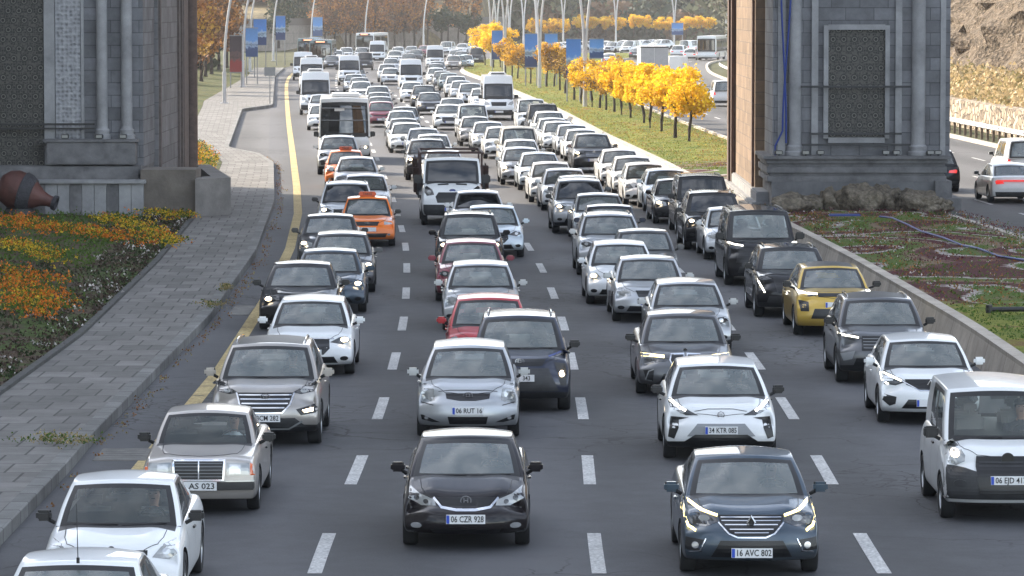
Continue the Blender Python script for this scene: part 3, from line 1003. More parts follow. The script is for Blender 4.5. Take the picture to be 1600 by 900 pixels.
        b.box(-.11, .11, ymr + .06, ymr + .085, H - .20, H - .14, .01)
        b.tube([(0, ymr + .07, H - .15), (0, ymr + .02, H - .07)], .012, 5)
        o = b.build('rear_view_mirror', M['interior'], root); o['_lv'] = 1
        b = MB()
        yd = P['yc0'] * L - L / 2 + .38
        b.box(.20, .56, yd, yd + .28, zf - .08, zf + .035, .03)
        b.box(-.62, .62, yd - .02, yd + .20, zf - .08, zf + .005, .03)
        o = b.build('dashboard', M['interior'], root); o['_lv'] = 1
    # wipers
    if P.get('wipers', True):
        b = MB()
        for xa, xb in ((-.55, .0), (.06, .60)):
            pts = []
            for t in (0, .25, .5, .75, 1):
                x = lerp(xa, xb, t); z = P['belt'] - .05 + (P['wlo'] + .045 + .02 * t) * (H - P['belt'])
                h = cbvh.ray_cast(Vector((x, -9, z)), Vector((0, 1, 0)))
                if h[0]: pts.append((x, h[0].y - .012, z))
            if len(pts) > 2: b.tube(pts, .008, 4)
        if b.v:
            o = b.build('wiper', M['trim'], root); o['_lv'] = 1
    # door seams and handles on both flanks
    if P.get('seams', True):
        ys = [P['yc0'] * L - L / 2 + .35, (P['yc0'] + .235) * L - L / 2 + .25, P['wr'] * L - L / 2 - .30]
        for s in (-1, 1):
            for yy in ys:
                pv_ = None; vs = []
                for k in range(9):
                    z = .36 + k * (P['belt'] - .44) / 8
                    h = bvh.ray_cast(Vector((s * 3, yy, z)), Vector((-s, 0, 0)))
                    if h[0]: vs += [(h[0].x + s * .003, yy - .006, z), (h[0].x + s * .003, yy + .006, z)]
                n = len(vs) // 2
                if n > 2:
                    b = MB(); b.add(vs, [(2 * i, 2 * i + 1, 2 * i + 3, 2 * i + 2) for i in range(n - 1)])
                    o = b.build('door_seam', M['trim'], root); o['_lv'] = 2
        # shut line round the bonnet
        yb0 = -L / 2 + (.30 if W < 1.9 else .22); yb1 = P['yc0'] * L - L / 2 - .02; xs = W / 2 - .27
        loop = [(-xs - .02, yb1), (-xs, lerp(yb0, yb1, .5)), (-xs + .05, yb0 + .12), (-xs + .22, yb0), (0, yb0 - .06), (xs - .22, yb0), (xs - .05, yb0 + .12), (xs, lerp(yb0, yb1, .5)), (xs + .02, yb1)]
        pts = []
        for i in range(len(loop) - 1):
            for k in range(6):
                x = lerp(loop[i][0], loop[i + 1][0], k / 6); y = lerp(loop[i][1], loop[i + 1][1], k / 6)
                h = bvh.ray_cast(Vector((x, y, 4)), Vector((0, 0, -1)))
                if h[0]: pts.append((x, y, h[0].z + .001))
        if len(pts) > 8:
            b = MB(); b.tube(pts, .0055, 4); o = b.build('bonnet_seam', M['trim'], root); o['_lv'] = 2
        for s in (-1, 1):
            for yy in (ys[1] - .16, ys[2] - .04):
                h = bvh.ray_cast(Vector((s * 3, yy, P['belt'] - .15)), Vector((-s, 0, 0)))
                if h[0]:
                    x = h[0].x
                    bb_ = MB().box(min(x, x + s * .035), max(x, x + s * .035), yy - .09, yy + .09, P['belt'] - .165, P['belt'] - .135, .008)
                    o = bb_.build('door_handle', paint('white') if P['mir'] == 'body' else M['trim'], root)
                    if P['mir'] == 'body': o.material_slots[0].link = 'OBJECT'
                    o['_lv'] = 2
    if P['rail']:
        for s in (-1, 1):
            b = MB(); pts = []
            for t in (.12, .2, .4, .6, .8, .92):
                q = cab(s * .88, t, 1.0); pts.append((q[0], q[1], q[2] + (.035 if .15 < t < .9 else -.01)))
            b.tube(pts, .018, 6)
            b.build('roof_rail', M['lens'] if P['rail'] != 'dark' else M['trim'], root)
    if P.get('antenna'):
        b = MB().tube([(P['antenna'][0], P['antenna'][1], P['antenna'][2]), (P['antenna'][0], P['antenna'][1] + P['antenna'][3], P['antenna'][2] + .62)], [.006, .003], 5)
        b.cyl((P['antenna'][0], P['antenna'][1], P['antenna'][2] - .03), (P['antenna'][0], P['antenna'][1], P['antenna'][2] + .03), .018, 8)
        b.build('antenna', M['trim'], root)
    root['_P'] = 1
    root['_bvh'] = 0
    return root, P

def recolor(o, mat):
    for s in o.material_slots:
        if s.link == 'OBJECT': s.material = mat
    
def place(root, X, Y, yaw, color, lv, label, cat, group, copy=True):
    """put a prototype (first use) or a copy of it and of its parts on the road"""
    pm = paint(color)
    if not copy:
        t = root
    else:
        t = root.copy(); COL.objects.link(t)
        for k in list(t.keys()):
            if k in ('label', 'category', 'group'): del t[k]
    t.location = (X, Y, Z_ROAD); t.rotation_euler = (0, 0, yaw)
    kids = list(root.children)
    for ch in kids:
        if copy:
            if ch.get('_lv', 0) > lv: continue
            c = ch.copy(); COL.objects.link(c); c.parent = t
            for g in ch.children:
                if g.get('_lv', 0) > lv: continue
                d = g.copy(); COL.objects.link(d); d.parent = c
                recolor(d, pm)
        else: c = ch
        recolor(c, pm)
    tag(t, label, cat, group)
    return t
Z_ROAD = 0.0
# ------------------------------------------------------------------ vehicle kinds
SED = dict()
HATCH = dict(L=4.2, W=1.77, H=1.48, prof=[(0, .66), (.04, .77), (.12, .86), (.24, .95), (.3, .98), (.78, 1.02), (.95, 1.0), (1, .92)],
             yc0=.235, yr0=.385, yr1=.86, yc1=.975, Wb=1.60, Wt=1.24, win=((.09, .47), (.50, .78)), belt=.95)
SUV = dict(L=4.4, W=1.84, H=1.64, zb=.22, prof=[(0, .80), (.04, .93), (.12, 1.02), (.23, 1.08), (.3, 1.10), (.8, 1.12), (.96, 1.10), (1, 1.0)],
           yc0=.225, yr0=.37, yr1=.86, yc1=.97, Wb=1.68, Wt=1.32, win=((.09, .46), (.49, .76)), belt=1.07, wheel=.355, tw=.23, trimlow=True,
           fas=[.12, .02, 0, .04, .20], rail=True)
KINDS = {
    'sedan_a': (dict(SED), 'as0'), 'sedan_b': (dict(SED, W=1.80, L=4.6), 'bs0'), 'sedan_c': (dict(SED, W=1.76, L=4.45, Wb=1.57), 'cs0'),
    'sedan_d': (dict(SED, W=1.82, L=4.7), 'ds1'), 'sedan_lit': (dict(SED, W=1.80), 'as1'),
    'hatch_a': (dict(HATCH), 'as0'), 'hatch_b': (dict(HATCH, W=1.8, H=1.46), 'bs0'), 'hatch_c': (dict(HATCH, L=4.0, W=1.72, Wb=1.56, H=1.50), 'cs0'),
    'hatch_lit': (dict(HATCH), 'cs1'),
    'suv_a': (dict(SUV), 'bu0'), 'suv_b': (dict(SUV, W=1.86, H=1.68), 'du1'), 'suv_dark': (dict(SUV, W=1.86, H=1.70, glass='dark', mir='black'), 'bu1'),
    'sedan_tint': (dict(SED, glass='dark', L=4.6, W=1.8), 'bs0'),
    'civic': (dict(SED, L=4.54, W=1.75, H=1.43, Wb=1.59, Wt=1.27, yc0=.20, yr0=.37, bow=.26, wlo=.04, prof=[(0, .60), (.035, .70), (.09, .77), (.2, .92), (.26, .97), (.78, 1.0), (.92, 1.04), (1, .97)], crest=.035, belt=.93, antenna=None), 'civic'),
    'megane': (dict(SED, L=4.63, W=1.81, H=1.45, Wb=1.63, Wt=1.29, prof=[(0, .72), (.03, .81), (.1, .88), (.23, .96), (.3, .99), (.78, 1.03), (.92, 1.06), (1, 1.0)], belt=.95, crest=.04), 'megane'),
    'mg': (dict(HATCH, L=4.29, W=1.84, H=1.50, Wb=1.67, Wt=1.27, prof=[(0, .70), (.03, .80), (.1, .88), (.23, .98), (.3, 1.02), (.78, 1.06), (.95, 1.02), (1, .95)], belt=.98, mir='black', bow=.24, wheel=.34, trimlow=True), 'mg'),
    'auris': (dict(HATCH, L=4.22, W=1.76, H=1.52, Wb=1.60, Wt=1.22, prof=[(0, .72), (.04, .84), (.12, .92), (.22, 1.0), (.3, 1.02), (.78, 1.04), (.95, 1.0), (1, .92)], belt=.98, yc0=.20, yr0=.37, bow=.24), 'auris'),
    'old': (dict(SED, glass='clear', L=4.42, W=1.69, H=1.38, Wb=1.50, Wt=1.20, cf=.03, cr=.03, bow=.06, bowc=.07, crest=.018, drop=.035, fas=[.04, 0, .02, .03, .06],
                 prof=[(0, .80), (.02, .83), (.12, .86), (.27, .92), (.33, .94), (.78, .95), (.92, .95), (1, .90)], yc0=.27, yr0=.40, yr1=.70, yc1=.84, belt=.90, mir='black', arcz=.03,
                 wheel=.31, tw=.18, wlo=.05), 'old'),
    'tucson': (dict(SUV, L=4.48, W=1.85, H=1.65, roof='black', bow=.22), 'tucson'),
    'e301': (dict(SED, glass='clear', L=4.44, W=1.75, H=1.46, mir='black', Wb=1.57, Wt=1.26, win=((.09, .48), (.51, .86))), 'cs0'),
    'e301r': (dict(SED, L=4.44, W=1.75, H=1.46, mir='black', Wb=1.57, Wt=1.26, antenna=(.02, -.62, 1.44, -.12)), 'cs0'),
    'p308': (dict(HATCH, L=4.25, W=1.80, H=1.46, roof='paint'), 'bs1'),
    'insig': (dict(SED, L=4.8, W=1.86, H=1.46, mir='black', Wb=1.66, Wt=1.28), 'ds1'),
    'rav': (dict(SUV, L=4.6, W=1.86, H=1.68, mir='black'), 'rav'),
    'bmw': (dict(SED, L=4.9, W=1.86, H=1.47, Wb=1.65, Wt=1.30, mir='black', bow=.18), 'bmw'),
    'doblo': (dict(glass='clear', L=4.25, W=1.83, H=1.84, zb=.24, prof=[(0, .84), (.03, .97), (.10, 1.06), (.20, 1.14), (.28, 1.16), (.9, 1.16), (1, 1.10)], fas=[.10, 0, .02, .05, .20],
                   yc0=.19, yr0=.33, yr1=.965, yc1=.99, Wb=1.66, Wt=1.46, belt=1.12, win=((.08, .36), (.40, .66)), arcz=.02, mir='black', mz=-.02, mtall=1.3, ms=1.1, wheel=.32, rim=False,
                   rear='tall', bow=.20, wlo=.04, sz=.15), 'doblo'),
    'clio': (dict(HATCH, L=4.05, W=1.80, H=1.44), 'clio'),
    'pug': (dict(SUV, L=4.45, W=1.84, H=1.62, mir='black', roof='black'), 'pug'),
    'yellow': (dict(HATCH, L=4.37, W=1.86, H=1.50, mir='black', roof='black', Wb=1.60, prof=[(0, .80), (.03, .90), (.1, .97), (.23, 1.02), (.3, 1.03), (.78, 1.05), (.95, 1.02), (1, .95)], belt=1.0, bow=.18), 'yellow'),
    'qash': (dict(SUV, L=4.42, W=1.84, H=1.62, mir='black'), 'qash'),
    'mvan': (dict(L=5.0, W=1.93, H=1.94, zb=.22, prof=[(0, .90), (.03, 1.04), (.09, 1.12), (.16, 1.19), (.25, 1.22), (.9, 1.22), (1, 1.15)], fas=[.1, 0, .02, .06, .20],
                  yc0=.15, yr0=.30, yr1=.96, yc1=.99, Wb=1.78, Wt=1.52, belt=1.17, win=((.07, .32), (.36, .62)), arcz=.02, mir='black', mtall=1.3, ms=1.2, wheel=.35, tw=.23, rear='tall', rail='dark', sz=.15), 'mvan'),
    'minivan': (dict(L=4.4, W=1.81, H=1.83, zb=.22, prof=[(0, .82), (.03, .94), (.10, 1.02), (.20, 1.09), (.28, 1.12), (.9, 1.12), (1, 1.05)],
                     yc0=.19, yr0=.34, yr1=.96, yc1=.99, Wb=1.64, Wt=1.38, belt=1.08, win=((.08, .36), (.40, .66)), arcz=.02, mir='body', mtall=1.2, ms=1.05, rear='tall', sz=.12), 'minivan'),
    'minivan_dark': (dict(L=4.4, W=1.81, H=1.86, zb=.22, prof=[(0, .86), (.03, .98), (.10, 1.06), (.20, 1.12), (.28, 1.14), (.9, 1.14), (1, 1.05)],
                     yc0=.20, yr0=.33, yr1=.96, yc1=.99, Wb=1.66, Wt=1.42, belt=1.11, win=((.08, .36), (.40, .66)), arcz=.02, mir='black', mtall=1.2, ms=1.05, rear='tall', rail='dark', glass='dark'), 'minivan'),
    'taxi': (dict(SED, L=4.3, W=1.70, H=1.47, Wb=1.53, Wt=1.20, mir='black'), 'taxi'),
    'panelvan': (dict(L=5.9, W=1.99, H=2.62, zb=.28, prof=[(0, .98), (.02, 1.12), (.07, 1.24), (.13, 1.36), (.2, 1.40), (.9, 1.40), (1, 1.36)], fas=[.1, 0, .02, .06, .22],
                      yc0=.125, yr0=.235, yr1=.985, yc1=.995, Wb=1.84, Wt=1.66, belt=1.34, win=((.05, .17), (.2, .22)), sidew='front', whi=.62, arcz=.01, mir='black', mtall=1.7, ms=1.3, wheel=.35,
                      wf=.165, wr=.76, rear='tall', rearglass=False, glass='dark', bow=.16, bowc=.12), 'van'),
    'minibus': (dict(L=6.9, W=2.05, H=2.78, zb=.28, prof=[(0, .98), (.02, 1.12), (.06, 1.24), (.11, 1.36), (.18, 1.40), (.9, 1.40), (1, 1.36)], fas=[.1, 0, .02, .06, .22],
                     yc0=.105, yr0=.20, yr1=.985, yc1=.995, Wb=1.90, Wt=1.74, belt=1.34, win=((.04, .34), (.36, .90)), whi=.60, arcz=.01, mir='black', mtall=1.7, ms=1.3, wheel=.35,
                     wf=.14, wr=.76, rear='tall', glass='dark', bow=.16, bowc=.12), 'van'),
    'coach': (dict(L=8.5, W=2.40, H=2.98, zb=.32, prof=[(0, 1.10), (.01, 1.20), (.03, 1.24), (.9, 1.24), (1, 1.2)], fas=[.08, 0, 0, 0, .03], cf=.05, crest=0, drop=0,
                   yc0=.02, yr0=.055, yr1=.99, yc1=.998, Wb=2.36, Wt=2.20, belt=1.20, win=((.03, .45), (.46, .96)), wlo=.03, whi=.88, arcz=.008, mir='black', mtall=1.9, ms=1.2, wheel=.45, tw=.28,
                   wf=.20, wr=.70, rear='tall', glass='dark', bow=.22, bowc=.24, seams=False, inside=False), 'coach'),
    'citybus': (dict(L=12.0, W=2.52, H=3.05, zb=.32, prof=[(0, 1.08), (.005, 1.12), (.02, 1.15), (.9, 1.15), (1, 1.1)], fas=[.06, 0, 0, 0, .02], cf=.03, crest=0, drop=0,
                     yc0=.008, yr0=.02, yr1=.995, yc1=.999, Wb=2.48, Wt=2.40, belt=1.10, win=((.02, .45), (.46, .97)), wlo=.03, whi=.80, arcz=.004, mir='black', mtall=2.2, ms=1.2, wheel=.48, tw=.28,
                     wf=.22, wr=.74, rear='tall', glass='dark', bow=.10, bowc=.12, seams=False, inside=False), 'citybus'),
    'transit': (dict(L=5.6, W=2.06, H=2.22, zb=.30, prof=[(0, 1.06), (.02, 1.20), (.07, 1.32), (.14, 1.42), (.2, 1.44), (.36, 1.44), (.40, .80), (1, .80)], fas=[.1, 0, .02, .05, .16],
                     yc0=.12, yr0=.19, yr1=.36, yc1=.37, Wb=1.92, Wt=1.78, belt=1.38, win=((.12, .82), (.86, .88)), sidew='front', arcz=.01, mir='black', mtall=1.7, ms=1.5, wheel=.36, wf=.16, wr=.78,
                     rearglass=False, glass='dark', bow=.14, bowc=.10, seams=False, inside=False, whi=.90), 'transit'),
}
PROTO = {}
def proto(kind):
    if kind in PROTO: return PROTO[kind]
    spec, style = KINDS[kind]
    name = {'panelvan': 'delivery_van', 'minibus': 'minibus', 'coach': 'coach', 'citybus': 'city_bus', 'transit': 'flatbed_truck', 'doblo': 'small_van', 'minivan': 'small_van', 'minivan_dark': 'small_van',
            'mvan': 'passenger_van', 'taxi': 'taxi'}.get(kind, 'car')
    root, P = make_vehicle(name, spec, style)
    H, L, W = P['H'], P['L'], P['W']
    if kind in ('minibus', 'coach'):
        b = MB()
        y0 = -L / 2 + P['yr0'] * L + .5
        if kind == 'minibus': b.box(-.52, .52, y0, y0 + 1.3, H - .05, H + .17, .07); b.mi = 1; b.box(-.40, .40, y0 - .004, y0 + .02, H + .05, H + .12)
        else: b.box(-.65, .75, y0 + .3, y0 + 2.2, H - .05, H + .17, .08)
        b.build('air_conditioner', [M['white'], M['plastic']], root, ang=40)
    if kind == 'coach':                                       # the pane is split by two thin bars
        b = MB()
        y = -L / 2 + .10
        for z in (1.95, 2.50):
            b.tube([(-1.06, y + .24, z), (-.5, y + .10 + (z - 1.9) * .1, z), (.5, y + .10 + (z - 1.9) * .1, z), (1.06, y + .24, z)], .016, 5)
        b.build('windshield_bar', M['lens'], root)
        MB().box(-.45, .0, -L / 2 + .35, -L / 2 + .37, 2.36, 2.50).build('sun_visor', M['white'], root)
    if kind == 'citybus':
        MB().box(-.75, .75, -L / 2 + .02, -L / 2 + .06, 2.72, 2.92).build('destination_board', M['trim'], root)
        b = MB(); b.box(-.5, .45, -L / 2 + .005, -L / 2 + .02, 2.76, 2.88)
        b.build('led_display', simple('led_red', (.5, .1, .05), .5, emit=(1, .35, .2), estr=1.2), root)
    if kind == 'taxi':
        b = MB(); b.box(-.26, .26, -.30, -.16, H - .02, H + .12, .03)
        o = b.build('roof_sign', simple('sign_orange', (.55, .10, .03), .4), root, ang=40)
        V, F = textmesh('TAKSİ', .10)
        link('sign_lettering', mk([(v[0], -.305, H + .05 + v[1]) for v in V], F), M['ink'], o)
    if kind == 'transit':
        y0 = -L / 2 + .38 * L
        b = MB(); b.box(-1.10, 1.10, y0 + .05, L / 2, .82, .92)
        for s in (-1, 1): b.box(s * 1.10 - .03, s * 1.10 + .03, y0 + .05, L / 2, .92, 1.32)
        b.box(-1.10, 1.10, L / 2 - .05, L / 2, .92, 1.32)
        b.build('load_bed', M['plastic'], root)
        b = MB()
        for yy in (y0 - .10, y0 + .05, L / 2 - .1):
            for s in (-1, 1): b.box(s * 1.02 - .03, s * 1.02 + .03, yy - .03, yy + .03, 1.3 if yy > y0 + 1 else 1.2, 2.34)
            b.box(-1.06, 1.06, yy - .035, yy + .035, 2.30, 2.37)
        for s in (-1, 1): b.box(s * 1.03 - .035, s * 1.03 + .035, y0 - 1.0, L / 2 - .06, 2.31, 2.375)
        b.build('ladder_rack', simple('rack_dark', (.05, .025, .022), .7), root)
        b = MB()
        for k, (x, z) in enumerate([(-1.17, 1.65), (-1.15, 1.2), (1.17, 1.7), (1.18, 1.3), (-1.19, 1.95)]):
            b.box(x - .09, x + .09, y0 + .1 + .1 * k, y0 + 1.3 + .1 * k, z - .28, z + .25, .08)
        b.build('side_cargo', simple('cargo_cloth', (.045, .025, .02), .9, var=.5, vscale=5), root, ang=50)
    PROTO[kind] = (root, P)
    return PROTO[kind]
# ------------------------------------------------------------------ ground plan (metres; camera at the origin on a footbridge, looking along +Y)
def catmull(pts, n=10):
    P = [Vector((*p, 0)) if len(p) == 2 else Vector(p) for p in pts]
    out = []
    for i in range(len(P) - 1):
        p0 = P[max(i - 1, 0)]; p1 = P[i]; p2 = P[i + 1]; p3 = P[min(i + 2, len(P) - 1)]
        for k in range(n):
            t = k / n
            d1 = (p2 - p0) * .5; d2 = (p3 - p1) * .5
            # limit the tangents to the span
            l = (p2 - p1).length
            if d1.length > l: d1 = d1 * (l / d1.length)
            if d2.length > l: d2 = d2 * (l / d2.length)
            h00 = 2 * t ** 3 - 3 * t ** 2 + 1; h10 = t ** 3 - 2 * t ** 2 + t; h01 = -2 * t ** 3 + 3 * t ** 2; h11 = t ** 3 - t ** 2
            out.append(p1 * h00 + d1 * h10 + p2 * h01 + d2 * h11)
    out.append(P[-1])
    return [(p.x, p.y) for p in out]

def offset(path, d):
    out = []
    for i, p in enumerate(path):
        a = Vector(path[max(i - 1, 0)]); b = Vector(path[min(i + 1, len(path) - 1)])
        t = (b - a).normalized()
        out.append((p[0] - t.y * d, p[1] + t.x * d))
    return out

def resample(path, step):
    P = np.array(path); seg = np.hypot(*(P[1:] - P[:-1]).T); s = np.concatenate([[0], np.cumsum(seg)])
    n = max(2, int(s[-1] / step)); t = np.linspace(0, s[-1], n)
    return list(zip(np.interp(t, s, P[:, 0]), np.interp(t, s, P[:, 1]))), t

KERB_R = [(9.45, -60), (9.45, 20), (9.4, 85), (9.1, 100), (8.45, 124), (7.6, 150), (6.1, 194), (4.7, 226), (2.4, 285), (-2.1, 374), (-5.0, 425), (-5.6, 452), (-4.8, 500), (0, 540), (9, 572), (24, 598), (45, 615), (80, 632), (140, 650)]
kerbR = catmull(KERB_R, 8)
YEL = [(-5.95, -60), (-5.95, 20), (-5.87, 67), (-5.82, 80), (-5.95, 94), (-6.35, 116), (-7.4, 145), (-10.1, 194), (-14.4, 270), (-20.0, 373), (-22.0, 420), (-22.6, 455), (-21.5, 510), (-17, 560), (-8, 600), (8, 627), (35, 646), (80, 662), (140, 680)]
yel = catmull(YEL, 8)
OPL = [(18.5, -60), (18, 60), (16.5, 100), (15.6, 128), (14.6, 145), (11.6, 216), (9.0, 290), (7.4, 379), (8, 440), (12, 505), (22, 552), (38, 580), (62, 597), (140, 622)]
opL = catmull(OPL, 8)
opR = offset(opL, -12.4)

def xat(path, Y):
    P = np.array(path); ok = P[:, 1] < 560
    return float(np.interp(Y, P[ok, 1], P[ok, 0]))

def yaw_at(path, X, Y):
    P = np.array(path); i = int(np.argmin(np.hypot(P[:, 0] - X, P[:, 1] - Y)))
    a, b = P[max(i - 1, 0)], P[min(i + 1, len(P) - 1)]
    return math.atan2(-(b[0] - a[0]), b[1] - a[1])

def ribbon(name, A, B, z, mat, zb=None, drop=None, kind='structure', n=None, uv=True):
    """sheet between two paths sampled alike; zb = height on the B side"""
    n = n or 160
    def samp(P):
        P = np.array(P); s = np.concatenate([[0], np.cumsum(np.hypot(*(P[1:] - P[:-1]).T))]); t = np.linspace(0, s[-1], n)
        return np.stack([np.interp(t, s, P[:, 0]), np.interp(t, s, P[:, 1])], 1), t
    a, ta = samp(A); b, tb = samp(B)
    m_ = 6
    V = []; UV = []
    for i in range(n):
        w = np.hypot(*(b[i] - a[i]))
        for k in range(m_ + 1):
            t = k / m_
            p = a[i] * (1 - t) + b[i] * t
            V.append((p[0], p[1], z + ((zb if zb is not None else z) - z) * t)); UV.append((w * t, (ta[i] + tb[i]) / 2))
    F = [(i * (m_ + 1) + k, i * (m_ + 1) + k + 1, (i + 1) * (m_ + 1) + k + 1, (i + 1) * (m_ + 1) + k) for i in range(n - 1) for k in range(m_)]
    me = mk(V, F, None, True)
    a_, b_, c_ = [Vector(V[i]) for i in F[0][:3]]
    if (b_ - a_).cross(c_ - a_).z < 0:
        me.flip_normals()
    ul = me.uv_layers.new(name='UVMap')
    li = np.empty(len(me.loops), dtype=np.int32); me.loops.foreach_get('vertex_index', li)
    ul.data.foreach_set('uv', np.array(UV)[li].ravel())
    o = link(name, me, mat)
    if kind: tag(o, kind=kind)
    return o

def extrude_path(name, path, prof, mat, kind='structure', uvs=True):
    """profile (offset to the left, z) swept along a path"""
    path, s = resample(path, 2.0)
    n = len(path); m_ = len(prof)
    offs = [offset(path, d) for d, z in prof]
    V = []; UV = []
    pl = [0]
    for k in range(1, m_): pl.append(pl[-1] + math.hypot(prof[k][0] - prof[k - 1][0], prof[k][1] - prof[k - 1][1]))
    for i in range(n):
        for k in range(m_): V.append((*offs[k][i], prof[k][1])); UV.append((s[i], pl[k]))
    F = [(i * m_ + k, i * m_ + k + 1, (i + 1) * m_ + k + 1, (i + 1) * m_ + k) for i in range(n - 1) for k in range(m_ - 1)]
    me = mk(V, F)
    ul = me.uv_layers.new(name='UVMap')
    li = np.empty(len(me.loops), dtype=np.int32); me.loops.foreach_get('vertex_index', li)
    ul.data.foreach_set('uv', np.array(UV)[li].ravel())
    bb = bmesh.new(); bb.from_mesh(me); bmesh.ops.recalc_face_normals(bb, faces=bb.faces[:]); bb.to_mesh(me); bb.free()
    o = link(name, me, mat)
    if kind: tag(o, kind=kind)
    return o

# ------------------------------------------------------------------ ground materials
def asphalt(name, base=(0.047, 0.048, 0.053), crack=True):
    m, nt, b = nodemat(name)
    tc = N(nt, 'TexCoord'); uvn = N(nt, 'UVMap')
    L = nt.links.new
    n1 = N(nt, 'TexNoise'); n1.inputs['Scale'].default_value = 0.12; n1.inputs['Detail'].default_value = 6; n1.inputs['Roughness'].default_value = .6
    mp = N(nt, 'Mapping'); mp.inputs['Scale'].default_value = (1.0, 0.22, 1.0)
    L(tc.outputs['Object'], mp.inputs[0]); L(mp.outputs[0], n1.inputs['Vector'])
    n2 = N(nt, 'TexNoise'); n2.inputs['Scale'].default_value = 1.3; n2.inputs['Detail'].default_value = 8; n2.inputs['Roughness'].default_value = .75
    L(tc.outputs['Object'], n2.inputs['Vector'])
    n3 = N(nt, 'TexNoise'); n3.inputs['Scale'].default_value = 28; n3.inputs['Detail'].default_value = 3
    L(tc.outputs['Object'], n3.inputs['Vector'])
    # lengthwise wear: tyres polish, oil drips in lane middles
    sx = N(nt, 'SeparateXYZ'); L(uvn.outputs[0], sx.inputs[0])
    fx = N(nt, 'Math', operation='MULTIPLY'); L(sx.outputs[0], fx.inputs[0]); fx.inputs[1].default_value = 2 * math.pi / 3.75 
    sn = N(nt, 'Math', operation='COSINE'); L(fx.outputs[0], sn.inputs[0])
    a1 = N(nt, 'Math', operation='MULTIPLY_ADD'); L(n1.outputs['Fac'], a1.inputs[0]); a1.inputs[1].default_value = 1.0
    a2 = N(nt, 'Math', operation='MULTIPLY'); L(n2.outputs['Fac'], a2.inputs[0]); a2.inputs[1].default_value = 0.55
    L(a2.outputs[0], a1.inputs[2])
    a3 = N(nt, 'Math', operation='MULTIPLY_ADD'); L(sn.outputs[0], a3.inputs[0]); a3.inputs[1].default_value = 0.12; L(a1.outputs[0], a3.inputs[2])
    a4 = N(nt, 'Math', operation='MULTIPLY_ADD'); L(n3.outputs['Fac'], a4.inputs[0]); a4.inputs[1].default_value = 0.3; L(a3.outputs[0], a4.inputs[2])
    r_ = ramp(nt, [(0.55, tuple(c * .50 for c in base)), (0.80, base), (1.0, tuple(c * 1.6 for c in base))])
    sc_ = N(nt, 'Math', operation='MULTIPLY'); L(a4.outputs[0], sc_.inputs[0]); sc_.inputs[1].default_value = 0.95
    L(sc_.outputs[0], r_.inputs['Fac'])
    col = r_.outputs['Color']
    if crack:
        nw = N(nt, 'TexNoise'); nw.inputs['Scale'].default_value = .8; nw.inputs['Detail'].default_value = 6
        L(tc.outputs['Object'], nw.inputs['Vector'])
        va = N(nt, 'VectorMath', operation='MULTIPLY_ADD'); L(nw.outputs['Color'], va.inputs[0]); va.inputs[1].default_value = (1.6, 1.6, 0); L(tc.outputs['Object'], va.inputs[2])
        vo = N(nt, 'TexVoronoi', feature='DISTANCE_TO_EDGE'); vo.inputs['Scale'].default_value = 0.42; L(va.outputs[0], vo.inputs['Vector'])
        vo2 = N(nt, 'TexVoronoi', feature='DISTANCE_TO_EDGE'); vo2.inputs['Scale'].default_value = 2.2; L(va.outputs[0], vo2.inputs['Vector'])
        ck = N(nt, 'MapRange'); L(vo.outputs['Distance'], ck.inputs[0]); ck.inputs[1].default_value = 0.004; ck.inputs[2].default_value = 0.011; ck.inputs[3].default_value = 1; ck.inputs[4].default_value = 0
        ck2 = N(nt, 'MapRange'); L(vo2.outputs['Distance'], ck2.inputs[0]); ck2.inputs[1].default_value = 0.02; ck2.inputs[2].default_value = 0.05; ck2.inputs[3].default_value = 1; ck2.inputs[4].default_value = 0
        nm = N(nt, 'TexNoise'); nm.inputs['Scale'].default_value = .09; nm.inputs['Detail'].default_value = 4; L(tc.outputs['Object'], nm.inputs['Vector'])
        mk1 = N(nt, 'MapRange'); L(nm.outputs['Fac'], mk1.inputs[0]); mk1.inputs[1].default_value = .50; mk1.inputs[2].default_value = .56
        mk2 = N(nt, 'MapRange'); L(nm.outputs['Fac'], mk2.inputs[0]); mk2.inputs[1].default_value = .58; mk2.inputs[2].default_value = .62
        p1 = N(nt, 'Math', operation='MULTIPLY'); L(ck.outputs[0], p1.inputs[0]); L(mk1.outputs[0], p1.inputs[1])
        p2 = N(nt, 'Math', operation='MULTIPLY'); L(ck2.outputs[0], p2.inputs[0]); L(mk2.outputs[0], p2.inputs[1])
        mxm = N(nt, 'Math', operation='MAXIMUM'); L(p1.outputs[0], mxm.inputs[0]); L(p2.outputs[0], mxm.inputs[1])
        mx = N(nt, 'Mix', data_type='RGBA'); L(mxm.outputs[0], mx.inputs[0]); L(col, mx.inputs[6]); mx.inputs[7].default_value = (.014, .014, .015, 1)
        col = mx.outputs[2]
    L(col, b.inputs['Base Color'])
    b.inputs['Roughness'].default_value = 0.82
    bp = N(nt, 'Bump'); bp.inputs['Strength'].default_value = 0.35; bp.inputs['Distance'].default_value = 0.01
    L(n3.outputs['Fac'], bp.inputs['Height']); L(bp.outputs[0], b.inputs['Normal'])
    return m

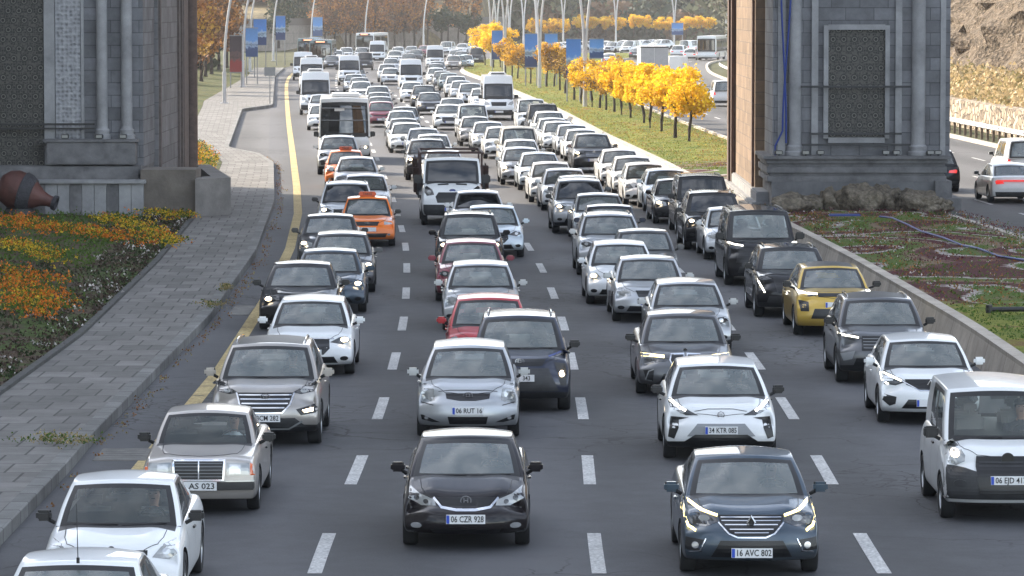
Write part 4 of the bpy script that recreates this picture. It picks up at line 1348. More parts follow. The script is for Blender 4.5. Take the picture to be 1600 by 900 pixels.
def pavers(name, base, sx, sy, rowoff=0.5, mortar=(0.05, 0.05, 0.048), msz=0.012, coord='UV', var=.35, rot=None, scale=(1, 1, 1)):
    m, nt, b = nodemat(name); L = nt.links.new
    if coord == 'UV':
        src = N(nt, 'UVMap').outputs[0]
    else:
        tc = N(nt, 'TexCoord'); src = tc.outputs['Object']
        if coord == 'XZ':      # facing walls: x/z (front) and y/z (side) chosen by normal
            sp = N(nt, 'SeparateXYZ'); L(src, sp.inputs[0])
            geo = N(nt, 'NewGeometry'); sn = N(nt, 'SeparateXYZ'); L(geo.outputs['True Normal'], sn.inputs[0])
            ab = N(nt, 'Math', operation='ABSOLUTE'); L(sn.outputs[0], ab.inputs[0])
            gt = N(nt, 'Math', operation='GREATER_THAN'); L(ab.outputs[0], gt.inputs[0]); gt.inputs[1].default_value = .7
            mixx = N(nt, 'Mix', data_type='FLOAT'); L(gt.outputs[0], mixx.inputs[0]); L(sp.outputs[0], mixx.inputs[2]); L(sp.outputs[1], mixx.inputs[3])
            cb = N(nt, 'CombineXYZ'); L(mixx.outputs[0], cb.inputs[0]); L(sp.outputs[2], cb.inputs[1])
            src = cb.outputs[0]
    br = N(nt, 'TexBrick'); br.offset = rowoff; br.squash = 1
    br.inputs['Scale'].default_value = 1.0; br.inputs['Brick Width'].default_value = sx; br.inputs['Row Height'].default_value = sy
    br.inputs['Mortar Size'].default_value = msz; br.inputs['Mortar Smooth'].default_value = .2; br.inputs['Bias'].default_value = 0
    br.inputs['Color1'].default_value = (*[c * (1 - var) for c in base], 1); br.inputs['Color2'].default_value = (*[c * (1 + var) for c in base], 1)
    br.inputs['Mortar'].default_value = (*mortar, 1)
    L(src, br.inputs['Vector'])
    tc2 = N(nt, 'TexCoord')
    ns = N(nt, 'TexNoise'); ns.inputs['Scale'].default_value = 1.2; ns.inputs['Detail'].default_value = 9; ns.inputs['Roughness'].default_value = .7
    L(tc2.outputs['Object'], ns.inputs['Vector'])
    rr = ramp(nt, [(.3, (.55, .54, .52)), (.7, (1.25, 1.25, 1.25))]); L(ns.outputs['Fac'], rr.inputs['Fac'])
    mx = N(nt, 'Mix', data_type='RGBA', blend_type='MULTIPLY'); mx.inputs[0].default_value = .8; L(br.outputs['Color'], mx.inputs[6]); L(rr.outputs['Color'], mx.inputs[7])
    L(mx.outputs[2], b.inputs['Base Color']); b.inputs['Roughness'].default_value = .85
    bp = N(nt, 'Bump'); bp.inputs['Strength'].default_value = .6; bp.inputs['Distance'].default_value = .02
    inv = N(nt, 'Math', operation='SUBTRACT'); inv.inputs[0].default_value = 1; L(br.outputs['Fac'], inv.inputs[1])
    L(inv.outputs[0], bp.inputs['Height']); L(bp.outputs[0], b.inputs['Normal'])
    return m

def patchy(name, stops, scale=.5, detail=8, rough=.95, bump=.5, scale2=None, bd=.08):
    m, nt, b = nodemat(name); L = nt.links.new
    tc = N(nt, 'TexCoord')
    n1 = N(nt, 'TexNoise'); n1.inputs['Scale'].default_value = scale; n1.inputs['Detail'].default_value = detail; n1.inputs['Roughness'].default_value = .72
    L(tc.outputs['Object'], n1.inputs['Vector'])
    r_ = ramp(nt, stops); L(n1.outputs['Fac'], r_.inputs['Fac'])
    n2 = N(nt, 'TexNoise'); n2.inputs['Scale'].default_value = scale2 or scale * 14; n2.inputs['Detail'].default_value = 4
    L(tc.outputs['Object'], n2.inputs['Vector'])
    r2 = ramp(nt, [(.3, (.6, .6, .6)), (.7, (1.35, 1.35, 1.35))]); L(n2.outputs['Fac'], r2.inputs['Fac'])
    mx = N(nt, 'Mix', data_type='RGBA', blend_type='MULTIPLY'); mx.inputs[0].default_value = 1; L(r_.outputs[0], mx.inputs[6]); L(r2.outputs[0], mx.inputs[7])
    L(mx.outputs[2], b.inputs['Base Color']); b.inputs['Roughness'].default_value = rough
    b.inputs['Specular IOR Level'].default_value = .2
    bp = N(nt, 'Bump'); bp.inputs['Strength'].default_value = bump; bp.inputs['Distance'].default_value = bd; L(n2.outputs['Fac'], bp.inputs['Height']); L(bp.outputs[0], b.inputs['Normal'])
    return m

MA = asphalt('asphalt')
MA2 = asphalt('asphalt_old', (.055, .055, .057))
GRASS = patchy('grass', [(.34, (.022, .033, .010)), (.47, (.05, .07, .016)), (.55, (.10, .09, .03)), (.68, (.06, .075, .018))], .6, scale2=5)
GRASS_Y = patchy('grass_autumn', [(.32, (.05, .06, .015)), (.5, (.12, .14, .028)), (.62, (.20, .17, .04)), (.75, (.16, .08, .03))], .4)
SOIL = patchy('soil', [(.3, (.05, .032, .022)), (.46, (.085, .058, .04)), (.54, (.05, .075, .018)), (.74, (.07, .10, .022))], .45)
DRY = patchy('dry_grass', [(.3, (.05, .045, .025)), (.5, (.13, .105, .055)), (.7, (.24, .19, .10))], .12)
KERB = pavers('kerb_stone', (.17, .17, .165), 1.0, 5.0, 0, (.03, .03, .03), .02, 'UV', .2)
CONC = simple('pale_concrete', (.42, .38, .33), .85, var=.25, vscale=.8, bump=.3, bscale=8)
SIDEW = pavers('sidewalk_slabs', (.155, .150, .143), .60, 1.25, .5, (.06, .058, .055), .022, 'UV', .24)
WHITEP = patchy('road_paint_white', [(.35, (.40, .40, .40)), (.5, (.50, .50, .49)), (.7, (.60, .60, .59))], 1.6, bump=.1)
YELP = patchy('road_paint_yellow', [(.33, (.16, .14, .10)), (.43, (.42, .33, .17)), (.7, (.55, .44, .23))], 1.1, bump=.1)

# ------------------------------------------------------------------ ground and roads
me = mk([(-3000, -400, -.03), (3000, -400, -.03), (3000, 6000, -.03), (-3000, 6000, -.03)], [(0, 1, 2, 3)])
tag(link('ground', me, patchy('ground_grass', [(.3, (.03, .036, .013)), (.5, (.055, .06, .02)), (.7, (.10, .09, .04))], .15)), kind='structure')
kR2 = [p for p in kerbR]
# main carriageway, from the left shoulder to the median wall
roadL = offset(yel, 1.15)
ribbon('road', roadL, kR2, 0.0, MA, n=260)
ribbon('opposite_road', opL, opR, 0.0, MA2, n=200)
# gutter shoulder and bus bay on the left
ribbon('road_shoulder', [(-7.2, -60), (-7.2, 60), (-7.2, 90), (-7.7, 118), (-9.0, 150), (-11.2, 187), (-12.6, 199), (-14.6, 206.5), (-18.4, 278), (-17.2, 291), (-23, 401), (-25, 449), (-24.5, 510), (-19.5, 570), (-10, 612), (30, 655), (140, 690)],
       [(p[0] + .35, p[1]) for p in roadL], -.004, MA2, n=240)

def marks(name, path, mat, w, on, off, phase=0, y0=40, y1=520, z=.006, kind='structure'):
    path, s = resample(path, .5)
    P = np.array(path); b = MB()
    S = np.array(s)
    t = S[0] + phase
    while t < S[-1] - on:
        ts = np.linspace(t, t + on, 4 if on < 6 else 40)
        xs = np.interp(ts, S, P[:, 0]); ys = np.interp(ts, S, P[:, 1])
        if y0 < ys[0] < y1:
            pts = list(zip(xs, ys)); A = offset(pts, w / 2); B = offset(pts, -w / 2)
            n = len(pts)
            b.add([(*p, z) for p in A] + [(*p, z) for p in B], [(i, n + i, n + i + 1, i + 1) for i in range(n - 1)])
        t += on + off
    o = b.build(name, mat); tag(o, kind=kind)
    return o

def between(f):
    """path at fraction f of the carriageway, from the yellow line (0) to the kerb (1), for Y up to 520"""
    ys = np.arange(30, 520, 4.0)
    return [(xat(yel, y) * (1 - f) + xat(kerbR, y) * f, y) for y in ys]
# dash lines: lane lines measured on the photograph
lineA = catmull([(-2.55, 20), (-2.55, 56), (-2.45, 66), (-2.38, 76), (-2.42, 86), (-2.5, 96), (-2.66, 105), (-2.9, 115.5), (-3.2, 126), (-3.58, 136), (-4.6, 160), (-6.5, 200), (-9.6, 260), (-14.8, 355), (-17.5, 420)], 8)
lineB = catmull([(1.13, 20), (1.13, 56), (1.21, 66), (1.27, 76), (1.23, 86), (1.17, 96), (1.03, 106), (.81, 116), (.5, 126), (.15, 136), (-.8, 160), (-2.5, 200), (-5.4, 260), (-10.6, 355), (-13.4, 420)], 8)
lineC = catmull([(4.8, 20), (4.82, 56), (4.93, 66), (5.0, 76), (4.99, 86), (4.9, 98), (4.75, 108), (4.5, 118), (4.2, 128), (3.8, 140), (3.1, 160), (1.5, 200), (-1.4, 260), (-6.4, 355), (-9.3, 420)], 8)
ph = 53.55
for nm, ln in (('A', lineA), ('B', lineB), ('C', lineC)):
    marks('lane_marking', ln, WHITEP, .19, 4.1, 5.9, (53.9 - 20) % 10.0, 30, 420)
marks('edge_line', yel, YELP, .29, 800, 10, 0.5, -80, 700, .007)
for k in range(3):
    marks('lane_marking', offset(opL, -3.1 * (k + 1)), WHITEP, .13, 4.0, 6.0, 2.0 + 0.8 * k, 60, 520)
marks('edge_line', offset(opL, -12.0), WHITEP, .13, 900, 5, .5, -50, 520)

# ------------------------------------------------------------------ sidewalk and kerbs on the left
walkK = [(-6.95, -60), (-6.95, 66.0), (-7.0, 69), (-6.95, 97), (-7.4, 121), (-8.6, 152), (-10.6, 187), (-11.9, 198), (-13.9, 206), (-17.9, 279), (-16.5, 290), (-22.6, 401), (-24.3, 449)]
walkI = [(-9.7, -60), (-9.6, 60), (-9.4, 77), (-9.3, 90), (-9.8, 115.6), (-10.6, 140), (-12.0, 170), (-12.9, 187), (-15.2, 207), (-17.4, 226), (-21.0, 285), (-22.0, 300), (-25.2, 401), (-27.6, 449)]
def densify(pts, st=1.0):
    return resample(pts, st)[0]
walkK = densify(walkK, 1.5); walkI_d = densify(walkI, 1.5)
ribbon('sidewalk', walkI_d, offset(walkK, .22), .20, SIDEW, n=300)
extrude_path('kerb', walkK, [(.25, .19), (.25, .208), (.02, .208), (0, .19), (0, -.02)], KERB)
extrude_path('garden_edging', [p for p in walkI_d if p[1] < 141], [(-.07, .18), (-.07, .27), (.08, .27), (.08, .1)], simple('edging_dark', (.06, .06, .058), .9, var=.4, vscale=3))
STONE_DR = simple('drain_concrete', (.15, .145, .135), .9, var=.4, vscale=3)
for k, (xa, ya, xb, yb) in enumerate([(-6.75, 67.2, -5.9, 69.0), (-6.7, 98.5, -6.2, 101.5)]):
    b = MB(); b.box(xa, xb, ya, yb, -.02, .012); 
    for q in range(6):
        b.mi = 1; yq = ya + .2 + q * (yb - ya - .4) / 5; b.box(xa + .1, xb - .1, yq - .04, yq + .04, .0122, .0142)
    b.mi = 0
    o = b.build('drain_cover', [STONE_DR, M['trim']]); tag(o, ['pale concrete drain cover in the gutter near the weeds', 'pale concrete drain cover farther up beside the yellow line'][k], 'drain cover')
# bank behind the sidewalk: flower bed in front, lawn and wood behind
def bank(name, inner, width, z0, rise, mat, y0, y1, n=120, bumps=.12, kind='structure'):
    P = [p for p in inner if y0 <= p[1] <= y1]
    P, s = resample(P, (y1 - y0) / n)
    m_ = 22; V = []; 
    for i, p in enumerate(P):
        for k in range(m_ + 1):
            t = (k / m_) ** 1.3
            V.append((p[0] - width * t, p[1], z0 + rise * t + (bumps * math.sin(p[1] * .35 + k) * math.sin(k * .9 + p[1] * .11) * min(1, t * 8))))
    F = [(i * (m_ + 1) + k, (i + 1) * (m_ + 1) + k, (i + 1) * (m_ + 1) + k + 1, i * (m_ + 1) + k + 1) for i in range(len(P) - 1) for k in range(m_)]
    me = mk(V, F, None, True)
    if me.polygons[0].normal.z < 0: me.flip_normals()
    o = link(name, me, mat); tag(o, kind=kind); return o
bank('garden_soil', offset(walkI_d, .05), 40, .19, .9, SOIL, -40, 145)
bank('lawn', offset(walkI_d, .02), 60, .19, 4.5, GRASS, 145, 449, 160)

# ------------------------------------------------------------------ median: wall, beds, lawn
def wall_h(y): return itp(y, [0, 110, 150, 200, 500], [.62, .60, .42, .26, .20])
P, s = resample([p for p in kerbR if p[1] < 575 and p[0] < 12], 2.0)
V = []; UV = []
prof = [(0, 0, -.05), (.02, 1, 0), (.06, 1, 0.03), (-.02, 1, .0), (0, 1, 0)]
cols = [(0.0, -.05), (-.16, 'h-'), (-.16, 'h'), (-.44, 'h'), (-.44, 'b')]
offs = [offset(P, c[0]) for c in cols]
for i, p in enumerate(P):
    h = wall_h(p[1])
    zz = [-.05, h - .09, h, h, h - .25]
    for k in range(5): V.append((*offs[k][i], zz[k])); UV.append((s[i], k * .3))
F = [(i * 5 + k, i * 5 + k + 1, (i + 1) * 5 + k + 1, (i + 1) * 5 + k) for i in range(len(P) - 1) for k in range(4)]
me = mk(V, F); bb = bmesh.new(); bb.from_mesh(me); bmesh.ops.recalc_face_normals(bb, faces=bb.faces[:]); bb.to_mesh(me); bb.free()
ul = me.uv_layers.new(name='UVMap'); li = np.empty(len(me.loops), dtype=np.int32); me.loops.foreach_get('vertex_index', li); ul.data.foreach_set('uv', np.array(UV)[li].ravel())
MEDW = pavers('median_wall_stone', (.40, .36, .31), 3.0, 9, 0, (.12, .11, .10), .02, 'UV', .10)
tag(link('median_wall', me, MEDW), 'long pale stone kerb wall edging the central reservation beside the traffic', 'wall')
# surface of the median
ys = np.concatenate([np.arange(-60, 150, 1.0), np.arange(150, 575, 3.0)])
V = []; m_ = 30
def med_z(x, y, t, h): return h - .07 + .10 * math.sin(math.pi * t) + .03 * math.sin(x * 1.7 + y * .5)
for y in ys:
    a = xat(kerbR, y) + .30; b_ = xat(opL, y) - .02
    h = wall_h(y)
    for k in range(m_ + 1):
        t = k / m_; x = a + (b_ - a) * t
        V.append((x, y, lerp(h, .16, max(0, (t - .8) * 5)) - .07 + .08 * math.sin(math.pi * t)))
F = [(i * (m_ + 1) + k, i * (m_ + 1) + k + 1, (i + 1) * (m_ + 1) + k + 1, (i + 1) * (m_ + 1) + k) for i in range(len(ys) - 1) for k in range(m_)]
# bed material: swirling bands of white gravel, purple plants, lawn and bare ground (planting pattern)
def bedmat():
    m, nt, b = nodemat('planted_bed'); L = nt.links.new
    tc = N(nt, 'TexCoord')
    mp = N(nt, 'Mapping'); mp.inputs['Scale'].default_value = (.16, .10, 1); mp.inputs['Rotation'].default_value = (0, 0, R(12)); L(tc.outputs['Object'], mp.inputs[0])
    wn_ = N(nt, 'TexNoise'); wn_.inputs['Scale'].default_value = 1.0; wn_.inputs['Detail'].default_value = 1.5; L(mp.outputs[0], wn_.inputs['Vector'])
    wm_ = N(nt, 'Math', operation='MULTIPLY'); L(wn_.outputs['Fac'], wm_.inputs[0]); wm_.inputs[1].default_value = 7.0
    w = N(nt, 'Math', operation='FRACT'); L(wm_.outputs[0], w.inputs[0])
    r1 = ramp(nt, [(0, (.085, .03, .027)), (.17, (.07, .028, .025)), (.22, (.40, .36, .34)), (.30, (.32, .29, .27)), (.34, (.07, .12, .02)), (.62, (.09, .12, .028)), (.70, (.16, .12, .075)), (.80, (.20, .15, .10)), (.88, (.09, .03, .034)), (1, (.07, .024, .028))])
    ns = N(nt, 'TexNoise'); ns.inputs['Scale'].default_value = 3.5; ns.inputs['Detail'].default_value = 6; L(tc.outputs['Object'], ns.inputs['Vector'])
    ad = N(nt, 'Math', operation='MULTIPLY_ADD'); L(ns.outputs['Fac'], ad.inputs[0]); ad.inputs[1].default_value = .30; 
    s2 = N(nt, 'Math', operation='SUBTRACT'); L(w.outputs[0], s2.inputs[0]); s2.inputs[1].default_value = .15; L(s2.outputs[0], ad.inputs[2])
    L(ad.outputs[0], r1.inputs['Fac'])
    n2 = N(nt, 'TexNoise'); n2.inputs['Scale'].default_value = 22; n2.inputs['Detail'].default_value = 3; L(tc.outputs['Object'], n2.inputs['Vector'])
    r2 = ramp(nt, [(.3, (.5, .5, .5)), (.7, (1.45, 1.45, 1.45))]); L(n2.outputs['Fac'], r2.inputs['Fac'])
    mx = N(nt, 'Mix', data_type='RGBA', blend_type='MULTIPLY'); mx.inputs[0].default_value = 1; L(r1.outputs[0], mx.inputs[6]); L(r2.outputs[0], mx.inputs[7])
    # the lawn takes over before Y=88 and after Y=175
    sp = N(nt, 'SeparateXYZ'); L(tc.outputs['Object'], sp.inputs[0])
    nn = N(nt, 'Math', operation='MULTIPLY_ADD'); L(ns.outputs['Fac'], nn.inputs[0]); nn.inputs[1].default_value = 9.0; L(sp.outputs[1], nn.inputs[2])
    g1 = N(nt, 'MapRange'); L(nn.outputs[0], g1.inputs[0]); g1.inputs[1].default_value = 99; g1.inputs[2].default_value = 100; g1.inputs[3].default_value = 1; g1.inputs[4].default_value = 0
    g2 = N(nt, 'MapRange'); L(nn.outputs[0], g2.inputs[0]); g2.inputs[1].default_value = 188; g2.inputs[2].default_value = 191
    mxx = N(nt, 'Math', operation='MAXIMUM'); L(g1.outputs[0], mxx.inputs[0]); L(g2.outputs[0], mxx.inputs[1])
    gn = N(nt, 'TexNoise'); gn.inputs['Scale'].default_value = .5; gn.inputs['Detail'].default_value = 8; gn.inputs['Roughness'].default_value = .7; L(tc.outputs['Object'], gn.inputs['Vector'])
    gr = ramp(nt, [(.30, (.06, .08, .018)), (.42, (.10, .135, .024)), (.54, (.20, .21, .04)), (.62, (.17, .11, .045)), (.74, (.20, .17, .05))]); L(gn.outputs['Fac'], gr.inputs['Fac'])
    m2 = N(nt, 'Mix', data_type='RGBA', blend_type='MULTIPLY'); m2.inputs[0].default_value = 1; L(gr.outputs[0], m2.inputs[6]); L(r2.outputs[0], m2.inputs[7])
    m3 = N(nt, 'Mix', data_type='RGBA'); L(mxx.outputs[0], m3.inputs[0]); L(mx.outputs[2], m3.inputs[6]); L(m2.outputs[2], m3.inputs[7])
    L(m3.outputs[2], b.inputs['Base Color']); b.inputs['Roughness'].default_value = .95; b.inputs['Specular IOR Level'].default_value = .15
    bp = N(nt, 'Bump'); bp.inputs['Strength'].default_value = .8; bp.inputs['Distance'].default_value = .08; L(n2.outputs['Fac'], bp.inputs['Height']); L(bp.outputs[0], b.inputs['Normal'])
    return m
tag(link('median_ground', mk(V, F, None, True), bedmat()), kind='structure')
extrude_path('kerb', [p for p in opL if p[1] < 575], [(.25, .1), (.25, .22), (.02, .22), (0, -.02)], CONC)
extrude_path('kerb', opR, [(0, -.02), (0, .18), (-.25, .18), (-.25, -.02)], CONC)

from mathutils import noise as _mn
# ------------------------------------------------------------------ scatter of small plants as ground cover
def tufts(name, pts, size, mats, label, cat, blades=5, seed=1, spread=1.0, flat=.5):
    """many little leaf or petal faces; pts = (x, y, z, material index)"""
    rs = np.random.RandomState(seed)
    pts = np.array(pts, dtype=float); n = len(pts) * blades
    base = np.repeat(pts, blades, axis=0)
    ctr = base[:, :3] + np.stack([rs.normal(0, size * spread, n), rs.normal(0, size * spread, n), np.abs(rs.normal(0, size * .8, n))], 1)
    a = rs.uniform(0, 2 * np.pi, n); tl = rs.uniform(-1, 1, n) * flat
    s_ = size * rs.uniform(.5, 1.2, n)
    u = np.stack([np.cos(a), np.sin(a), tl], 1) * s_[:, None]
    v = np.stack([-np.sin(a) * .35, np.cos(a) * .35, rs.uniform(.5, 1.1, n)], 1) * s_[:, None] * .8
    V = np.stack([ctr - u * .5, ctr + u * .5, ctr + v], 1).reshape(-1, 3)
    me = bpy.data.meshes.new(name)
    me.vertices.add(3 * n); me.vertices.foreach_set('co', V.ravel())
    me.loops.add(3 * n); me.loops.foreach_set('vertex_index', np.arange(3 * n, dtype=np.int32))
    me.polygons.add(n); me.polygons.foreach_set('loop_start', np.arange(0, 3 * n, 3, dtype=np.int32)); me.polygons.foreach_set('loop_total', np.full(n, 3, dtype=np.int32))
    me.polygons.foreach_set('material_index', base[:, 3].astype(np.int32))
    me.update(calc_edges=True)
    o = link(name, me, mats); tag(o, label, cat, kind='stuff'); return o
def leafmat(name, c, var=.35, trans=.25):
    m, nt, b = nodemat(name); L = nt.links.new
    geo = N(nt, 'NewGeometry')
    r_ = ramp(nt, [(0, tuple(x * (1 - var) for x in c)), (1, tuple(min(1, x * (1 + var)) for x in c))]); L(geo.outputs['Random Per Island'], r_.inputs['Fac'])
    L(r_.outputs[0], b.inputs['Base Color']); b.inputs['Roughness'].default_value = .7; b.inputs['Specular IOR Level'].default_value = .25
    if trans:
        t = N(nt, 'BsdfTranslucent'); L(r_.outputs[0], t.inputs[0]); mx = N(nt, 'MixShader'); mx.inputs[0].default_value = trans
        out = nt.nodes['Material Output']; L(b.outputs[0], mx.inputs[1]); L(t.outputs[0], mx.inputs[2]); L(mx.outputs[0], out.inputs[0])
    return m
L_OR = leafmat('petal_orange', (.62, .17, .02)); L_YE = leafmat('petal_yellow', (.55, .38, .03)); L_GR = leafmat('leaf_green', (.075, .13, .022)); L_DG = leafmat('leaf_dark', (.03, .05, .018))
L_WH = leafmat('gravel_white', (.50, .46, .44), .4, 0); L_PU = leafmat('leaf_purple', (.11, .03, .04)); L_BR = leafmat('leaf_fallen', (.26, .12, .04)); L_SO = leafmat('clod', (.06, .042, .03), .5, 0)
def bedz(x, y):
    xi = float(np.interp(y, [p[1] for p in walkI_d], [p[0] for p in walkI_d]))
    t = max(0, min(1, (xi - .05 - x) / 40)); k = 22 * t ** (1 / 1.3)
    return .19 + .9 * t
# flower bands measured as centre lines on the photo: (px, py) polyline, half width in px, kind
bands = [([(80, 296), (150, 300), (225, 318)], 7, 0), ([(100, 303), (180, 318), (290, 338)], 8, 1),
         ([(0, 345), (60, 358), (150, 366), (262, 376)], 10, 0), ([(60, 352), (130, 362), (180, 370)], 4, 1), ([(160, 340), (230, 358), (268, 378)], 7, 1),
         ([(0, 378), (40, 390), (95, 408)], 8, 1), ([(0, 420), (50, 432), (95, 440)], 6, 0), ([(0, 437), (40, 455), (95, 480)], 15, 0), ([(0, 470), (50, 486), (70, 492)], 11, 0), ([(20, 462), (80, 484)], 5, 1)]
pts = []
for line, hw, kd in bands:
    A = [gp(x, y, .35) for x, y in line]
    for i in range(len(A) - 1):
        (x0, y0), (x1, y1) = A[i], A[i + 1]
        py = (line[i][1] + line[i + 1][1]) / 2; dy = F_PX * 7.05 / py ** 2 * hw * .62
        n_ = int(abs(math.hypot(x1 - x0, y1 - y0)) * dy * 2 * 14)
        for _ in range(n_):
            t = rnd.random(); x = lerp(x0, x1, t) + rnd.gauss(0, .25); y = lerp(y0, y1, t) + rnd.gauss(0, dy * .62)
            k = kd if rnd.random() < .82 else 1 - kd
            if rnd.random() < .38: k = 2
            pts.append((x, y, bedz(x, y) + .05 + .13 * rnd.random(), k))
# flowers beyond the low wall
for _ in range(1500):
    y = rnd.uniform(172, 203); x = float(np.interp(y, [p[1] for p in walkI_d], [p[0] for p in walkI_d])) - .15 - rnd.random() * 2.6
    pts.append((x, y, .3 + rnd.random() * .3, rnd.choice([1, 1, 0, 2, 2, 2])))
tufts('flower_carpet', pts, .075, [L_OR, L_YE, L_GR], 'orange and yellow marigolds planted in curving bands on the left bank', 'flowers', 5, 3)
pts = []
for _ in range(9000):
    y = 62 + 80 * rnd.random(); xi = float(np.interp(y, [p[1] for p in walkI_d], [p[0] for p in walkI_d]))
    x = xi - .15 - rnd.random() ** 1.4 * 16
    near = (xi - x) < 1.6
    g = math.sin(x * .9 + y * .21) + math.sin(y * .33 - x * .5)
    k = 3 if near else (0 if g > -.5 else (1 if rnd.random() < .5 else 2))
    if near and rnd.random() < .93: k = rnd.choice([2, 2, 2, 1])
    pts.append((x, y, bedz(x, y), k))
tufts('ground_cover', pts, .085, [L_GR, L_DG, L_SO, L_WH], 'low green plants, clods and pale stone chips covering the left bank', 'ground cover', 5, 4)
pts = []
for _ in range(6000):
    y = 84 + 72 * rnd.random(); a = xat(kerbR, y) + .5; b_ = xat(opL, y) - .3
    x = a + (b_ - a) * rnd.random()
    g = 2.2 * _mn.noise(Vector((x * .22, y * .30, 3.1))) + .35 * rnd.gauss(0, 1)
    k = 0 if g > .35 else ((1 if rnd.random() < .3 else 3) if g > .05 else (2 if rnd.random() < .75 else 3))
    if y < 93: k = 2
    pts.append((x, y, wall_h(y) - .03, k))
tufts('bedding_plants', pts, .06, [L_PU, L_WH, L_GR, L_BR], 'purple bedding plants, white gravel and grass tufts on the central bed', 'bedding', 4, 5)
pts = []
for _ in range(15000):
    y = 175 + 390 * rnd.random() ** 1.2; a = xat(kerbR, y) + .5; b_ = xat(opL, y) - .3
    x = a + (b_ - a) * rnd.random()
    k = 0 if _mn.noise(Vector((x * .35, y * .06, 1))) + .35 * rnd.gauss(0, 1) > -.08 else (1 if rnd.random() < .5 else 2)
    pts.append((x, y, wall_h(y) - .02, k))
tufts('median_grass', pts, .055, [leafmat('grass_blade', (.16, .19, .033), .5), L_BR, leafmat('leaf_gold', (.42, .30, .04))], 'sunlit grass with fallen leaves under the yellow trees', 'grass', 4, 6, 1.6)

pts = []
for cx_, cy_, sx_ in ((-7.15, 67.6, .35), (-7.6, 68.0, .5), (-7.0, 98.2, .3), (-7.1, 104, .15)):
    for _ in range(60): pts.append((rnd.gauss(cx_, sx_ * .5), rnd.gauss(cy_, .25), .2 + .12 * rnd.random(), rnd.choice([0, 0, 1])))
for _ in range(260):
    y = rnd.uniform(60, 200); pts.append((float(np.interp(y, [p[1] for p in walkK], [p[0] for p in walkK])) + .12 + abs(rnd.gauss(0, .12)), y, 0.0, rnd.choice([0, 2, 2])))
tufts('weeds', pts, .05, [leafmat('weed_straw', (.30, .24, .11)), L_GR, L_BR], 'dry weeds and litter along the left kerb and in its gap', 'weeds', 5, 8)
# ------------------------------------------------------------------ the two gate piers
STONE = pavers('gate_stone', (.155, .16, .175), .95, .42, .5, (.07, .072, .08), .012, 'XZ', .22)
STONE_L = simple('gate_stone_pale', (.25, .255, .265), .8, var=.28, vscale=1.2, bump=.25, bscale=9)
STONE_D = simple('gate_plinth_stone', (.13, .13, .135), .85, var=.4, vscale=1.6, bump=.4, bscale=7)
STONE_W = pavers('gate_stone_sunlit', (.21, .145, .095), 1.1, .42, .5, (.13, .10, .08), .012, 'XZ', .18)  # the sun's warm light on this face is put into the stone colour
def latticemat():
    m, nt, b = nodemat('pierced_lattice'); L = nt.links.new
    tc = N(nt, 'TexCoord'); sp = N(nt, 'SeparateXYZ'); L(tc.outputs['Object'], sp.inputs[0])
    def cell(ox, oz, px=.36, pz=.64):
        res = []
        for out, o_, p_ in ((sp.outputs[0], ox, px), (sp.outputs[2], oz, pz)):
            a = N(nt, 'Math', operation='MULTIPLY_ADD'); L(out, a.inputs[0]); a.inputs[1].default_value = 1 / p_; a.inputs[2].default_value = o_ + 200
            f_ = N(nt, 'Math', operation='FRACT'); L(a.outputs[0], f_.inputs[0])
            s_ = N(nt, 'Math', operation='SUBTRACT'); L(f_.outputs[0], s_.inputs[0]); s_.inputs[1].default_value = .5
            q = N(nt, 'Math', operation='MULTIPLY'); L(s_.outputs[0], q.inputs[0]); q.inputs[1].default_value = p_
            res.append(q.outputs[0])
        h = N(nt, 'Math', operation='POWER'); L(res[0], h.inputs[0]); h.inputs[1].default_value = 2
        h0 = N(nt, 'Math', operation='MULTIPLY'); L(res[0], h0.inputs[0]); L(res[0], h0.inputs[1])
        h1 = N(nt, 'Math', operation='MULTIPLY_ADD'); L(res[1], h1.inputs[0]); L(res[1], h1.inputs[1]); L(h0.outputs[0], h1.inputs[2])
        sq = N(nt, 'Math', operation='SQRT'); L(h1.outputs[0], sq.inputs[0]); return sq.outputs[0]
    d1, d2 = cell(0, 0), cell(.5, .5)
    mn = N(nt, 'Math', operation='MINIMUM'); L(d1, mn.inputs[0]); L(d2, mn.inputs[1])
    r_ = ramp(nt, [(0, (.003, .003, .003)), (.045, (.003, .003, .003)), (.06, (.13, .125, .11)), (.075, (.13, .125, .11)), (.085, (.012, .012, .012)), (.112, (.012, .012, .012)), (.118, (.03, .03, .028))], 'LINEAR')
    L(mn.outputs[0], r_.inputs['Fac'])
    # fine star net between the rosettes
    vo = N(nt, 'TexVoronoi', feature='DISTANCE_TO_EDGE'); vo.inputs['Scale'].default_value = 13; vo.inputs['Randomness'].default_value = .25; L(tc.outputs['Object'], vo.inputs['Vector'])
    rv = ramp(nt, [(0, (.075, .072, .062)), (.06, (.065, .062, .055)), (.14, (.010, .010, .010))]); L(vo.outputs['Distance'], rv.inputs['Fac'])
    gt = N(nt, 'Math', operation='GREATER_THAN'); L(mn.outputs[0], gt.inputs[0]); gt.inputs[1].default_value = .118
    mx = N(nt, 'Mix', data_type='RGBA'); L(gt.outputs[0], mx.inputs[0]); L(r_.outputs[0], mx.inputs[6]); L(rv.outputs[0], mx.inputs[7])
    L(mx.outputs[2], b.inputs['Base Color']); b.inputs['Roughness'].default_value = .6
    return m
LATT = latticemat()
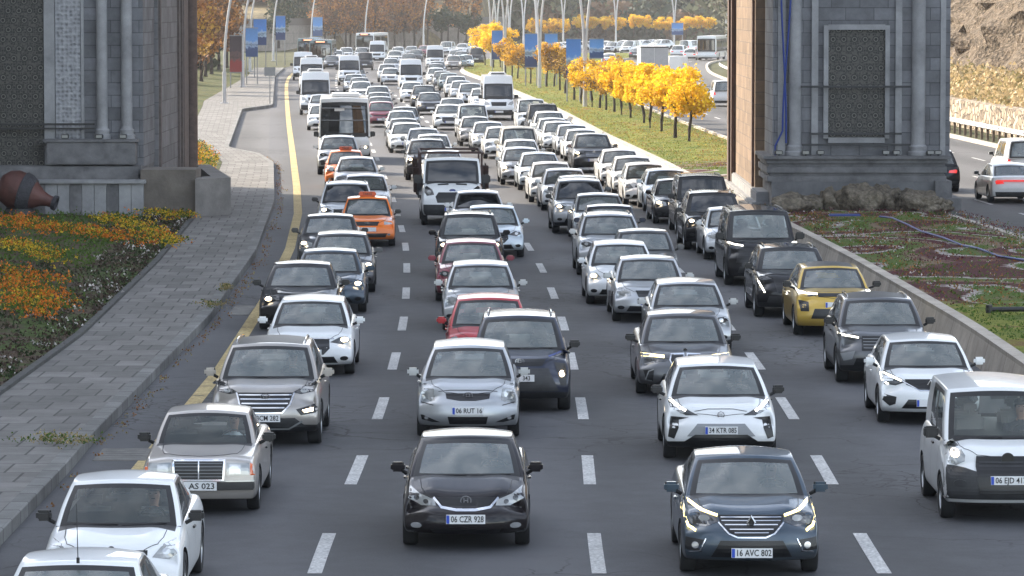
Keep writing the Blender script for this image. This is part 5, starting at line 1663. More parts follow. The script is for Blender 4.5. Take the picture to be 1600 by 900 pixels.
def carvedmat():
    m, nt, b = nodemat('carved_band'); L = nt.links.new
    tc = N(nt, 'TexCoord')
    vo = N(nt, 'TexVoronoi', feature='SMOOTH_F1'); vo.inputs['Scale'].default_value = 7; vo.inputs['Randomness'].default_value = .35; L(tc.outputs['Object'], vo.inputs['Vector'])
    vo2 = N(nt, 'TexVoronoi', feature='DISTANCE_TO_EDGE'); vo2.inputs['Scale'].default_value = 11; vo2.inputs['Randomness'].default_value = .2; L(tc.outputs['Object'], vo2.inputs['Vector'])
    ad = N(nt, 'Math', operation='ADD'); L(vo.outputs['Distance'], ad.inputs[0]); L(vo2.outputs['Distance'], ad.inputs[1])
    r_ = ramp(nt, [(.2, (.16, .165, .18)), (.6, (.33, .34, .36))]); L(ad.outputs[0], r_.inputs['Fac'])
    L(r_.outputs[0], b.inputs['Base Color']); b.inputs['Roughness'].default_value = .8
    bp = N(nt, 'Bump'); bp.inputs['Strength'].default_value = 1; bp.inputs['Distance'].default_value = .06; L(ad.outputs[0], bp.inputs['Height']); L(bp.outputs[0], b.inputs['Normal'])
    return m
CARV = carvedmat()
TOPZ = 34.0
def col_mb(x, r, y, z0, z1):
    b = MB()
    b.lathe([(r * 1.5, z0), (r * 1.5, z0 + .12), (r * 1.25, z0 + .16), (r * 1.3, z0 + .30), (r * 1.02, z0 + .36), (r, z0 + .45), (r, z1)], 20, 'Z', (x, y, 0))
    return b
def bays(parent, x0, x1, yf, zb, cols, panel, frame=True):
    pass
Z0 = 0.0
# right pier
g = empty('gate_pier', (11.7, 150, 0)); off = Vector((-11.7, -150, 0))
tag(g, 'stone gate pier on the right with framed dark lattice panel and hanging blue cables', 'gate pier', 'piers of the monumental gate over the road')
def gb(mbv, name, mat, ang=None, par=None):
    o = mbv.build(name, mat, g, ang=ang)
    o.matrix_parent_inverse = Matrix.Identity(4)
    for v in o.data.vertices: v.co += GOFF
    return o
GOFF = off
b = MB(); b.box(8.78, 14.75, 141.5, 146, 2.17, TOPZ); gb(b, 'wall', STONE)
b = MB(); b.box(8.45, 14.6, 146.0, 160, 0, TOPZ); gb(b, 'side_wall', STONE_W)
b = MB(); 
for k, (x0, x1) in enumerate(((8.28, 8.42), (8.20, 8.30))): b.box(x0, x1, 158.6 + k * .6, 159.2 + k * .6 + .3, 0, TOPZ)
b.box(8.36, 8.46, 146.4, 146.9, 0, TOPZ)
gb(b, 'corner_moulding', simple('moulding_brown', (.10, .06, .045), .8, var=.3))
b = MB(); b.box(8.30, 9.0, 142.6, 160.5, 0, .9, .04); b.box(8.1, 9.1, 142.2, 161, 0, .55, .05); gb(b, 'pedestal', STONE_L)
b = MB(); b.box(8.72, 14.62, 141.0, 146.0, .0, 1.31); gb(b, 'base', simple('base_concrete', (.12, .122, .128), .9, var=.35, vscale=.9, bump=.3))
b = MB(); b.box(14.3, 15.05, 140.4, 147, -.02, .78); b.box(14.2, 14.75, 140.7, 147, .78, 1.34); gb(b, 'corner_block', STONE_D)
b = MB()
for z0, z1, p in ((1.31, 1.50, .20), (1.50, 1.60, .14), (1.60, 1.82, .22), (1.82, 1.92, .16), (1.92, 2.06, .24), (2.06, 2.18, .34)): b.box(8.78 - p, 14.4 + p, 141.2 - p, 146, z0, z1 - .004, .015)
gb(b, 'plinth_moulding', STONE_D)
for x, r in ((9.52, .215), (13.68, .235)): gb(col_mb(x, r, 141.42, 2.18, TOPZ), 'column', STONE_L, 40)
b = MB()
for x0, x1, p in ((10.08, 10.30, .12), (12.90, 13.12, .12), (8.95, 9.2, .06), (14.42, 14.60, .05)): b.box(x0, x1, 141.5 - p, 141.6, 2.18, TOPZ)
gb(b, 'pilaster', STONE_L)
b = MB()
for x0, x1, z0, z1 in ((10.48, 10.64, 2.75, 6.55), (12.55, 12.70, 2.75, 6.55), (10.643, 12.547, 6.40, 6.58), (10.643, 12.547, 2.60, 2.78)): b.box(x0, x1, 141.33, 141.55, z0, z1)
gb(b, 'panel_frame', STONE_L)
b = MB(); b.box(10.64, 12.55, 141.44, 141.52, 2.78, 6.40); gb(b, 'lattice_panel', LATT)
b = MB()
for z, x0, x1 in ((4.50, 9.7, 13.4), (2.92, 10.0, 13.1), (2.55, 9.75, 13.4)): b.box(x0, x1, 141.12, 141.19, z - .04, z + .03)
gb(b, 'steel_bar', M['plastic'])
BLUE = simple('cable_blue', (.02, .045, .22), .5)
for sh, am, zb_ in ((0.0, .10, 2.6), (.12, -.14, 1.0)):
    b = MB(); pts = [(9.12 + sh + am * math.sin(z * .55) - (.25 if z < 3 and am < 0 else 0), 141.25, z) for z in np.arange(zb_, 16, .5)]
    b.tube(pts, .035, 6); gb(b, 'cable', BLUE)
for x in (9.0, 9.9, 10.4, 12.6, 12.95, 14.1, 14.35):
    b = MB(); b.box(x - .16, x + .10, 141.0, 141.22, 2.22, 2.36, .02); b.mi = 1; b.box(x - .13, x + .07, 140.985, 141.0, 2.24, 2.34)
    b.mi = 0; b.box(x - .05, x, 141.1, 141.16, 2.16, 2.25); gb(b, 'floodlight', [M['plastic'], M['lens']])
# left pier
g = empty('gate_pier', (-17.3, 150, 0)); GOFF = Vector((17.3, -150, 0))
tag(g, 'stone gate pier on the left with a carved pale band and twin columns', 'gate pier', 'piers of the monumental gate over the road')
b = MB(); b.box(-22.4, -12.42, 141.5, 146, 1.8, TOPZ); gb(b, 'wall', STONE)
b = MB(); b.box(-22.3, -12.30, 146, 160, 0, TOPZ); gb(b, 'side_wall', pavers('gate_stone_recess', (.17, .17, .18), 1.6, .55, .5, (.08, .08, .085), .012, 'XZ', .2))
b = MB()
for y in (146.3, 154.5, 156.0): b.box(-12.34, -12.22, y, y + .35, 0, TOPZ)
b.box(-12.40, -12.24, 157.0, 159.0, 0, TOPZ)
gb(b, 'corner_moulding', simple('moulding_grey_brown', (.12, .10, .095), .8, var=.3))
gb(col_mb(-12.22, .24, 160.1, 0, TOPZ), 'column', simple('corner_column', (.13, .10, .09), .8, var=.3), 40)
b = MB(); b.box(-22.3, -12.45, 140.7, 146, 0, 1.85); gb(b, 'base', STONE_D)
b = MB(); b.box(-15.6, -12.62, 140.55, 141.6, 1.9, 2.66, .03); b.box(-15.7, -12.55, 140.5, 141.6, 2.66, 2.74); b.box(-22, -12.5, 140.45, 141.5, 1.35, 1.82, .03); gb(b, 'ledge', STONE_D)
for x in (-13.79, -12.96): gb(col_mb(x, .19, 141.35, 2.74, TOPZ), 'column', STONE_L, 40)
b = MB(); b.box(-15.74, -15.38, 141.36, 141.52, 1.85, TOPZ); b.box(-14.50, -14.40, 141.40, 141.52, 2.7, TOPZ); gb(b, 'pilaster', STONE_L)
b = MB(); b.box(-15.36, -14.52, 141.42, 141.52, 2.74, TOPZ); gb(b, 'carved_band', CARV)
b = MB(); b.box(-18.6, -15.76, 141.44, 141.52, 1.85, TOPZ); gb(b, 'lattice_panel', LATT)
b = MB(); b.box(-18.8, -14.02, 141.12, 141.19, 3.20, 3.27); b.box(-18.8, -14.02, 141.12, 141.19, 3.06, 3.12); b.box(-16, -15.5, 141.1, 141.2, 2.5, 2.58); gb(b, 'steel_bar', M['trim'])
for x in (-15.0, -13.85, -13.05):
    b = MB(); b.box(x - .14, x + .12, 140.9, 141.15, 2.76, 2.90, .02); b.mi = 1; b.box(x - .11, x + .09, 140.885, 140.9, 2.78, 2.88); gb(b, 'floodlight', [M['plastic'], M['lens']])
# arch deck that joins the piers high above the road
b = MB(); b.box(-24, 16.5, 141.2, 160, TOPZ + .004, TOPZ + 6); b.box(-25, 17.5, 140.2, 161, TOPZ + 6.004, TOPZ + 7)
o = b.build('gate_beam', STONE); tag(o, 'stone beam bridging the two gate piers high above the road', 'gate beam')
# low stone walls round the left pier
b = MB(); b.box(-12.4, -10.55, 140.0, 142.4, -.02, 1.75, .02)
o = b.build('garden_wall', simple('wall_brown_grey', (.13, .115, .10), .9, var=.35, vscale=1, bump=.4, bscale=7)); tag(o, 'square grey brown wall block at the foot of the left gate pier', 'wall')
b = MB()
V = [(-10.55, 139.7), (-9.45, 141.0), (-11.4, 158.5), (-11.9, 158.3), (-10.2, 142.0), (-10.55, 141.5)]
h = [1.45, 1.45, 1.2, 1.2, 1.45, 1.45]
n = len(V); b.add([(x, y, 0) for x, y in V] + [(x, y, z) for (x, y), z in zip(V, h)], [tuple(range(n - 1, -1, -1)), tuple(range(n, 2 * n))] + [(k, (k + 1) % n, n + (k + 1) % n, n + k) for k in range(n)])
o = b.build('garden_wall', simple('wall_slab_grey', (.19, .18, .17), .9, var=.35, vscale=.9, bump=.3, bscale=6)); tag(o, 'grey slab wall that runs beside the left sidewalk behind the flower bed', 'wall')
b = MB()
for k in range(13):
    x = -17.6 + k * .41; b.mi = k % 3 % 2; b.box(x, x + .395, 139.75, 140.1, .2, 1.30)
b.mi = 0; b.box(-17.8, -12.2, 139.6, 140.3, 1.30, 1.42, .02)
o = b.build('planter_wall', [STONE_L, STONE_D]); tag(o, 'low wall of upright stone panels behind the marigolds and the jar', 'wall')

# ------------------------------------------------------------------ boulders under the right pier
def rock(name, loc, s, seed, mat, parent=None):
    rs = random.Random(seed)
    bm_ = bmesh.new(); bmesh.ops.create_icosphere(bm_, subdivisions=4, radius=1)
    from mathutils import noise
    o_ = Vector((rs.random() * 50, rs.random() * 50, rs.random() * 50))
    for v in bm_.verts:
        p = v.co.copy()
        d = 1 + .38 * noise.noise(p * 1.3 + o_) + .22 * noise.noise(p * 3.1 + o_) + .16 * abs(noise.noise(p * 6 + o_)) + .07 * noise.noise(p * 14 + o_)
        v.co = Vector((p.x * s[0], p.y * s[1], p.z * s[2])) * d
    me = bpy.data.meshes.new(name); bm_.to_mesh(me); bm_.free()
    me.polygons.foreach_set('use_smooth', [True] * len(me.polygons))
    o = link(name, me, mat, parent); o.location = loc; o.rotation_euler = (0, 0, rs.random() * 6); return o
ROCK = patchy('boulder', [(.3, (.045, .038, .03)), (.5, (.13, .112, .088)), (.7, (.23, .20, .155))], 1.6, bump=1.0, scale2=9)
for k, (px, py, sx, sz, t) in enumerate([(1238, 318, .62, .42, 'flat tan boulder at the left end of the row under the right pier'), (1272, 330, .55, .36, 'low tan boulder in front of the flat one under the right pier'), (1345, 318, .62, .66, 'tall rugged boulder in the middle of the row under the right pier'),
                                       (1385, 322, .60, .60, 'rounded brown boulder right of the tallest one under the pier'), (1432, 330, .75, .46, 'broad mossy boulder near the right end of the row'), (1300, 322, .40, .5, 'small pointed boulder left of the tallest one under the pier'), (1463, 338, .45, .30, 'smallest boulder at the right end of the row by the road')]):
    x, y = gp(px, py + 14, .35); x, y = x * 138.6 / y, 138.6 + (k % 2) * .5
    o = rock('boulder', (x, y, .45 + sz * .45), (sx * 1.3, sx * .9, sz * .95), 30 + k, ROCK); tag(o, t, 'boulder', 'boulders below the right gate pier')
# blue hose across the central bed, blue sheet and dropped pipe
b = MB()
hp = [(1375, 338, .64), (1395, 340, .64), (1418, 350, .64), (1440, 361, .64), (1475, 371, .64), (1505, 383, .64), (1530, 388, .64), (1562, 400, .64), (1600, 406, .64), (1700, 432, .64)]
pts = [(*gp(x, y, z), z) for x, y, z in hp]
b.tube([(p.x, p.y, p.z) for p in [Vector(q) for q in pts]], .03, 8)
o = b.build('water_hose', BLUE, ang=60); tag(o, 'long blue hose lying across the planted bed below the right pier', 'hose')
x, y = gp(1320, 336, .62)
me = MB(); me.box(x - .5, x + .5, y - .2, y + .2, .60, .66, .02); o = me.build('plastic_sheet', BLUE, ang=50); tag(o, 'crumpled blue plastic sheet lying before the boulders', 'sheet')
x, y = gp(1575, 488, .62)
b = MB(); b.tube([(x - .45, y, .68), (x + .5, y + .1, .68)], .055, 8); b.tube([(x - .38, y, .60), (x - .38, y, .78)], .075, 8)
o = b.build('irrigation_pipe', M['trim'], ang=50); tag(o, 'short black pipe fitting lying on the grass behind the median wall', 'pipe')
# amphora sculpture lying on the bank
g = empty('clay_jar', (-16.3, 139, .0)); tag(g, 'big terracotta jar lying on its side among the flowers on the left', 'jar sculpture')
CL = simple('terracotta', (.085, .032, .026), .6, var=.4, vscale=1.5, bump=.2); CLD = simple('jar_dark_relief', (.035, .035, .042), .7, var=.4, vscale=5, bump=1.0, bscale=14)
b = MB(); prof = [(.02, -.95), (.45, -.88), (.72, -.62), (.86, -.25), (.84, .1)]; b.lathe(prof, 32, 'X')
jar = b.build('jar_belly', CL, g, smooth=True)
b = MB(); b.lathe([(.84, .1), (.90, .14), (.84, .40), (.70, .62), (.62, .64)], 32, 'X'); jr = b.build('jar_relief_band', CLD, g, ang=40)
b = MB(); b.lathe([(.64, .62), (.52, .80), (.34, 1.05), (.25, 1.35), (.25, 1.55)], 28, 'X'); jn = b.build('jar_neck', CL, g, smooth=True)
b = MB(); b.lathe([(.25, 1.53), (.32, 1.56), (.34, 1.72), (.26, 1.74), (.20, 1.60), (.20, 1.2)], 24, 'X'); jl = b.build('jar_rim', CLD, g, ang=40)
for o in (jar, jr, jn, jl): o.rotation_euler = (0, R(18), R(-8)); o.location = (0, 0, 1.0)
b = MB(); b.lathe([(.8, -.1), (.6, .25)], 20, 'Z'); b.build('stand', M['plastic'], g)
x0, y0_ = gp(30, 300, .9); g.location = (x0 * 138.5 / y0_, 138.5, .35); g.scale = (.76, .76, .76)
# ------------------------------------------------------------------ trees
def tree_mesh(seed, h, trunk_h, cr, mats_leaf, leaf=.16, nleaf=1500, limbs=7, crown_h=None, trunk_r=.07, dens=1.0, conic=0.0, lean=0.0):
    rs = random.Random(seed); n_ = np.random.RandomState(seed)
    b = MB(); ch = crown_h or (h - trunk_h)
    top = Vector((rs.uniform(-.1, .1) + lean, rs.uniform(-.1, .1), trunk_h))
    b.tube([(0, 0, -.1), (rs.uniform(-.03, .03), 0, trunk_h * .5), top[:], (top.x, top.y, trunk_h + ch * .55)], [trunk_r * 1.25, trunk_r, trunk_r * .85, trunk_r * .3], 8)
    ends = []
    for k in range(limbs):
        a = 2 * math.pi * k / limbs + rs.uniform(-.4, .4); zz = trunk_h + ch * rs.uniform(-.02, .45)
        r_ = cr * rs.uniform(.5, .85) * (1 - conic * (zz - trunk_h) / ch)
        p0 = Vector((top.x, top.y, zz)); p2 = p0 + Vector((math.cos(a) * r_, math.sin(a) * r_, ch * rs.uniform(.18, .45))); p1 = p0.lerp(p2, .5) + Vector((0, 0, -.06 * ch))
        b.tube([p0, p1, p2], [trunk_r * .55, trunk_r * .35, trunk_r * .12], 5, cap=False); ends += [p1, p2]
        for q in range(2):
            e = p2 + Vector((rs.uniform(-.35, .35) * cr, rs.uniform(-.35, .35) * cr, rs.uniform(-.1, .3) * ch)); b.tube([p1.lerp(p2, .6), e], [trunk_r * .2, trunk_r * .07], 4, cap=False); ends.append(e)
    tm = b.mesh(ang=60)
    # clumps of leaves around twigs and through the crown
    cl = []
    for e in ends: cl.append((e.x, e.y, e.z, cr * rs.uniform(.22, .40)))
    for k in range(int(18 * dens)):
        u = n_.uniform(0, 1); z = trunk_h + ch * (.08 + .88 * u); rr = cr * math.sqrt(max(.05, 1 - (2 * u - .9) ** 2)) * (1 - conic * u)
        a = n_.uniform(0, 6.28); r_ = rr * n_.uniform(.25, .95)
        cl.append((top.x + math.cos(a) * r_, top.y + math.sin(a) * r_, z, cr * n_.uniform(.2, .42)))
    cl = np.array(cl); pick = n_.randint(0, len(cl), nleaf)
    d = n_.normal(0, 1, (nleaf, 3)); d /= np.linalg.norm(d, axis=1)[:, None]; rad = n_.uniform(.3, 1, nleaf) ** .5
    C = cl[pick, :3] + d * (cl[pick, 3] * rad)[:, None]
    C[:, 2] = np.maximum(C[:, 2], trunk_h * .8)
    ang = n_.uniform(0, 2 * np.pi, nleaf); ti = n_.uniform(-.9, .9, nleaf)
    s_ = leaf * n_.uniform(.6, 1.3, nleaf)
    u = np.stack([np.cos(ang), np.sin(ang), ti * .5], 1) * s_[:, None] * .5
    w = np.stack([-np.sin(ang) * ti, np.cos(ang) * ti, 1 - np.abs(ti) * .6], 1) * s_[:, None] * .5
    V = np.stack([C - u - w * .3, C + u * .2 - w, C + u + w * .3, C - u * .2 + w], 1).reshape(-1, 3)
    me = bpy.data.meshes.new('crown')
    me.vertices.add(4 * nleaf); me.vertices.foreach_set('co', V.ravel())
    me.loops.add(4 * nleaf); me.loops.foreach_set('vertex_index', np.arange(4 * nleaf, dtype=np.int32))
    me.polygons.add(nleaf); me.polygons.foreach_set('loop_start', np.arange(0, 4 * nleaf, 4, dtype=np.int32)); me.polygons.foreach_set('loop_total', np.full(nleaf, 4, dtype=np.int32))
    me.polygons.foreach_set('material_index', (pick % len(mats_leaf)).astype(np.int32)); me.update(calc_edges=True)
    for m_ in mats_leaf: me.materials.append(m_)
    return tm, me
BARK = simple('bark', (.045, .035, .028), .95, var=.4, vscale=3, bump=.6)
BARKP = simple('bark_pale', (.13, .095, .07), .95, var=.4, vscale=3)
TY1 = leafmat('leaf_yellow', (.88, .60, .04), .15, .5); TY2 = leafmat('leaf_deep_yellow', (.82, .47, .03), .2, .5); TO1 = leafmat('leaf_ochre', (.44, .26, .05), .3, .3)
TB1 = leafmat('leaf_rust', (.22, .10, .04), .35, .15); TB2 = leafmat('leaf_brown', (.13, .075, .038), .35, .2); TG1 = leafmat('leaf_pine', (.022, .045, .025), .4, .1); TG2 = leafmat('leaf_olive', (.10, .11, .055), .4, .15)
TG3 = leafmat('leaf_dull_green', (.045, .06, .022), .4, .15); TO2 = leafmat('leaf_orange', (.36, .165, .04), .35, .25); TSV = leafmat('leaf_silver', (.26, .25, .17), .3, .2)
TREES = {}
def tree(kind, x, y, z, label, group, sc_=1.0, name='tree', cat='tree'):
    vs = TREES[kind]; tm, cm = vs[rnd.randrange(len(vs))]
    t = empty(name, (x, y, z), rnd.uniform(0, 6.28)); t.scale = (sc_, sc_, sc_ * rnd.uniform(.92, 1.08) * (.84 if kind in ('yel', 'och', 'mix', 'sparse') else 1))
    link('trunk', tm, BARK, t); link('crown', cm, None, t)
    tag(t, label, cat, group); return t
TREES['yel'] = [tree_mesh(s, 4.0, 1.45, 1.25, [TY1, TY1, TY2], .15, 2900, trunk_r=.085) for s in (1, 2, 3)]
TREES['och'] = [tree_mesh(s, 3.9, 1.5, 1.1, [TO1, TO1, TY2], .14, 2300, trunk_r=.08) for s in (4, 5)]
TREES['mix'] = [tree_mesh(s, 4.0, 1.5, 1.15, [TY2, TO1, TY1], .14, 2300, trunk_r=.08) for s in (6, 7)]
TREES['sparse'] = [tree_mesh(s, 3.8, 1.6, 1.0, [TO1, TB2], .15, 500, trunk_r=.08) for s in (8, 9)]
TREES['rust'] = [tree_mesh(s, 11, 1.9, 2.3, [TB1, TB2, TO2], .28, 2300, crown_h=8.5, limbs=12, trunk_r=.17, dens=2.2, conic=.45) for s in (11, 12, 13)]
TREES['orange'] = [tree_mesh(s, 9, 1.8, 2.0, [TO2, TO1, TB1], .28, 2200, crown_h=7, limbs=10, trunk_r=.17, dens=2, conic=.3) for s in (14, 15)]
TREES['pine'] = [tree_mesh(s, 13, 2.0, 3.2, [TG1, TG1, TG2], .42, 3200, crown_h=11, limbs=12, trunk_r=.25, dens=3, conic=.55) for s in (16, 17)]
TREES['round'] = [tree_mesh(s, 5.5, 2.6, 2.2, [TG1, TG1, TG3], .30, 2000, limbs=8, trunk_r=.16, dens=2) for s in (18,)]
TREES['bank'] = [tree_mesh(s, 7, .8, 3.2, [TG2, TSV, TSV], .42, 2600, limbs=9, trunk_r=.2, dens=2.4) for s in (19, 20)]
TREES['poplar'] = [tree_mesh(s, 12, 2, 1.5, [TO2, TB2], .3, 1500, crown_h=10, limbs=12, trunk_r=.15, dens=2.5, conic=.6) for s in (21,)]

# median row: trunk feet measured on the photo
row = [(1077, 223, 'yel'), (1055, 218, 'yel'), (1034, 207, 'yel'), (1016, 202, 'yel'), (1006, 194, 'yel'), (985, 186, 'yel'), (971, 181, 'mix'), (960, 176, 'och'), (947, 173, 'och'), (937, 170, 'sparse'), (925, 168, 'mix'), (908, 163, 'mix'),
       (897, 157, 'sparse'), (883, 147, 'sparse'), (875, 142, 'sparse'), (866, 136, 'och'), (854, 136, 'och'), (829, 131, 'sparse'), (821, 129, 'sparse'), (809, 123, 'och'), (800, 121, 'och'), (790, 115, 'och'), (782, 105, 'yel'), (771, 105, 'yel'), (758, 101, 'yel')]
desc = {'yel': 'bright yellow young tree', 'och': 'ochre brown young tree', 'mix': 'golden and ochre young tree', 'sparse': 'half bare brownish young tree'}
ordn = ['nearest', 'second', 'third', 'fourth', 'fifth', 'sixth', 'seventh', 'eighth', 'ninth', 'tenth', 'eleventh', 'twelfth', 'thirteenth', 'fourteenth', 'fifteenth', 'sixteenth', 'seventeenth', 'eighteenth', 'nineteenth', 'twentieth',
        'twenty-first', 'twenty-second', 'twenty-third', 'twenty-fourth', 'twenty-fifth', 'twenty-sixth', 'twenty-seventh', 'twenty-eighth', 'twenty-ninth', 'thirtieth']
def onm(i):
    if i < len(ordn): return ordn[i]
    tens = {3: 'thirty', 4: 'forty', 5: 'fifty'}[(i + 1) // 10]; u = (i + 1) % 10
    return tens + ('-' + ['', 'first', 'second', 'third', 'fourth', 'fifth', 'sixth', 'seventh', 'eighth', 'ninth'][u] if u else '')
for i, (px, py, k) in enumerate(row):
    x, y = gp(px, py, .18)
    s_ = 1.0 if py > 110 else (1.25 if k == 'yel' else 1.1)
    tree(k, x, y, .15, f'{desc[k]}, {onm(i)} from the camera in the grassy median row', 'young trees planted in the median', s_ * rnd.uniform(.95, 1.08))
# far yellow row across the bend
for i, px in enumerate([905, 925, 946, 968, 990, 1010, 1030, 1046, 1072, 1090, 1108]):
    y = 735; x = (px - 800) / F_PX * y
    tree('yel', x, y, 1.0, f'yellow tree beyond the packed bend, {onm(i)} from the left in the far row', 'far row of yellow trees', 1.05)
for i, px in enumerate([832, 848, 866, 880]):
    y = 660; x = (px - 800) / F_PX * y
    tree('mix', x, y, 1.0, f'golden tree behind the blue median banners, {onm(i)} from the left', 'golden trees behind the banners', 1.05)
# left: orange avenue on the lawn
for i, (px, py) in enumerate([(297, 141), (306, 136), (316, 128), (326, 125), (332, 118), (341, 115), (352, 108), (364, 104)]):
    x, y = gp(px, py, .5)
    tree('orange' if i < 3 else 'rust', x - .6, y, .4, f'{"orange leaved" if i < 3 else "rust brown"} tree on the lawn past the left pier, {onm(i)} in its line', 'avenue trees on the left lawn')
for i, (px, y) in enumerate([(318, 430), (345, 470), (372, 520), (300, 400)]):
    tree('pine', (px - 800) / F_PX * y - 3, y, 1.0, f'dark pine behind the orange trees on the left, {onm(i)} of four', 'dark pines on the left', .8)
rw_ = [(-75, 520), (-55, 570), (-36, 610), (-24, 640), (-13, 664), (-5, 674), (4, 690)]
# brown row before the retaining wall
for i, px in enumerate([508, 524, 541, 548, 560, 586, 603, 617, 632, 648, 668, 700, 716, 740]):
    y = 640.0
    for _ in range(12): x = (px - 800) / F_PX * y; y = float(np.interp(x, [p[0] for p in rw_], [p[1] for p in rw_])) - 6 - (i % 3)
    tree('rust' if px < 655 else 'poplar', x, y, .3, f'tall bare-stemmed brown tree before the far retaining wall, {onm(i)} from the left', 'brown trees before the retaining wall')
for i, (px, y) in enumerate([(455, 640), (474, 660), (436, 610)]):
    tree('pine', (px - 800) / F_PX * y, y, .5, f'dark green pine left of the far retaining wall, the {["middle", "right-hand", "left-hand"][i]} one of three', 'pines by the buses', .75)
for i, px in enumerate([690, 729]):
    y = 650; tree('round', (px - 800) / F_PX * y, y, .0, ['round clipped dark green tree by the far wall, the left one of the pair', 'round clipped dark green tree by the far wall, the right one of the pair'][i], 'clipped round trees')
for i, (px, y) in enumerate([(1122, 470), (1138, 440), (1150, 400), (1160, 520), (1110, 620), (1128, 690)]):
    tree('bank', (px - 800) / F_PX * y + 4, y, 1.6 if y < 600 else 4, f'silvery olive shrub tree on the bank left of the right pier, {onm(i)} from the front', 'olive shrub trees on the right bank', .9 if y < 600 else 1.3)

# ------------------------------------------------------------------ lamps
GALV = simple('galvanised_steel', (.52, .52, .53), .45, .3, var=.12, vscale=2)
def lamp_arm(b, x0, side, zs, reach, h):
    pts = []
    for t in np.linspace(0, 1, 12):
        pts.append((x0 + side * reach * (t ** 1.9) , 0, zs + (h - zs) * (1 - (1 - t) ** 1.35)))
    b.tube(pts, [lerp(.10, .065, k / 11) for k in range(12)], 8)
    return pts[-1]
def lamp(x, y, z, double, label, group, lean=1):
    key = ('d' if double else 's', lean)
    t = empty('street_lamp', (x, y, z)); tag(t, label, 'street lamp', group)
    if key not in LAMPS:
        b = MB(); b.tube([(0, 0, 0), (0, 0, 2.2)], [.15, .14], 12); b.mi = 0; b.box(-.28, .28, -.28, .28, 0, .06)
        if double: b.tube([(0, 0, 2.2), (0, 0, 3.4)], [.12, .10], 10)
        pm_ = b.mesh(ang=50)
        arms = []
        for s in ((-1, 1) if double else (lean,)):
            b = MB(); 
            if double: e = lamp_arm(b, s * .05, s, 3.2, 2.0, 12.5)
            else: e = lamp_arm(b, 0, s, 2.1, 2.2, 11.5)
            hb = MB(); hb.box(e[0] - .12 + s * .1, e[0] + s * .9 if s > 0 else e[0] + .12, -.16, .16, e[2] - .06, e[2] + .10, .04) if s > 0 else hb.box(e[0] - .9, e[0] + .12, -.16, .16, e[2] - .06, e[2] + .10, .04)
            arms.append((b.mesh(ang=60), hb.mesh(ang=50)))
        LAMPS[key] = (pm_, arms)
    pm_, arms = LAMPS[key]
    link('post', pm_, GALV, t)
    for am, hm in arms:
        a = link('arm', am, GALV, t); link('lamp_head', hm, M['panel'], a)
LAMPS = {}
for i, (px, py) in enumerate([(914, 167), (843, 137), (789, 112), (768, 103)]):
    x, y = gp(px, py, .2); lamp(x, y, .15, True, f'pale twin-armed street lamp in the median, {onm(i)} from the camera', 'twin lamps in the median')
for i, (px, y) in enumerate([(776, 520), (796, 560), (818, 590), (838, 625), (880, 640), (962, 640), (1053, 650), (1134, 660)]):
    lamp((px - 800) / F_PX * y, y, .2, True, f'distant twin-armed lamp along the far bend, {onm(i)} from the left', 'distant twin lamps along the bend')
for i, (px, py) in enumerate([(351, 161), (380, 135), (391, 111), (427.5, 95), (487, 76), (571, 72), (662, 71)]):
    x, y = gp(px, max(py, 78), .2)
    if py < 78: y = 590 + 12 * (i - 4); x = (px - 800) / F_PX * y
    lamp(x, y, .2, False, f'curved single street lamp on the left roadside, {onm(i)} from the camera', 'curved lamps on the left roadside')
# street cabinet like post guards
for i, (px, py) in enumerate([(391, 112)]):
    x, y = gp(px, py, .2); b = MB(); b.box(x - .14, x + .14, y - .1, y + .1, .19, 1.5, .02); o = b.build('bollard', M['white'], ang=50); tag(o, 'white marker post beside the third left street lamp', 'marker post')
x, y = gp(422, 162, .2)
b = MB(); b.tube([(x, y, .15), (x, y, 2.7)], .035, 8); o = b.build('sign_post', M['panel'], ang=60); tag(o, 'thin grey sign post on the left sidewalk by the bus bay', 'sign post')
bb_ = MB(); bb_.box(x - .38, x + .38, y - .03, y - .01, 2.15, 2.75); bb_.build('sign_plate', M['panel'], o)

# ------------------------------------------------------------------ banners
def bannermat(name, top, mid, low, seed):
    m, nt, b = nodemat(name); L = nt.links.new
    tc = N(nt, 'TexCoord'); sp = N(nt, 'SeparateXYZ'); L(tc.outputs['Generated'], sp.inputs[0])
    ns = N(nt, 'TexNoise'); ns.inputs['Scale'].default_value = 4; ns.inputs['Detail'].default_value = 5; mp = N(nt, 'Mapping'); mp.inputs['Location'].default_value = (seed, 0, 0); mp.inputs['Scale'].default_value = (1, 1, 2.5); L(tc.outputs['Generated'], mp.inputs[0]); L(mp.outputs[0], ns.inputs['Vector'])
    ad = N(nt, 'Math', operation='MULTIPLY_ADD'); L(ns.outputs['Fac'], ad.inputs[0]); ad.inputs[1].default_value = .35; s2 = N(nt, 'Math', operation='SUBTRACT'); L(sp.outputs[2], s2.inputs[0]); s2.inputs[1].default_value = .17; L(s2.outputs[0], ad.inputs[2])
    r_ = ramp(nt, [(0, low), (.30, low), (.36, mid), (.42, tuple(c * .4 for c in mid)), (.50, mid), (.58, top), (1, tuple(c * .8 for c in top))]); L(ad.outputs[0], r_.inputs['Fac'])
    L(r_.outputs[0], b.inputs['Base Color']); b.inputs['Roughness'].default_value = .45; return m
BN = [bannermat('banner_blue_print', (.06, .22, .60), (.35, .48, .62), (.015, .04, .14), 1), bannermat('banner_sky_print', (.10, .28, .62), (.30, .42, .60), (.02, .06, .18), 5)]
BNR = bannermat('banner_dark_red', (.035, .02, .03), (.10, .05, .05), (.22, .02, .02), 9)
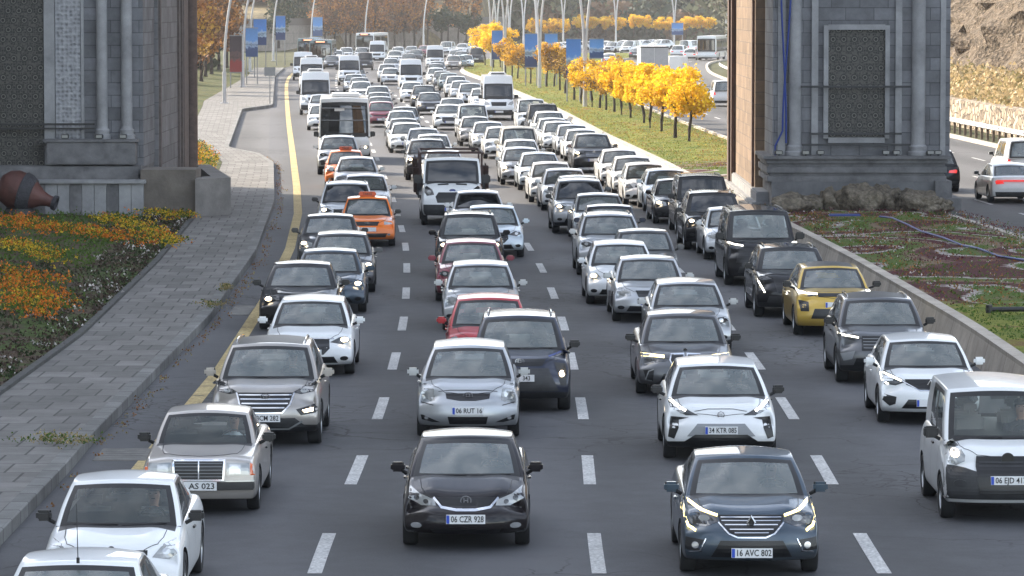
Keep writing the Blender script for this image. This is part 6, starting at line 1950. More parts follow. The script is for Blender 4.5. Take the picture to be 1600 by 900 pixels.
def banner(px, y0p, y1p, wpx, Y, mat, label, rz=0.0):
    s = F_PX / Y; x = (px - 800) / s; zt = 7.4 - y0p / s; zb_ = 7.4 - y1p / s; w = wpx / s
    t = empty('banner_stand', (x, Y, 0), rz); tag(t, label, 'banner', 'printed banners on posts')
    b = MB()
    for sx in (-1, 1): b.tube([(sx * w * .44, .06, 0.05), (sx * w * .44, .06, zt)], .05, 6)
    b.build('post', M['panel'], t)
    b = MB(); b.box(-w / 2, w / 2, -.03, .03, zb_, zt); b.build('printed_panel', mat, t)
    b = MB(); b.box(-w / 2 - .03, w / 2 + .03, -.04, .04, zt, zt + .06); b.box(-w / 2 - .03, w / 2 + .03, -.04, .04, zb_ - .06, zb_); b.build('frame', M['panel'], t)
for a in [(896, 61, 122, 23, 297, BN[0], 'tall blue banner left of the nearest twin lamp in the median'), (932, 61, 90, 22, 300, BN[1], 'tall blue banner right of the nearest twin lamp in the median'),
          (830, 53, 104, 20, 352, BN[0], 'blue banner left of the second twin lamp in the median'), (861, 53, 84, 20, 355, BN[1], 'blue banner right of the second twin lamp in the median'),
          (777, 48, 92, 17, 428, BN[0], 'blue banner between the yellow and ochre median trees'), (1058, 36, 54, 18, 640, BN[1], 'small distant blue banner on the far bend'),
          (394, 44, 88, 19, 362, BN[1], 'nearest blue banner on the left roadside'), (407, 30, 70, 20, 395, BN[0], 'second blue banner on the left roadside, partly behind the nearest'), (439, 25, 62, 15, 470, BN[0], 'third blue banner on the left roadside by a lamp'),
          (497, 27, 56, 15, 590, BN[1], 'small blue banner above the city buses on the left'), (369, 56, 112, 19, 345, BNR, 'dark red and black banner beside the first left lamp'), (580, 22, 42, 12, 650, BNR, 'small dark banner among the brown trees by the far wall')]:
    banner(*a)

# ------------------------------------------------------------------ far retaining wall, hills, footbridge
RW = [(-75, 520), (-55, 570), (-36, 610), (-24, 640), (-13, 664), (-5, 674), (-1, 690), (-1, 720)]
rw = catmull(RW, 6)
RWM = pavers('retaining_wall_stone', (.25, .225, .20), 3.0, 1.5, .5, (.16, .15, .14), .03, 'UV', .12)
o = extrude_path('retaining_wall', rw, [(.5, 0), (0, 0), (0, 3.6), (.6, 3.7), (.6, 3.0)], RWM, None); tag(o, 'long grey stone retaining wall behind the brown trees across the bend', 'wall')
o = extrude_path('fence', offset(rw, .4), [(0, 3.6), (0, 4.7), (.03, 4.7), (.03, 3.6)], simple('mesh_fence', (.12, .11, .10), .8), None); tag(o, 'low dark fence along the top of the far retaining wall', 'fence')
def hill(name, x0, x1, y0, y1, f, mat, nx=90, ny=60, kind='structure'):
    V = []; from_ = mathutils_noise
    for j in range(ny + 1):
        for i in range(nx + 1):
            x = lerp(x0, x1, i / nx); y = lerp(y0, y1, j / ny); V.append((x, y, f(x, y)))
    F = [(j * (nx + 1) + i, j * (nx + 1) + i + 1, (j + 1) * (nx + 1) + i + 1, (j + 1) * (nx + 1) + i) for j in range(ny) for i in range(nx)]
    o = link(name, mk(V, F, None, True), mat)
    if kind: tag(o, kind=kind)
    return o
from mathutils import noise as mathutils_noise
def ns(x, y, s, seed=0): return mathutils_noise.noise(Vector((x / s + seed, y / s, seed * 1.7)))
hill('hillside', -260, -3, 520, 1000, lambda x, y: (-1 if y < float(np.interp(x, [p[0] for p in rw], [p[1] for p in rw])) + 1.2 else 3.2 + max(0, y - 660) * .10 + 3 * ns(x, y, 60) + .6 * ns(x, y, 9)) * max(0, min(1, (-3 - x) / 2.5)) if x > -75 else 3.2 + (y - 500) * .08 + 3 * ns(x, y, 60), DRY, 120, 100)
hill('far_hill', -500, 900, 900, 2200, lambda x, y: (y - 900) * .19 * (1 + .3 * ns(x, y, 220)) + 14 * ns(x, y, 150, 3) + 2 * ns(x, y, 30), patchy('far_hill_scrub', [(.35, (.05, .06, .035)), (.5, (.10, .095, .06)), (.66, (.22, .18, .12))], .02, scale2=.2), 140, 90)
hill('left_hill', -240, -29, 150, 560, lambda x, y: max(-.1, ((-x - 31 - max(0, y - 400) * .05) * .28)) + 1.2 * ns(x, y, 25) * (1 if x < -36 else 0), GRASS, 60, 80)
# far-off woods as single masses
def wood(name, pts_, size, n_, mats, label, seed):
    rs = np.random.RandomState(seed); P_ = np.array(pts_); k = rs.randint(0, len(P_), n_)
    c = P_[k]; r = c[:, 3]
    d = rs.normal(0, 1, (n_, 3)); d /= np.linalg.norm(d, axis=1)[:, None]; C = c[:, :3] + d * (r * rs.uniform(.4, 1, n_) ** .5)[:, None]; C[:, 2] += r * .8
    a = rs.uniform(0, 6.28, n_); ti = rs.uniform(-.9, .9, n_); s_ = size * rs.uniform(.5, 1.3, n_)
    u = np.stack([np.cos(a), np.sin(a), ti * .5], 1) * s_[:, None]; w = np.stack([-np.sin(a) * ti, np.cos(a) * ti, 1 - abs(ti) * .5], 1) * s_[:, None]
    V = np.stack([C - u, C - w * .8, C + u, C + w], 1).reshape(-1, 3)
    me = bpy.data.meshes.new(name); me.vertices.add(4 * n_); me.vertices.foreach_set('co', V.ravel()); me.loops.add(4 * n_); me.loops.foreach_set('vertex_index', np.arange(4 * n_, dtype=np.int32))
    me.polygons.add(n_); me.polygons.foreach_set('loop_start', np.arange(0, 4 * n_, 4, dtype=np.int32)); me.polygons.foreach_set('loop_total', np.full(n_, 4, dtype=np.int32))
    me.polygons.foreach_set('material_index', (k % len(mats)).astype(np.int32)); me.update(calc_edges=True)
    tag(link(name, me, mats), label, 'wood', kind='stuff')
pp = []
for _ in range(190):
    y = rnd.uniform(700, 900); x = rnd.uniform(-.075, .0) * y; 
    if -.03 * y < x and rnd.random() < .6: continue
    pp.append((x, y, 3.2 + (y - 660) * .1, rnd.uniform(2.5, 5)))
for _ in range(90):
    y = rnd.uniform(690, 780); x = rnd.uniform(-.06, -.022) * y
    pp.append((x, y, 3.5 + (y - 660) * .1, rnd.uniform(1.5, 3)))
wood('distant_wood', pp, .7, 40000, [TG3, TB1, TG1, TB2, TO1], 'mixed brown and dark green wood on the slope above the far wall', 5)
pp = []
for _ in range(330):
    y = rnd.uniform(770, 1150); x = rnd.uniform(.0, .075) * y
    pp.append((x, y, max(0, (y - 900) * .19) - 1, rnd.uniform(3, 8)))
wood('distant_wood', pp, .75, 80000, [TG1, TG1, TG3, TG2, TB2], 'hazy dark green wood beyond the far bend in the centre', 6)
pp = []
for _ in range(170):
    y = rnd.uniform(250, 470); x = -31 - rnd.random() * 30 - max(0, y - 400) * .05
    pp.append((x, y, (-x - 31) * .28, rnd.uniform(1.5, 3.6)))
wood('distant_wood', pp, .55, 26000, [TG3, TG1, TO2, TG3, TB2], 'dense mixed wood on the left slope behind the orange trees', 7)
b = MB(); y = 860; 
b.box(17, 36, y, y + 3, 5.2, 5.9); b.box(17, 36, y - .1, y, 5.9, 7.0)
for x in (18, 27, 35): b.box(x - .4, x + .4, y + .4, y + 2.4, -.1, 5.2)
o = b.build('footbridge', simple('bridge_ochre', (.52, .40, .22), .8)); tag(o, 'ochre footbridge far beyond the yellow trees', 'bridge')
b = MB(); y = 790; x = (829 - 800) / F_PX * y; b.box(x - 1.2, x + 1.2, y, y + .3, 2.2, 7.2); b.box(x - .2, x + .2, y + .3, y + .6, 0, 3); o = b.build('sign_pylon', simple('pylon_orange', (.60, .20, .08), .6, var=.4, vscale=.6)); tag(o, 'orange sign pylon rising behind the median trees in the distance', 'sign')

# ------------------------------------------------------------------ right side: guardrail, stone wall, rock face
CLIFF = patchy('rock_face', [(.30, (.035, .027, .018)), (.40, (.13, .10, .07)), (.48, (.25, .195, .14)), (.54, (.08, .062, .042)), (.62, (.26, .205, .15)), (.72, (.15, .12, .08))], .8, bump=1.0, scale2=4.5, bd=.5)
def cliff():  # broken limestone face
    V = []; ny, nz = 210, 60
    for j in range(ny + 1):
        y = lerp(120, 460, j / ny); xb = float(np.interp(y, [p[1] for p in opR], [p[0] for p in opR])) + 4.6
        for k in range(nz + 1):
            t = k / nz; z = 1.2 + t * 30
            x = xb + .8 + t * 26 + 1.7 * ns(y, z * 2, 9, 2) + 1.0 * abs(ns(y + z, z * 1.6, 3.4, 5)) * 2 + .7 * ns(y, z, 1.4, 8) + 1.1 * (.5 - abs(ns(y * 1.2, z, 1.0, 11)))
            x += max(0, 1 - t * 9) * 0
            V.append((x, y + .8 * ns(z, y, 2.5, 4), z))
    F = [(j * (nz + 1) + k, j * (nz + 1) + k + 1, (j + 1) * (nz + 1) + k + 1, (j + 1) * (nz + 1) + k) for j in range(ny) for k in range(nz)]
    me = mk(V, F); me.flip_normals() if me.polygons[0].normal.x > 0 else None
    tag(link('rock_face', me, CLIFF), kind='structure')
cliff()
rp = [p for p in opR if 100 < p[1] < 440]
def rubble():
    m, nt, b = nodemat('rubble_wall'); L = nt.links.new
    tc = N(nt, 'TexCoord')
    vo = N(nt, 'TexVoronoi', feature='DISTANCE_TO_EDGE'); vo.inputs['Scale'].default_value = 2.4; L(tc.outputs['Object'], vo.inputs['Vector'])
    vc = N(nt, 'TexVoronoi'); vc.inputs['Scale'].default_value = 2.4; L(tc.outputs['Object'], vc.inputs['Vector'])
    bw = N(nt, 'RGBToBW'); L(vc.outputs['Color'], bw.inputs[0])
    r1 = ramp(nt, [(.2, (.20, .15, .10)), (.5, (.40, .32, .23)), (.8, (.52, .44, .34))]); L(bw.outputs[0], r1.inputs['Fac'])
    r2 = ramp(nt, [(.02, (.25, .25, .25)), (.09, (1, 1, 1))]); L(vo.outputs['Distance'], r2.inputs['Fac'])
    mx = N(nt, 'Mix', data_type='RGBA', blend_type='MULTIPLY'); mx.inputs[0].default_value = 1; L(r1.outputs[0], mx.inputs[6]); L(r2.outputs[0], mx.inputs[7])
    L(mx.outputs[2], b.inputs['Base Color']); b.inputs['Roughness'].default_value = .9
    bp = N(nt, 'Bump'); bp.inputs['Distance'].default_value = .15; L(r2.outputs[0], bp.inputs['Height']); L(bp.outputs[0], b.inputs['Normal'])
    return m
SW = rubble()
o = extrude_path('stone_wall', offset(rp, -3.2), [(0, 0), (0, 1.55), (-.45, 1.62), (-1.9, 1.6), (-2.4, 2.3)], SW, None); tag(o, 'rough stone wall at the foot of the rock face on the right', 'wall')
pts = []
for _ in range(4200):
    y = rnd.uniform(150, 420); xb = float(np.interp(y, [p[1] for p in opR], [p[0] for p in opR]))
    u = rnd.random() ** 1.6
    pts.append((xb + 3.9 + u * 2.6, y, 1.55 + u * 1.5, 2 if (y > 262 and y < 285 and u < .3) else (0 if rnd.random() < .75 else 1)))
tufts('dry_scrub', pts, .30, [leafmat('straw', (.52, .40, .22)), leafmat('scrub_olive', (.30, .26, .12)), leafmat('shrub_red', (.40, .06, .05))], 'dry straw coloured scrub and a red bush above the stone wall', 'scrub', 5, 12, flat=.3)
# guardrail with separate posts
grp = offset(rp, -1.3)
g = empty('guardrail', (grp[0][0], grp[0][1], 0)); tag(g, 'long steel guardrail with posts below the stone wall on the right', 'guardrail')
rr, s = resample(grp, 2.0)
b = MB(); A = offset(rr, 0)
for (za, zb_, d) in ((.62, .70, 0), (.70, .74, .05), (.74, .82, 0)):
    pass
b.tube([(x, y, .66) for x, y in rr], .07, 6); b.tube([(x, y, .80) for x, y in rr], .07, 6); b.tube([(x, y, .73) for x, y in rr], .05, 6)
o = b.build('rail', GALV, g, ang=60); o.location = -Vector(g.location)
pm_ = MB(); pm_.box(-.07, .07, -.05, .05, 0, .78); pm_ = pm_.mesh()
for x, y in rr[:100]:
    if y > 180: 
        o = link('post', pm_, simple('post_brown', (.16, .12, .09), .8) if 'post_brown' not in bpy.data.materials else bpy.data.materials['post_brown'], g); o.location = (x - g.location.x, y - g.location.y, 0)

# ------------------------------------------------------------------ unseen block left of the road, added to throw the foreground shade
g = empty('shade_block', (-52, 118, 0)); tag(g, 'unseen tall pale block added left of the road to shade the foreground', 'shade block')
b = MB(); b.box(-15, 15, -95, 66, -.1, 52); b.build('wall', simple('render_pale', (.42, .40, .38), .9, var=.1, vscale=.2), g)
b = MB(); b.box(-15.4, 15.4, -95.4, 66.4, 52.004, 53.2); b.build('roof', CONC, g)
wm = MB(); wm.box(0, .06, -1.1, 1.1, -.9, .9); wm = wm.mesh()
k = 0
for yy in range(-88, 66, 16):
    for zz in range(4, 50, 8):
        o = link('window', wm, M['lensdark'], g); o.location = (15.0, yy, zz); k += 1
        if k >= 96: break
    if k >= 96: break
# ------------------------------------------------------------------ traffic. (roof centre px, roof top py, kind, colour, extra) in the 1600x900 photo
LANES = {}
V1 = [  # lane 1, left
 (135, 857, 'e301r', 'white'), (200, 735, 'e301', 'white'), (331, 630, 'old', 'beige'), (430, 520, 'tucson', 'champagne'), (492, 458, 'p308', 'white'), (473, 405, 'insig', 'black'),
 (515, 387.5, 'sedan_d', 'bluegrey'), (535, 358, 'hatch_lit', 'grey'), (516, 331.5, 'sedan_lit', 'darkgrey'), (574, 304, 'taxi', 'orange'), (542, 279, 'suv_dark', 'pearl'), (571, 270, 'sedan_a', 'pearl'),
 (557, 242.5, 'hatch_a', 'silver'), (540, 232.5, 'taxi', 'orange'), (529, 208.5, 'suv_a', 'silver'), (538, 145, 'coach', 'white'), (504, 162, 'sedan_a', 'white'), (503, 146, 'hatch_a', 'silver'),
 (493, 107, 'minibus', 'white'), (487, 86, 'minibus', 'white'), (474, 80, 'panelvan', 'white'), (491, 58, 'citybus', 'teal'), (509, 60.5, 'citybus', 'teal')]
V2 = [  # lane 2
 (731, 668, 'civic', 'blackbrown'), (734, 527, 'auris', 'silver'), (812, 487, 'rav', 'navy'), (763, 456, 'hatch_c', 'red'), (750, 404, 'hatch_a', 'silver'), (735, 370.5, 'hatch_b', 'maroon'), (732, 326, 'suv_b', 'black'),
 (768, 318, 'sedan_b', 'iceblue'), (746, 295, 'sedan_tint', 'pearl'), (705, 244, 'transit', 'white'), (692, 232.5, 'sedan_a', 'silver'), (666, 213.5, 'suv_b', 'darkgrey'), (676, 208, 'sedan_b', 'white'), (661, 198.5, 'sedan_c', 'silver'),
 (635, 190, 'sedan_a', 'white'), (630, 183, 'hatch_a', 'grey'), (627, 171.5, 'sedan_b', 'silver'), (632, 165.5, 'sedan_c', 'darkgrey'), (595, 157, 'hatch_c', 'maroon'), (594, 149.5, 'sedan_a', 'grey'), (592, 143, 'sedan_b', 'grey'),
 (590, 132.5, 'suv_a', 'silver'), (564, 126, 'sedan_a', 'white'), (562, 120, 'sedan_c', 'grey'), (553, 114.5, 'hatch_lit', 'silver'), (558, 106, 'sedan_a', 'grey'), (545, 85, 'panelvan', 'white'), (571, 81, 'minivan_dark', 'darkgrey'),
 (519, 86, 'sedan_a', 'darkgrey'), (527, 77.5, 'sedan_a', 'white'), (545, 73, 'suv_a', 'pearl'), (565, 73, 'suv_a', 'silver'), (593, 63, 'panelvan', 'white'), (592, 50, 'citybus', 'white')]
V3 = [  # lane 3
 (1158, 697, 'megane', 'bluegrey'), (1114, 554, 'mg', 'white'), (1063, 481.5, 'bmw', 'grey'), (1069, 432, 'hatch_b', 'silver'), (1010, 396.5, 'sedan_a', 'silver'), (965, 372.5, 'hatch_lit', 'white'), (1003, 355, 'sedan_c', 'grey'),
 (951, 330.5, 'suv_a', 'silver'), (950, 317, 'sedan_c', 'navy'), (933, 299.5, 'sedan_c', 'lightgrey'), (910, 281, 'suv_dark', 'silver'), (902, 272, 'sedan_b', 'grey'), (880, 261, 'sedan_a', 'white'), (859, 251, 'sedan_c', 'white'),
 (841, 236, 'sedan_b', 'iceblue'), (812, 228, 'hatch_lit', 'silver'), (812, 216, 'sedan_a', 'white'), (806, 195.5, 'minivan', 'cream'), (781, 196, 'hatch_a', 'white'), (762, 188.5, 'sedan_lit', 'silver'), (741, 180, 'hatch_c', 'champagne'),
 (736, 160.5, 'minivan', 'white'), (700, 161.5, 'hatch_b', 'white'), (706, 152, 'sedan_a', 'silver'), (671, 143, 'sedan_d', 'darkgrey'), (662, 131, 'suv_b', 'darkgrey'), (643, 127, 'sedan_a', 'white'),
 (640, 91, 'panelvan', 'white'), (610, 105, 'hatch_a', 'white'), (605, 98.5, 'suv_a', 'silver'), (611, 90, 'sedan_a', 'silver'), (618, 78, 'suv_a', 'white'), (623, 72.5, 'sedan_a', 'white'), (639, 83, 'sedan_b', 'grey'), (644, 71.5, 'sedan_a', 'silver'), (651, 77, 'sedan_b', 'darkgrey'), (664, 70.5, 'sedan_a', 'maroon')]
V4 = [  # lane 4, right
 (1534, 582, 'doblo', 'white'), (1432, 518, 'clio', 'white'), (1362, 452, 'pug', 'grey'), (1290, 407.5, 'yellow', 'yellow'), (1226, 376, 'qash', 'black'), (1172, 317, 'mvan', 'black'), (1140, 321, 'sedan_a', 'pearl'), (1116, 299, 'suv_dark', 'black'),
 (1087, 267, 'minivan_dark', 'black'), (1055, 277, 'sedan_lit', 'black'), (1037, 261, 'hatch_b', 'iceblue'), (1004, 252, 'hatch_c', 'white'), (986, 242, 'sedan_a', 'white'), (966, 231, 'sedan_b', 'white'), (922, 205, 'suv_b', 'darkgrey'), (907, 200, 'sedan_a', 'white'),
 (893, 193, 'sedan_c', 'silver'), (871, 188, 'sedan_a', 'white'), (862, 183, 'hatch_a', 'silver'), (856, 171.5, 'suv_a', 'white'), (845, 159.5, 'minivan_dark', 'black'), (827, 152.5, 'minivan', 'white'), (777, 112, 'minibus', 'white'), (752, 136.5, 'hatch_lit', 'white'),
 (734, 128, 'suv_b', 'silver'), (720, 125, 'sedan_a', 'silver'), (712, 117, 'suv_a', 'pearl'), (701, 113, 'sedan_b', 'teal'), (691, 110, 'sedan_c', 'grey'), (681, 105, 'sedan_lit', 'white'), (681, 98.5, 'sedan_c', 'grey'), (683, 94.5, 'sedan_a', 'silver'), (683, 70, 'panelvan', 'white'),
 (706, 86, 'hatch_lit', 'champagne'), (717, 85.5, 'sedan_a', 'teal'), (728, 85, 'sedan_lit', 'iceblue'), (726, 79.5, 'sedan_b', 'darkgrey'), (713, 77, 'sedan_a', 'silver'), (741, 74, 'minivan_dark', 'darkgrey'), (701, 64.5, 'minivan', 'white'), (724, 67.5, 'sedan_a', 'pearl'), (741, 64.5, 'suv_a', 'white')]
V5 = [(948, 63.5, 'sedan_a', 'white'), (962, 64.5, 'suv_a', 'silver'), (976, 62.5, 'sedan_b', 'white'), (990, 63, 'minivan', 'white'), (1005, 62, 'sedan_a', 'pearl'), (1020, 61.5, 'sedan_a', 'silver'), (1036, 61, 'suv_a', 'white'), (884, 65, 'sedan_a', 'white'), (900, 64.5, 'sedan_b', 'silver'),
      (915, 64, 'sedan_a', 'white'), (931, 63, 'hatch_a', 'grey'), (868, 66, 'sedan_c', 'white'), (852, 66.5, 'sedan_a', 'grey')]
# opposite carriageway, seen from behind: (rear centre px, roof py, kind, colour)
V6 = [(1588, 252, 'sedan_b', 'white', 9.2), (1606, 216.5, 'minivan', 'white', 0), (1466, 231, 'suv_b', 'black', 0), (1133, 125, 'minivan', 'white', 0), (1103, 55.5, 'citybus', 'white', 0), (1023, 72.6, 'box', 'white', 0), (1060, 87, 'panelvan', 'white', 0),
      (1077, 75, 'hatch_a', 'white', 0), (1057, 70, 'suv_a', 'white', 0), (1067, 62.5, 'minivan', 'white', 0), (951, 82.6, 'sedan_a', 'white', 0), (992, 74, 'sedan_c', 'grey', 0), (1090, 68, 'sedan_a', 'maroon', 0)]
CN = {'white': 'white', 'pearl': 'pearl white', 'silver': 'silver', 'lightgrey': 'light grey', 'grey': 'grey', 'darkgrey': 'dark grey', 'black': 'black', 'blackbrown': 'black', 'navy': 'dark blue', 'bluegrey': 'blue grey', 'red': 'red', 'maroon': 'dark red',
      'orange': 'orange', 'yellow': 'yellow', 'beige': 'beige', 'champagne': 'silver beige', 'iceblue': 'pale blue', 'teal': 'grey green', 'cream': 'cream white'}
def kn(kind):
    if kind in ('minibus', 'coach', 'taxi'): return kind
    if kind == 'citybus': return 'city bus'
    if kind == 'panelvan': return 'high-roofed van'
    if kind == 'transit': return 'flatbed truck'
    if kind in ('minivan', 'minivan_dark', 'doblo'): return 'small van'
    if kind == 'mvan': return 'passenger van'
    if kind in ('suv_a', 'suv_b', 'suv_dark', 'tucson', 'rav', 'pug', 'qash'): return 'sport utility car'
    if kind.startswith('hatch') or kind in ('mg', 'auris', 'clio', 'p308', 'yellow'): return 'hatchback'
    if kind == 'box': return 'box truck'
    return 'saloon'
CATS = {'saloon': 'car', 'hatchback': 'car', 'sport utility car': 'car', 'small van': 'van', 'passenger van': 'van', 'high-roofed van': 'van', 'flatbed truck': 'truck', 'city bus': 'bus', 'coach': 'coach', 'minibus': 'minibus', 'taxi': 'taxi', 'box truck': 'truck'}
SPECIAL = {
 'e301r': 'white saloon cut off by the bottom left corner with an aerial on its roof', 'e301': 'white saloon with black mirrors behind the one in the bottom left corner', 'old': 'boxy beige old saloon with upright grille and orange indicators',
 'tucson': 'silver beige sport utility car with plate BCM 282', 'p308': 'white hatchback behind the silver beige sport utility car in the left lane', 'insig': 'black saloon with lit slanted headlights nearest the yellow line behind the white hatchback',
 'civic': 'black saloon with plate 06 CZR 928 at the front of the centre left lane', 'auris': 'silver hatchback with plate 06 RUT 16 behind the black saloon', 'rav': 'dark blue sport utility car with lit fog lamp behind the silver hatchback',
 'megane': 'blue grey saloon with plate 16 AVC 802 and glowing angular headlights', 'mg': 'white hatchback with plate 34 KTR 085 and black side vents', 'bmw': 'grey saloon with kidney grille and amber-lit headlights', 'doblo': 'white small van with black bumper and plate 06 EJD 417 at the right edge',
 'clio': 'white hatchback just behind the white small van by the median wall', 'pug': 'grey sport utility car with black roof behind the white hatchback by the median wall', 'yellow': 'mustard yellow hatchback with a black roof', 'qash': 'black sport utility car with sloping bright light strip behind the yellow hatchback',
 'mvan': 'big black passenger van beside the median wall near the right pier', 'transit': 'white flatbed truck with a dark ladder rack over the cab', 'coach': 'white coach with a huge dark windshield in the left lane'}
lane_nm = {1: 'far left lane', 2: 'second lane from the left', 3: 'third lane from the left', 4: 'lane beside the median', 5: 'distant bend behind the median trees', 6: 'opposite carriageway'}
placed = []
def put(lst, lane):
    items = []
    for i, it in enumerate(lst):
        cx, ry, kind, colr = it[:4]
        r_, P = proto(kind)
        H, L = P['H'], P['L']
        extra = {'minibus': .17, 'coach': .17}.get(kind, 0)
        yr = F_PX * (CAM_H - H) / ry
        for _ in range(3):                   # which point of the roof line stands highest in the picture
            if kind in ('minibus', 'coach'): tops = [(P['yr0'] * L + 1.2, H + .17)]
            else: tops = [(lerp(P['yr0'], P['yr1'], v) * L, H - P['arcz'] * (2 * (v - .42)) ** 2 - (.03 if v in (0, 1) else 0) + (.03 if P['rail'] else 0)) for v in [k / 10 for k in range(11)]]
            if kind == 'transit': tops.append((P['yr1'] * L - .5, 2.34 if False else H))
            fr = yr - tops[0][0]
            roof, z = min(tops, key=lambda t: (CAM_H - t[1]) / (fr + t[0]))
            yr = F_PX * (CAM_H - z) / ry
        s = F_PX / yr
        X = (cx - 800) / s
        Yf = yr - roof                       # front bumper
        yaw = yaw_at((kerbR if min(math.hypot(p[0] - X, p[1] - Yf) for p in kerbR) < min(math.hypot(p[0] - X, p[1] - Yf) for p in yel) else yel) if Yf > 420 else [( (a[0] + b_[0]) / 2, a[1]) for a, b_ in [((xat(yel, q), q), (xat(kerbR, q), q)) for q in range(20, 540, 6)]], X, Yf) if lane != 6 else 0
        c_, s_ = math.cos(yaw), math.sin(yaw)
        # centre of the car from the roof reference point
        d = L / 2 - roof
        Xc, Yc = X - s_ * d, yr + c_ * d
        items.append([Yf, Xc, Yc, yaw, kind, colr, L, P['W']])
    items.sort(key=lambda q: q[0])
    return items
allv = {}
for ln, lst in ((1, V1), (2, V2), (3, V3), (4, V4), (5, V5)):
    allv[ln] = put(lst, ln)
# keep bumpers apart: nudge a car back when it would touch one ahead of it in any lane
flat = sorted([it + [ln] for ln in allv for it in allv[ln]], key=lambda q: q[2])
moved = 0
for rep in range(40):
    ch = False
    for i in range(len(flat)):
        for j in range(i + 1, len(flat)):
            a, b_ = flat[i], flat[j]
            if b_[2] - a[2] > 16: break
            c_, s_ = math.cos(a[3]), math.sin(a[3])
            dx, dy = b_[1] - a[1], b_[2] - a[2]
            lx, ly = dx * c_ + dy * s_, -dx * s_ + dy * c_
            ox = (a[7] + b_[7]) / 2 + .10 - abs(lx); oy = (a[6] + b_[6]) / 2 + .35 - abs(ly)
            if ox > 0 and oy > 0:
                ch = True; moved += 1
                if ox < .8 and ox < oy:
                    sg = 1 if lx > 0 else -1
                    b_[1] += sg * ox * c_ * .5; b_[2] += sg * ox * s_ * .5; a[1] -= sg * ox * c_ * .5; a[2] -= sg * ox * s_ * .5
                else:
                    sg = 1 if ly > 0 else -1
                    q = b_ if sg > 0 else a
                    f_ = oy
                    q[1] += -s_ * f_; q[2] += c_ * f_
    flat.sort(key=lambda q: q[2])
    if not ch: break
print('nudges', moved, 'rounds', rep)
def lod(y): return 2 if y < 175 else (1 if y < 240 else 0)
VEH = []
cnt = 0
bylane = {k: [f for f in flat if f[8] == k] for k in lane_nm}
for ln in (1, 2, 3, 4, 5):
    prev = None
    for i, it in enumerate(bylane[ln]):
        Yf, X, Y, yaw, kind, colr, L, W, _ = it
        nm = kn(kind)
        if kind in SPECIAL: lab = SPECIAL[kind]
        else:
            ab = f', behind the {CN[prev[1]]} {prev[0]}' if prev and len((CN[prev[1]] + prev[0]).split()) <= 3 else ''
            lab = f'{CN[colr]} {nm}, {onm(i)} vehicle back in the {lane_nm[ln]}'
            if len((lab + ab).split()) <= 16: lab += ab
        prev = (nm, colr)
        t = place(proto(kind)[0], X, Y, yaw, colr, lod(Y), lab, CATS[nm], f'vehicles queuing in the {lane_nm[ln]}')
        VEH.append((t, kind, X, Y, yaw))
# opposite carriageway
# box truck
def boxtruck():
    g = empty('box_truck', (0, 0, 0))
    b = MB(); b.box(-1.15, 1.15, -3.0, 2.9, 1.05, 3.58, .02); b.build('cargo_box', M['white'], g, ang=40)
    b = MB()
    for x0, x1 in ((-1.12, -.02), (.02, 1.12)): b.box(x0, x1, 2.9, 2.93, 1.1, 3.48)
    b.build('rear_door', simple('door_grey', (.42, .43, .45), .5, var=.1), g)
    b = MB(); b.box(-1.17, 1.17, 2.88, 2.95, 3.48, 3.60); b.box(-1.17, 1.17, 2.88, 2.95, 1.0, 1.1); b.build('door_frame', M['trim'], g)
    b = MB(); b.box(-1.0, 1.0, -4.6, -3.05, .5, 2.5, .15); b.build('cab', M['white'], g, ang=40)
    b = MB(); b.box(-.5, .5, -4.5, 2.8, .6, 1.0); b.build('chassis', M['trim'], g)
    tm, rm = wheel_meshes(.42, .26)
    for y in (-3.9, 1.9):
        for s in (-1, 1):
            o = link('wheel', tm, M['tyre'], g); o.location = (s * .95, y, .42); q = link('rim', rm, [M['rim'], M['trim']], o)
    for s in (-1, 1):
        b = MB(); b.box(s * .85 - .14, s * .85 + .14, 2.9, 2.96, .78, .92); b.build('tail_light', M['red'], g)
    return g
lab6 = ['white saloon with a full-width red tail light on the opposite road', 'white boxy small van beyond the white saloon on the opposite road', 'black sport utility car driving away, half hidden by the right pier', 'white family car driving away just left of the right pier',
        'white city bus seen from behind on the far opposite road', 'white box truck with grey rear doors behind the yellow trees', 'white high-roofed van beside the box truck on the opposite road', 'white hatchback left of the distant bus on the opposite road', 'white sport utility car above the high-roofed van on the opposite road',
        'white small van farthest along the opposite road beside the bus', 'white saloon on the opposite road behind the blue banners', 'grey saloon left of the box truck on the opposite road', 'dark red saloon beside the distant bus on the opposite road']
for i, (cx, ry, kind, colr, _) in enumerate(V6):
    if kind == 'box': H, L, hh = 3.58, 7.5, 3.58
    else:
        P = proto(kind)[1]; H, L = P['H'], P['L']; hh = H
    s = ry / (CAM_H - hh); yr = F_PX / s
    toroof = L - (P['yr1'] * L if kind != 'box' else L) + .25
    if kind in ('sedan_b', 'sedan_a', 'sedan_c'): toroof = (1 - .55) * L
    X = (cx - 800) / F_PX * (yr - toroof); Yb = yr - toroof
    yaw0 = yaw_at(opL, X - 6, Yb)
    Xc = X - math.sin(yaw0) * L / 2; Yc = Yb + math.cos(yaw0) * L / 2
    nm = kn(kind)
    if kind == 'box':
        t = boxtruck(); t.location = (Xc, Yc, 0); t.rotation_euler = (0, 0, yaw0 + math.pi); tag(t, lab6[i], 'truck', 'vehicles driving away on the opposite road')
    else:
        t = place(proto(kind)[0], Xc, Yc, yaw0 + math.pi, colr, 2, lab6[i], CATS[nm], 'vehicles driving away on the opposite road')
    VEH.append((t, kind, Xc, Yc, yaw0 + math.pi))
    if i == 0:
        b = MB(); b.box(-.72, .72, L / 2 + .0, L / 2 + .03, .80, .86, .01); o = b.build('tail_light_bar', M['red'], t, ang=50)

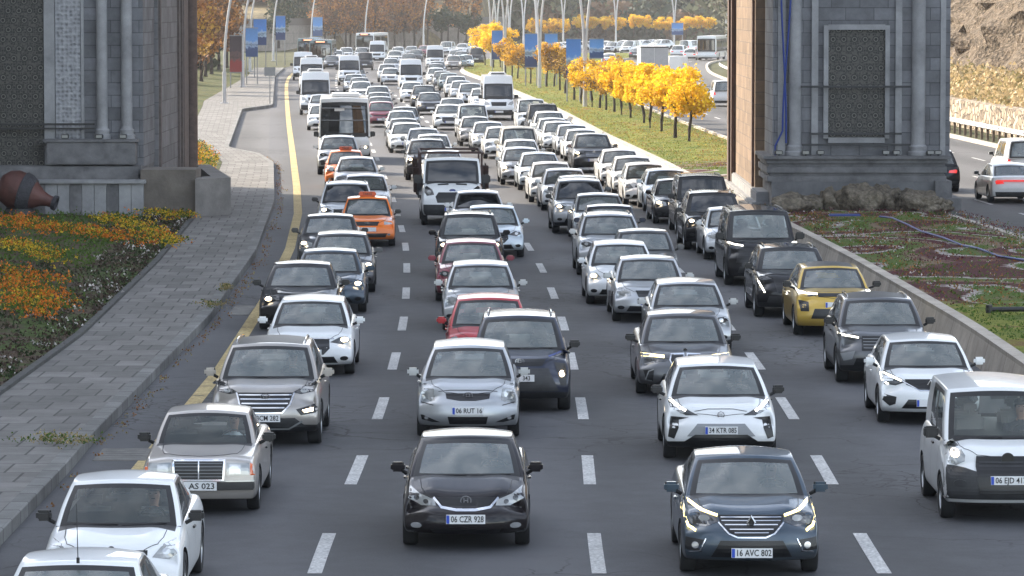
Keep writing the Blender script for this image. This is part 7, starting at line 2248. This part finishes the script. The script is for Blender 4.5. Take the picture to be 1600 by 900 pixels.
# ------------------------------------------------------------------ drivers
def person_mesh(arm=True):
    """seated adult, one continuous skinned figure; origin at the seat, facing -Y"""
    J = [((0, 0, 0), (.17, .13)), ((0, .02, .25), (.15, .11)), ((0, .03, .46), (.18, .11)), ((0, .01, .56), (.06, .06)), ((0, -.01, .63), (.055, .055)), ((0, -.02, .72), (.085, .10)), ((0, -.02, .82), (.08, .095)),
         ((.19, .02, .47), (.06, .06)), ((.25, -.12, .28), (.048, .048)), ((.17, -.36, .33), (.036, .036)), ((.15, -.44, .36), (.042, .03)),
         ((-.19, .02, .47), (.06, .06)), ((-.25, -.12, .28), (.048, .048)), ((-.17, -.36, .33), (.036, .036)), ((-.15, -.44, .36), (.042, .03)),
         ((.10, -.10, 0), (.09, .09)), ((.13, -.46, .04), (.07, .07)), ((.13, -.62, -.32), (.05, .05)), ((-.10, -.10, 0), (.09, .09)), ((-.13, -.46, .04), (.07, .07)), ((-.13, -.62, -.32), (.05, .05))]
    E = [(0, 1), (1, 2), (2, 3), (3, 4), (4, 5), (5, 6), (2, 7), (7, 8), (8, 9), (9, 10), (2, 11), (11, 12), (12, 13), (13, 14), (0, 15), (15, 16), (16, 17), (0, 18), (18, 19), (19, 20)]
    me = bpy.data.meshes.new('p'); me.from_pydata([j[0] for j in J], E, []); me.update()
    o = bpy.data.objects.new('p', me); TVL(o)
    o.modifiers.new('k', 'SKIN'); sd = o.modifiers.new('s', 'SUBSURF'); sd.levels = 2; sd.render_levels = 2
    for i, (_, r_) in enumerate(J): me.skin_vertices[0].data[i].radius = r_
    for i in range(len(J)): me.skin_vertices[0].data[i].use_root = (i == 0)
    dg = TDG()
    out = bpy.data.meshes.new_from_object(o.evaluated_get(dg)); bpy.data.objects.remove(o)
    V, F, _ = grab(out)
    for v in V:                                                      # nose and chin
        if v[2] > .66 and v[1] < -.08 and abs(v[0]) < .03: v[1] -= .022 * max(0, 1 - abs(v[2] - .755) / .05)
    mi = []
    for f in F:
        c = V[list(f)].mean(axis=0)
        mi.append(1 if (c[2] > .575 or (c[1] < -.22 and c[2] > .2)) else (2 if c[2] < .06 else 0))
    b = MB(); b.v = [tuple(v) for v in V]; b.f = list(F); b.m = mi
    me = b.mesh(); me.polygons.foreach_set('use_smooth', [True] * len(me.polygons))
    return me
PM = person_mesh()
SKIN = simple('skin', (.42, .24, .17), .6); TROU = simple('trousers', (.03, .035, .05), .9)
hb = bmesh.new(); bmesh.ops.create_uvsphere(hb, u_segments=18, v_segments=12, radius=1.0)
for v in hb.verts: v.co = Vector((v.co.x * .098, v.co.y * .108 + .005, .80 + v.co.z * .095)); 
bmesh.ops.delete(hb, geom=[v for v in hb.verts if v.co.z < .80 and v.co.y < .03 or v.co.z < .72], context='VERTS')
HAIRM = bpy.data.meshes.new('hair'); hb.to_mesh(HAIRM); hb.free()
FM = MB()
for s in (-1, 1): FM.box(s * .034 - .014, s * .034 + .014, -.112, -.104, .768, .778, .002)
FM.box(-.024, .024, -.112, -.106, .705, .712, .002)
FACE = FM.mesh()
hairmat = simple('hair_dark', (.02, .015, .012), .8)
who = {'old': ('driver in a light shirt behind the wheel of the boxy beige saloon', (.70, .76, .82)), 'e301': ('driver holding the wheel of the white saloon with black mirrors', (.10, .11, .12)), 'civic': ('driver in dark clothes inside the black saloon with plate 06 CZR 928', (.07, .08, .09)),
       'megane': ('driver in grey inside the blue grey saloon with plate 16 AVC 802', (.16, .16, .17)), 'doblo': ('driver in dark top inside the white small van at the right edge', (.05, .05, .06)), 'mg': ('driver inside the white hatchback with plate 34 KTR 085', (.12, .12, .12)),
       'tucson': ('driver inside the silver beige sport utility car with plate BCM 282', (.12, .12, .13))}
seen = set()
for t, kind, X, Y, yaw in list(VEH):
    if kind in who and kind not in seen:
        seen.add(kind); P = proto(kind)[1]
        lab, shirt = who[kind]
        yl = P['yc0'] * P['L'] - P['L'] / 2 + 1.02; zl = P['belt'] - .04 - .44 + P.get('sz', 0) * .6
        p = Matrix.Rotation(yaw, 3, 'Z') @ Vector((.37, yl, zl))
        g = bpy.data.objects.new('person', PM.copy()); COL.objects.link(g)
        for m_ in (simple('shirt_' + kind, shirt, .9), SKIN, TROU): g.data.materials.append(m_)
        g.location = (X + p.x, Y + p.y, p.z); g.rotation_euler = (0, 0, yaw)
        tag(g, lab, 'person', 'drivers seen through the windshields')
        link('hair', HAIRM, hairmat, g); link('face_features', FACE, hairmat, g)

bpy.data.scenes.remove(TMP)
# remove the prototypes
for root, P in PROTO.values():
    for c in list(root.children):
        for gch in list(c.children): bpy.data.objects.remove(gch)
        bpy.data.objects.remove(c)
    bpy.data.objects.remove(root)

# ------------------------------------------------------------------ haze over the whole valley
HAZE = True
if HAZE:
    b = MB(); b.box(-1200, 1400, -120, 2350, -1.1, 420)
    m = bpy.data.materials.new('haze_air'); m.use_nodes = True; nt = m.node_tree; nt.nodes.clear()
    out = N(nt, 'OutputMaterial'); pv = N(nt, 'VolumePrincipled'); pv.inputs['Density'].default_value = 0.00016; pv.inputs['Color'].default_value = (.90, .91, .93, 1); pv.inputs['Anisotropy'].default_value = .3
    nt.links.new(pv.outputs[0], out.inputs['Volume'])
    o = b.build('haze', m); tag(o, 'thin pale haze filling the valley', 'haze', kind='stuff')
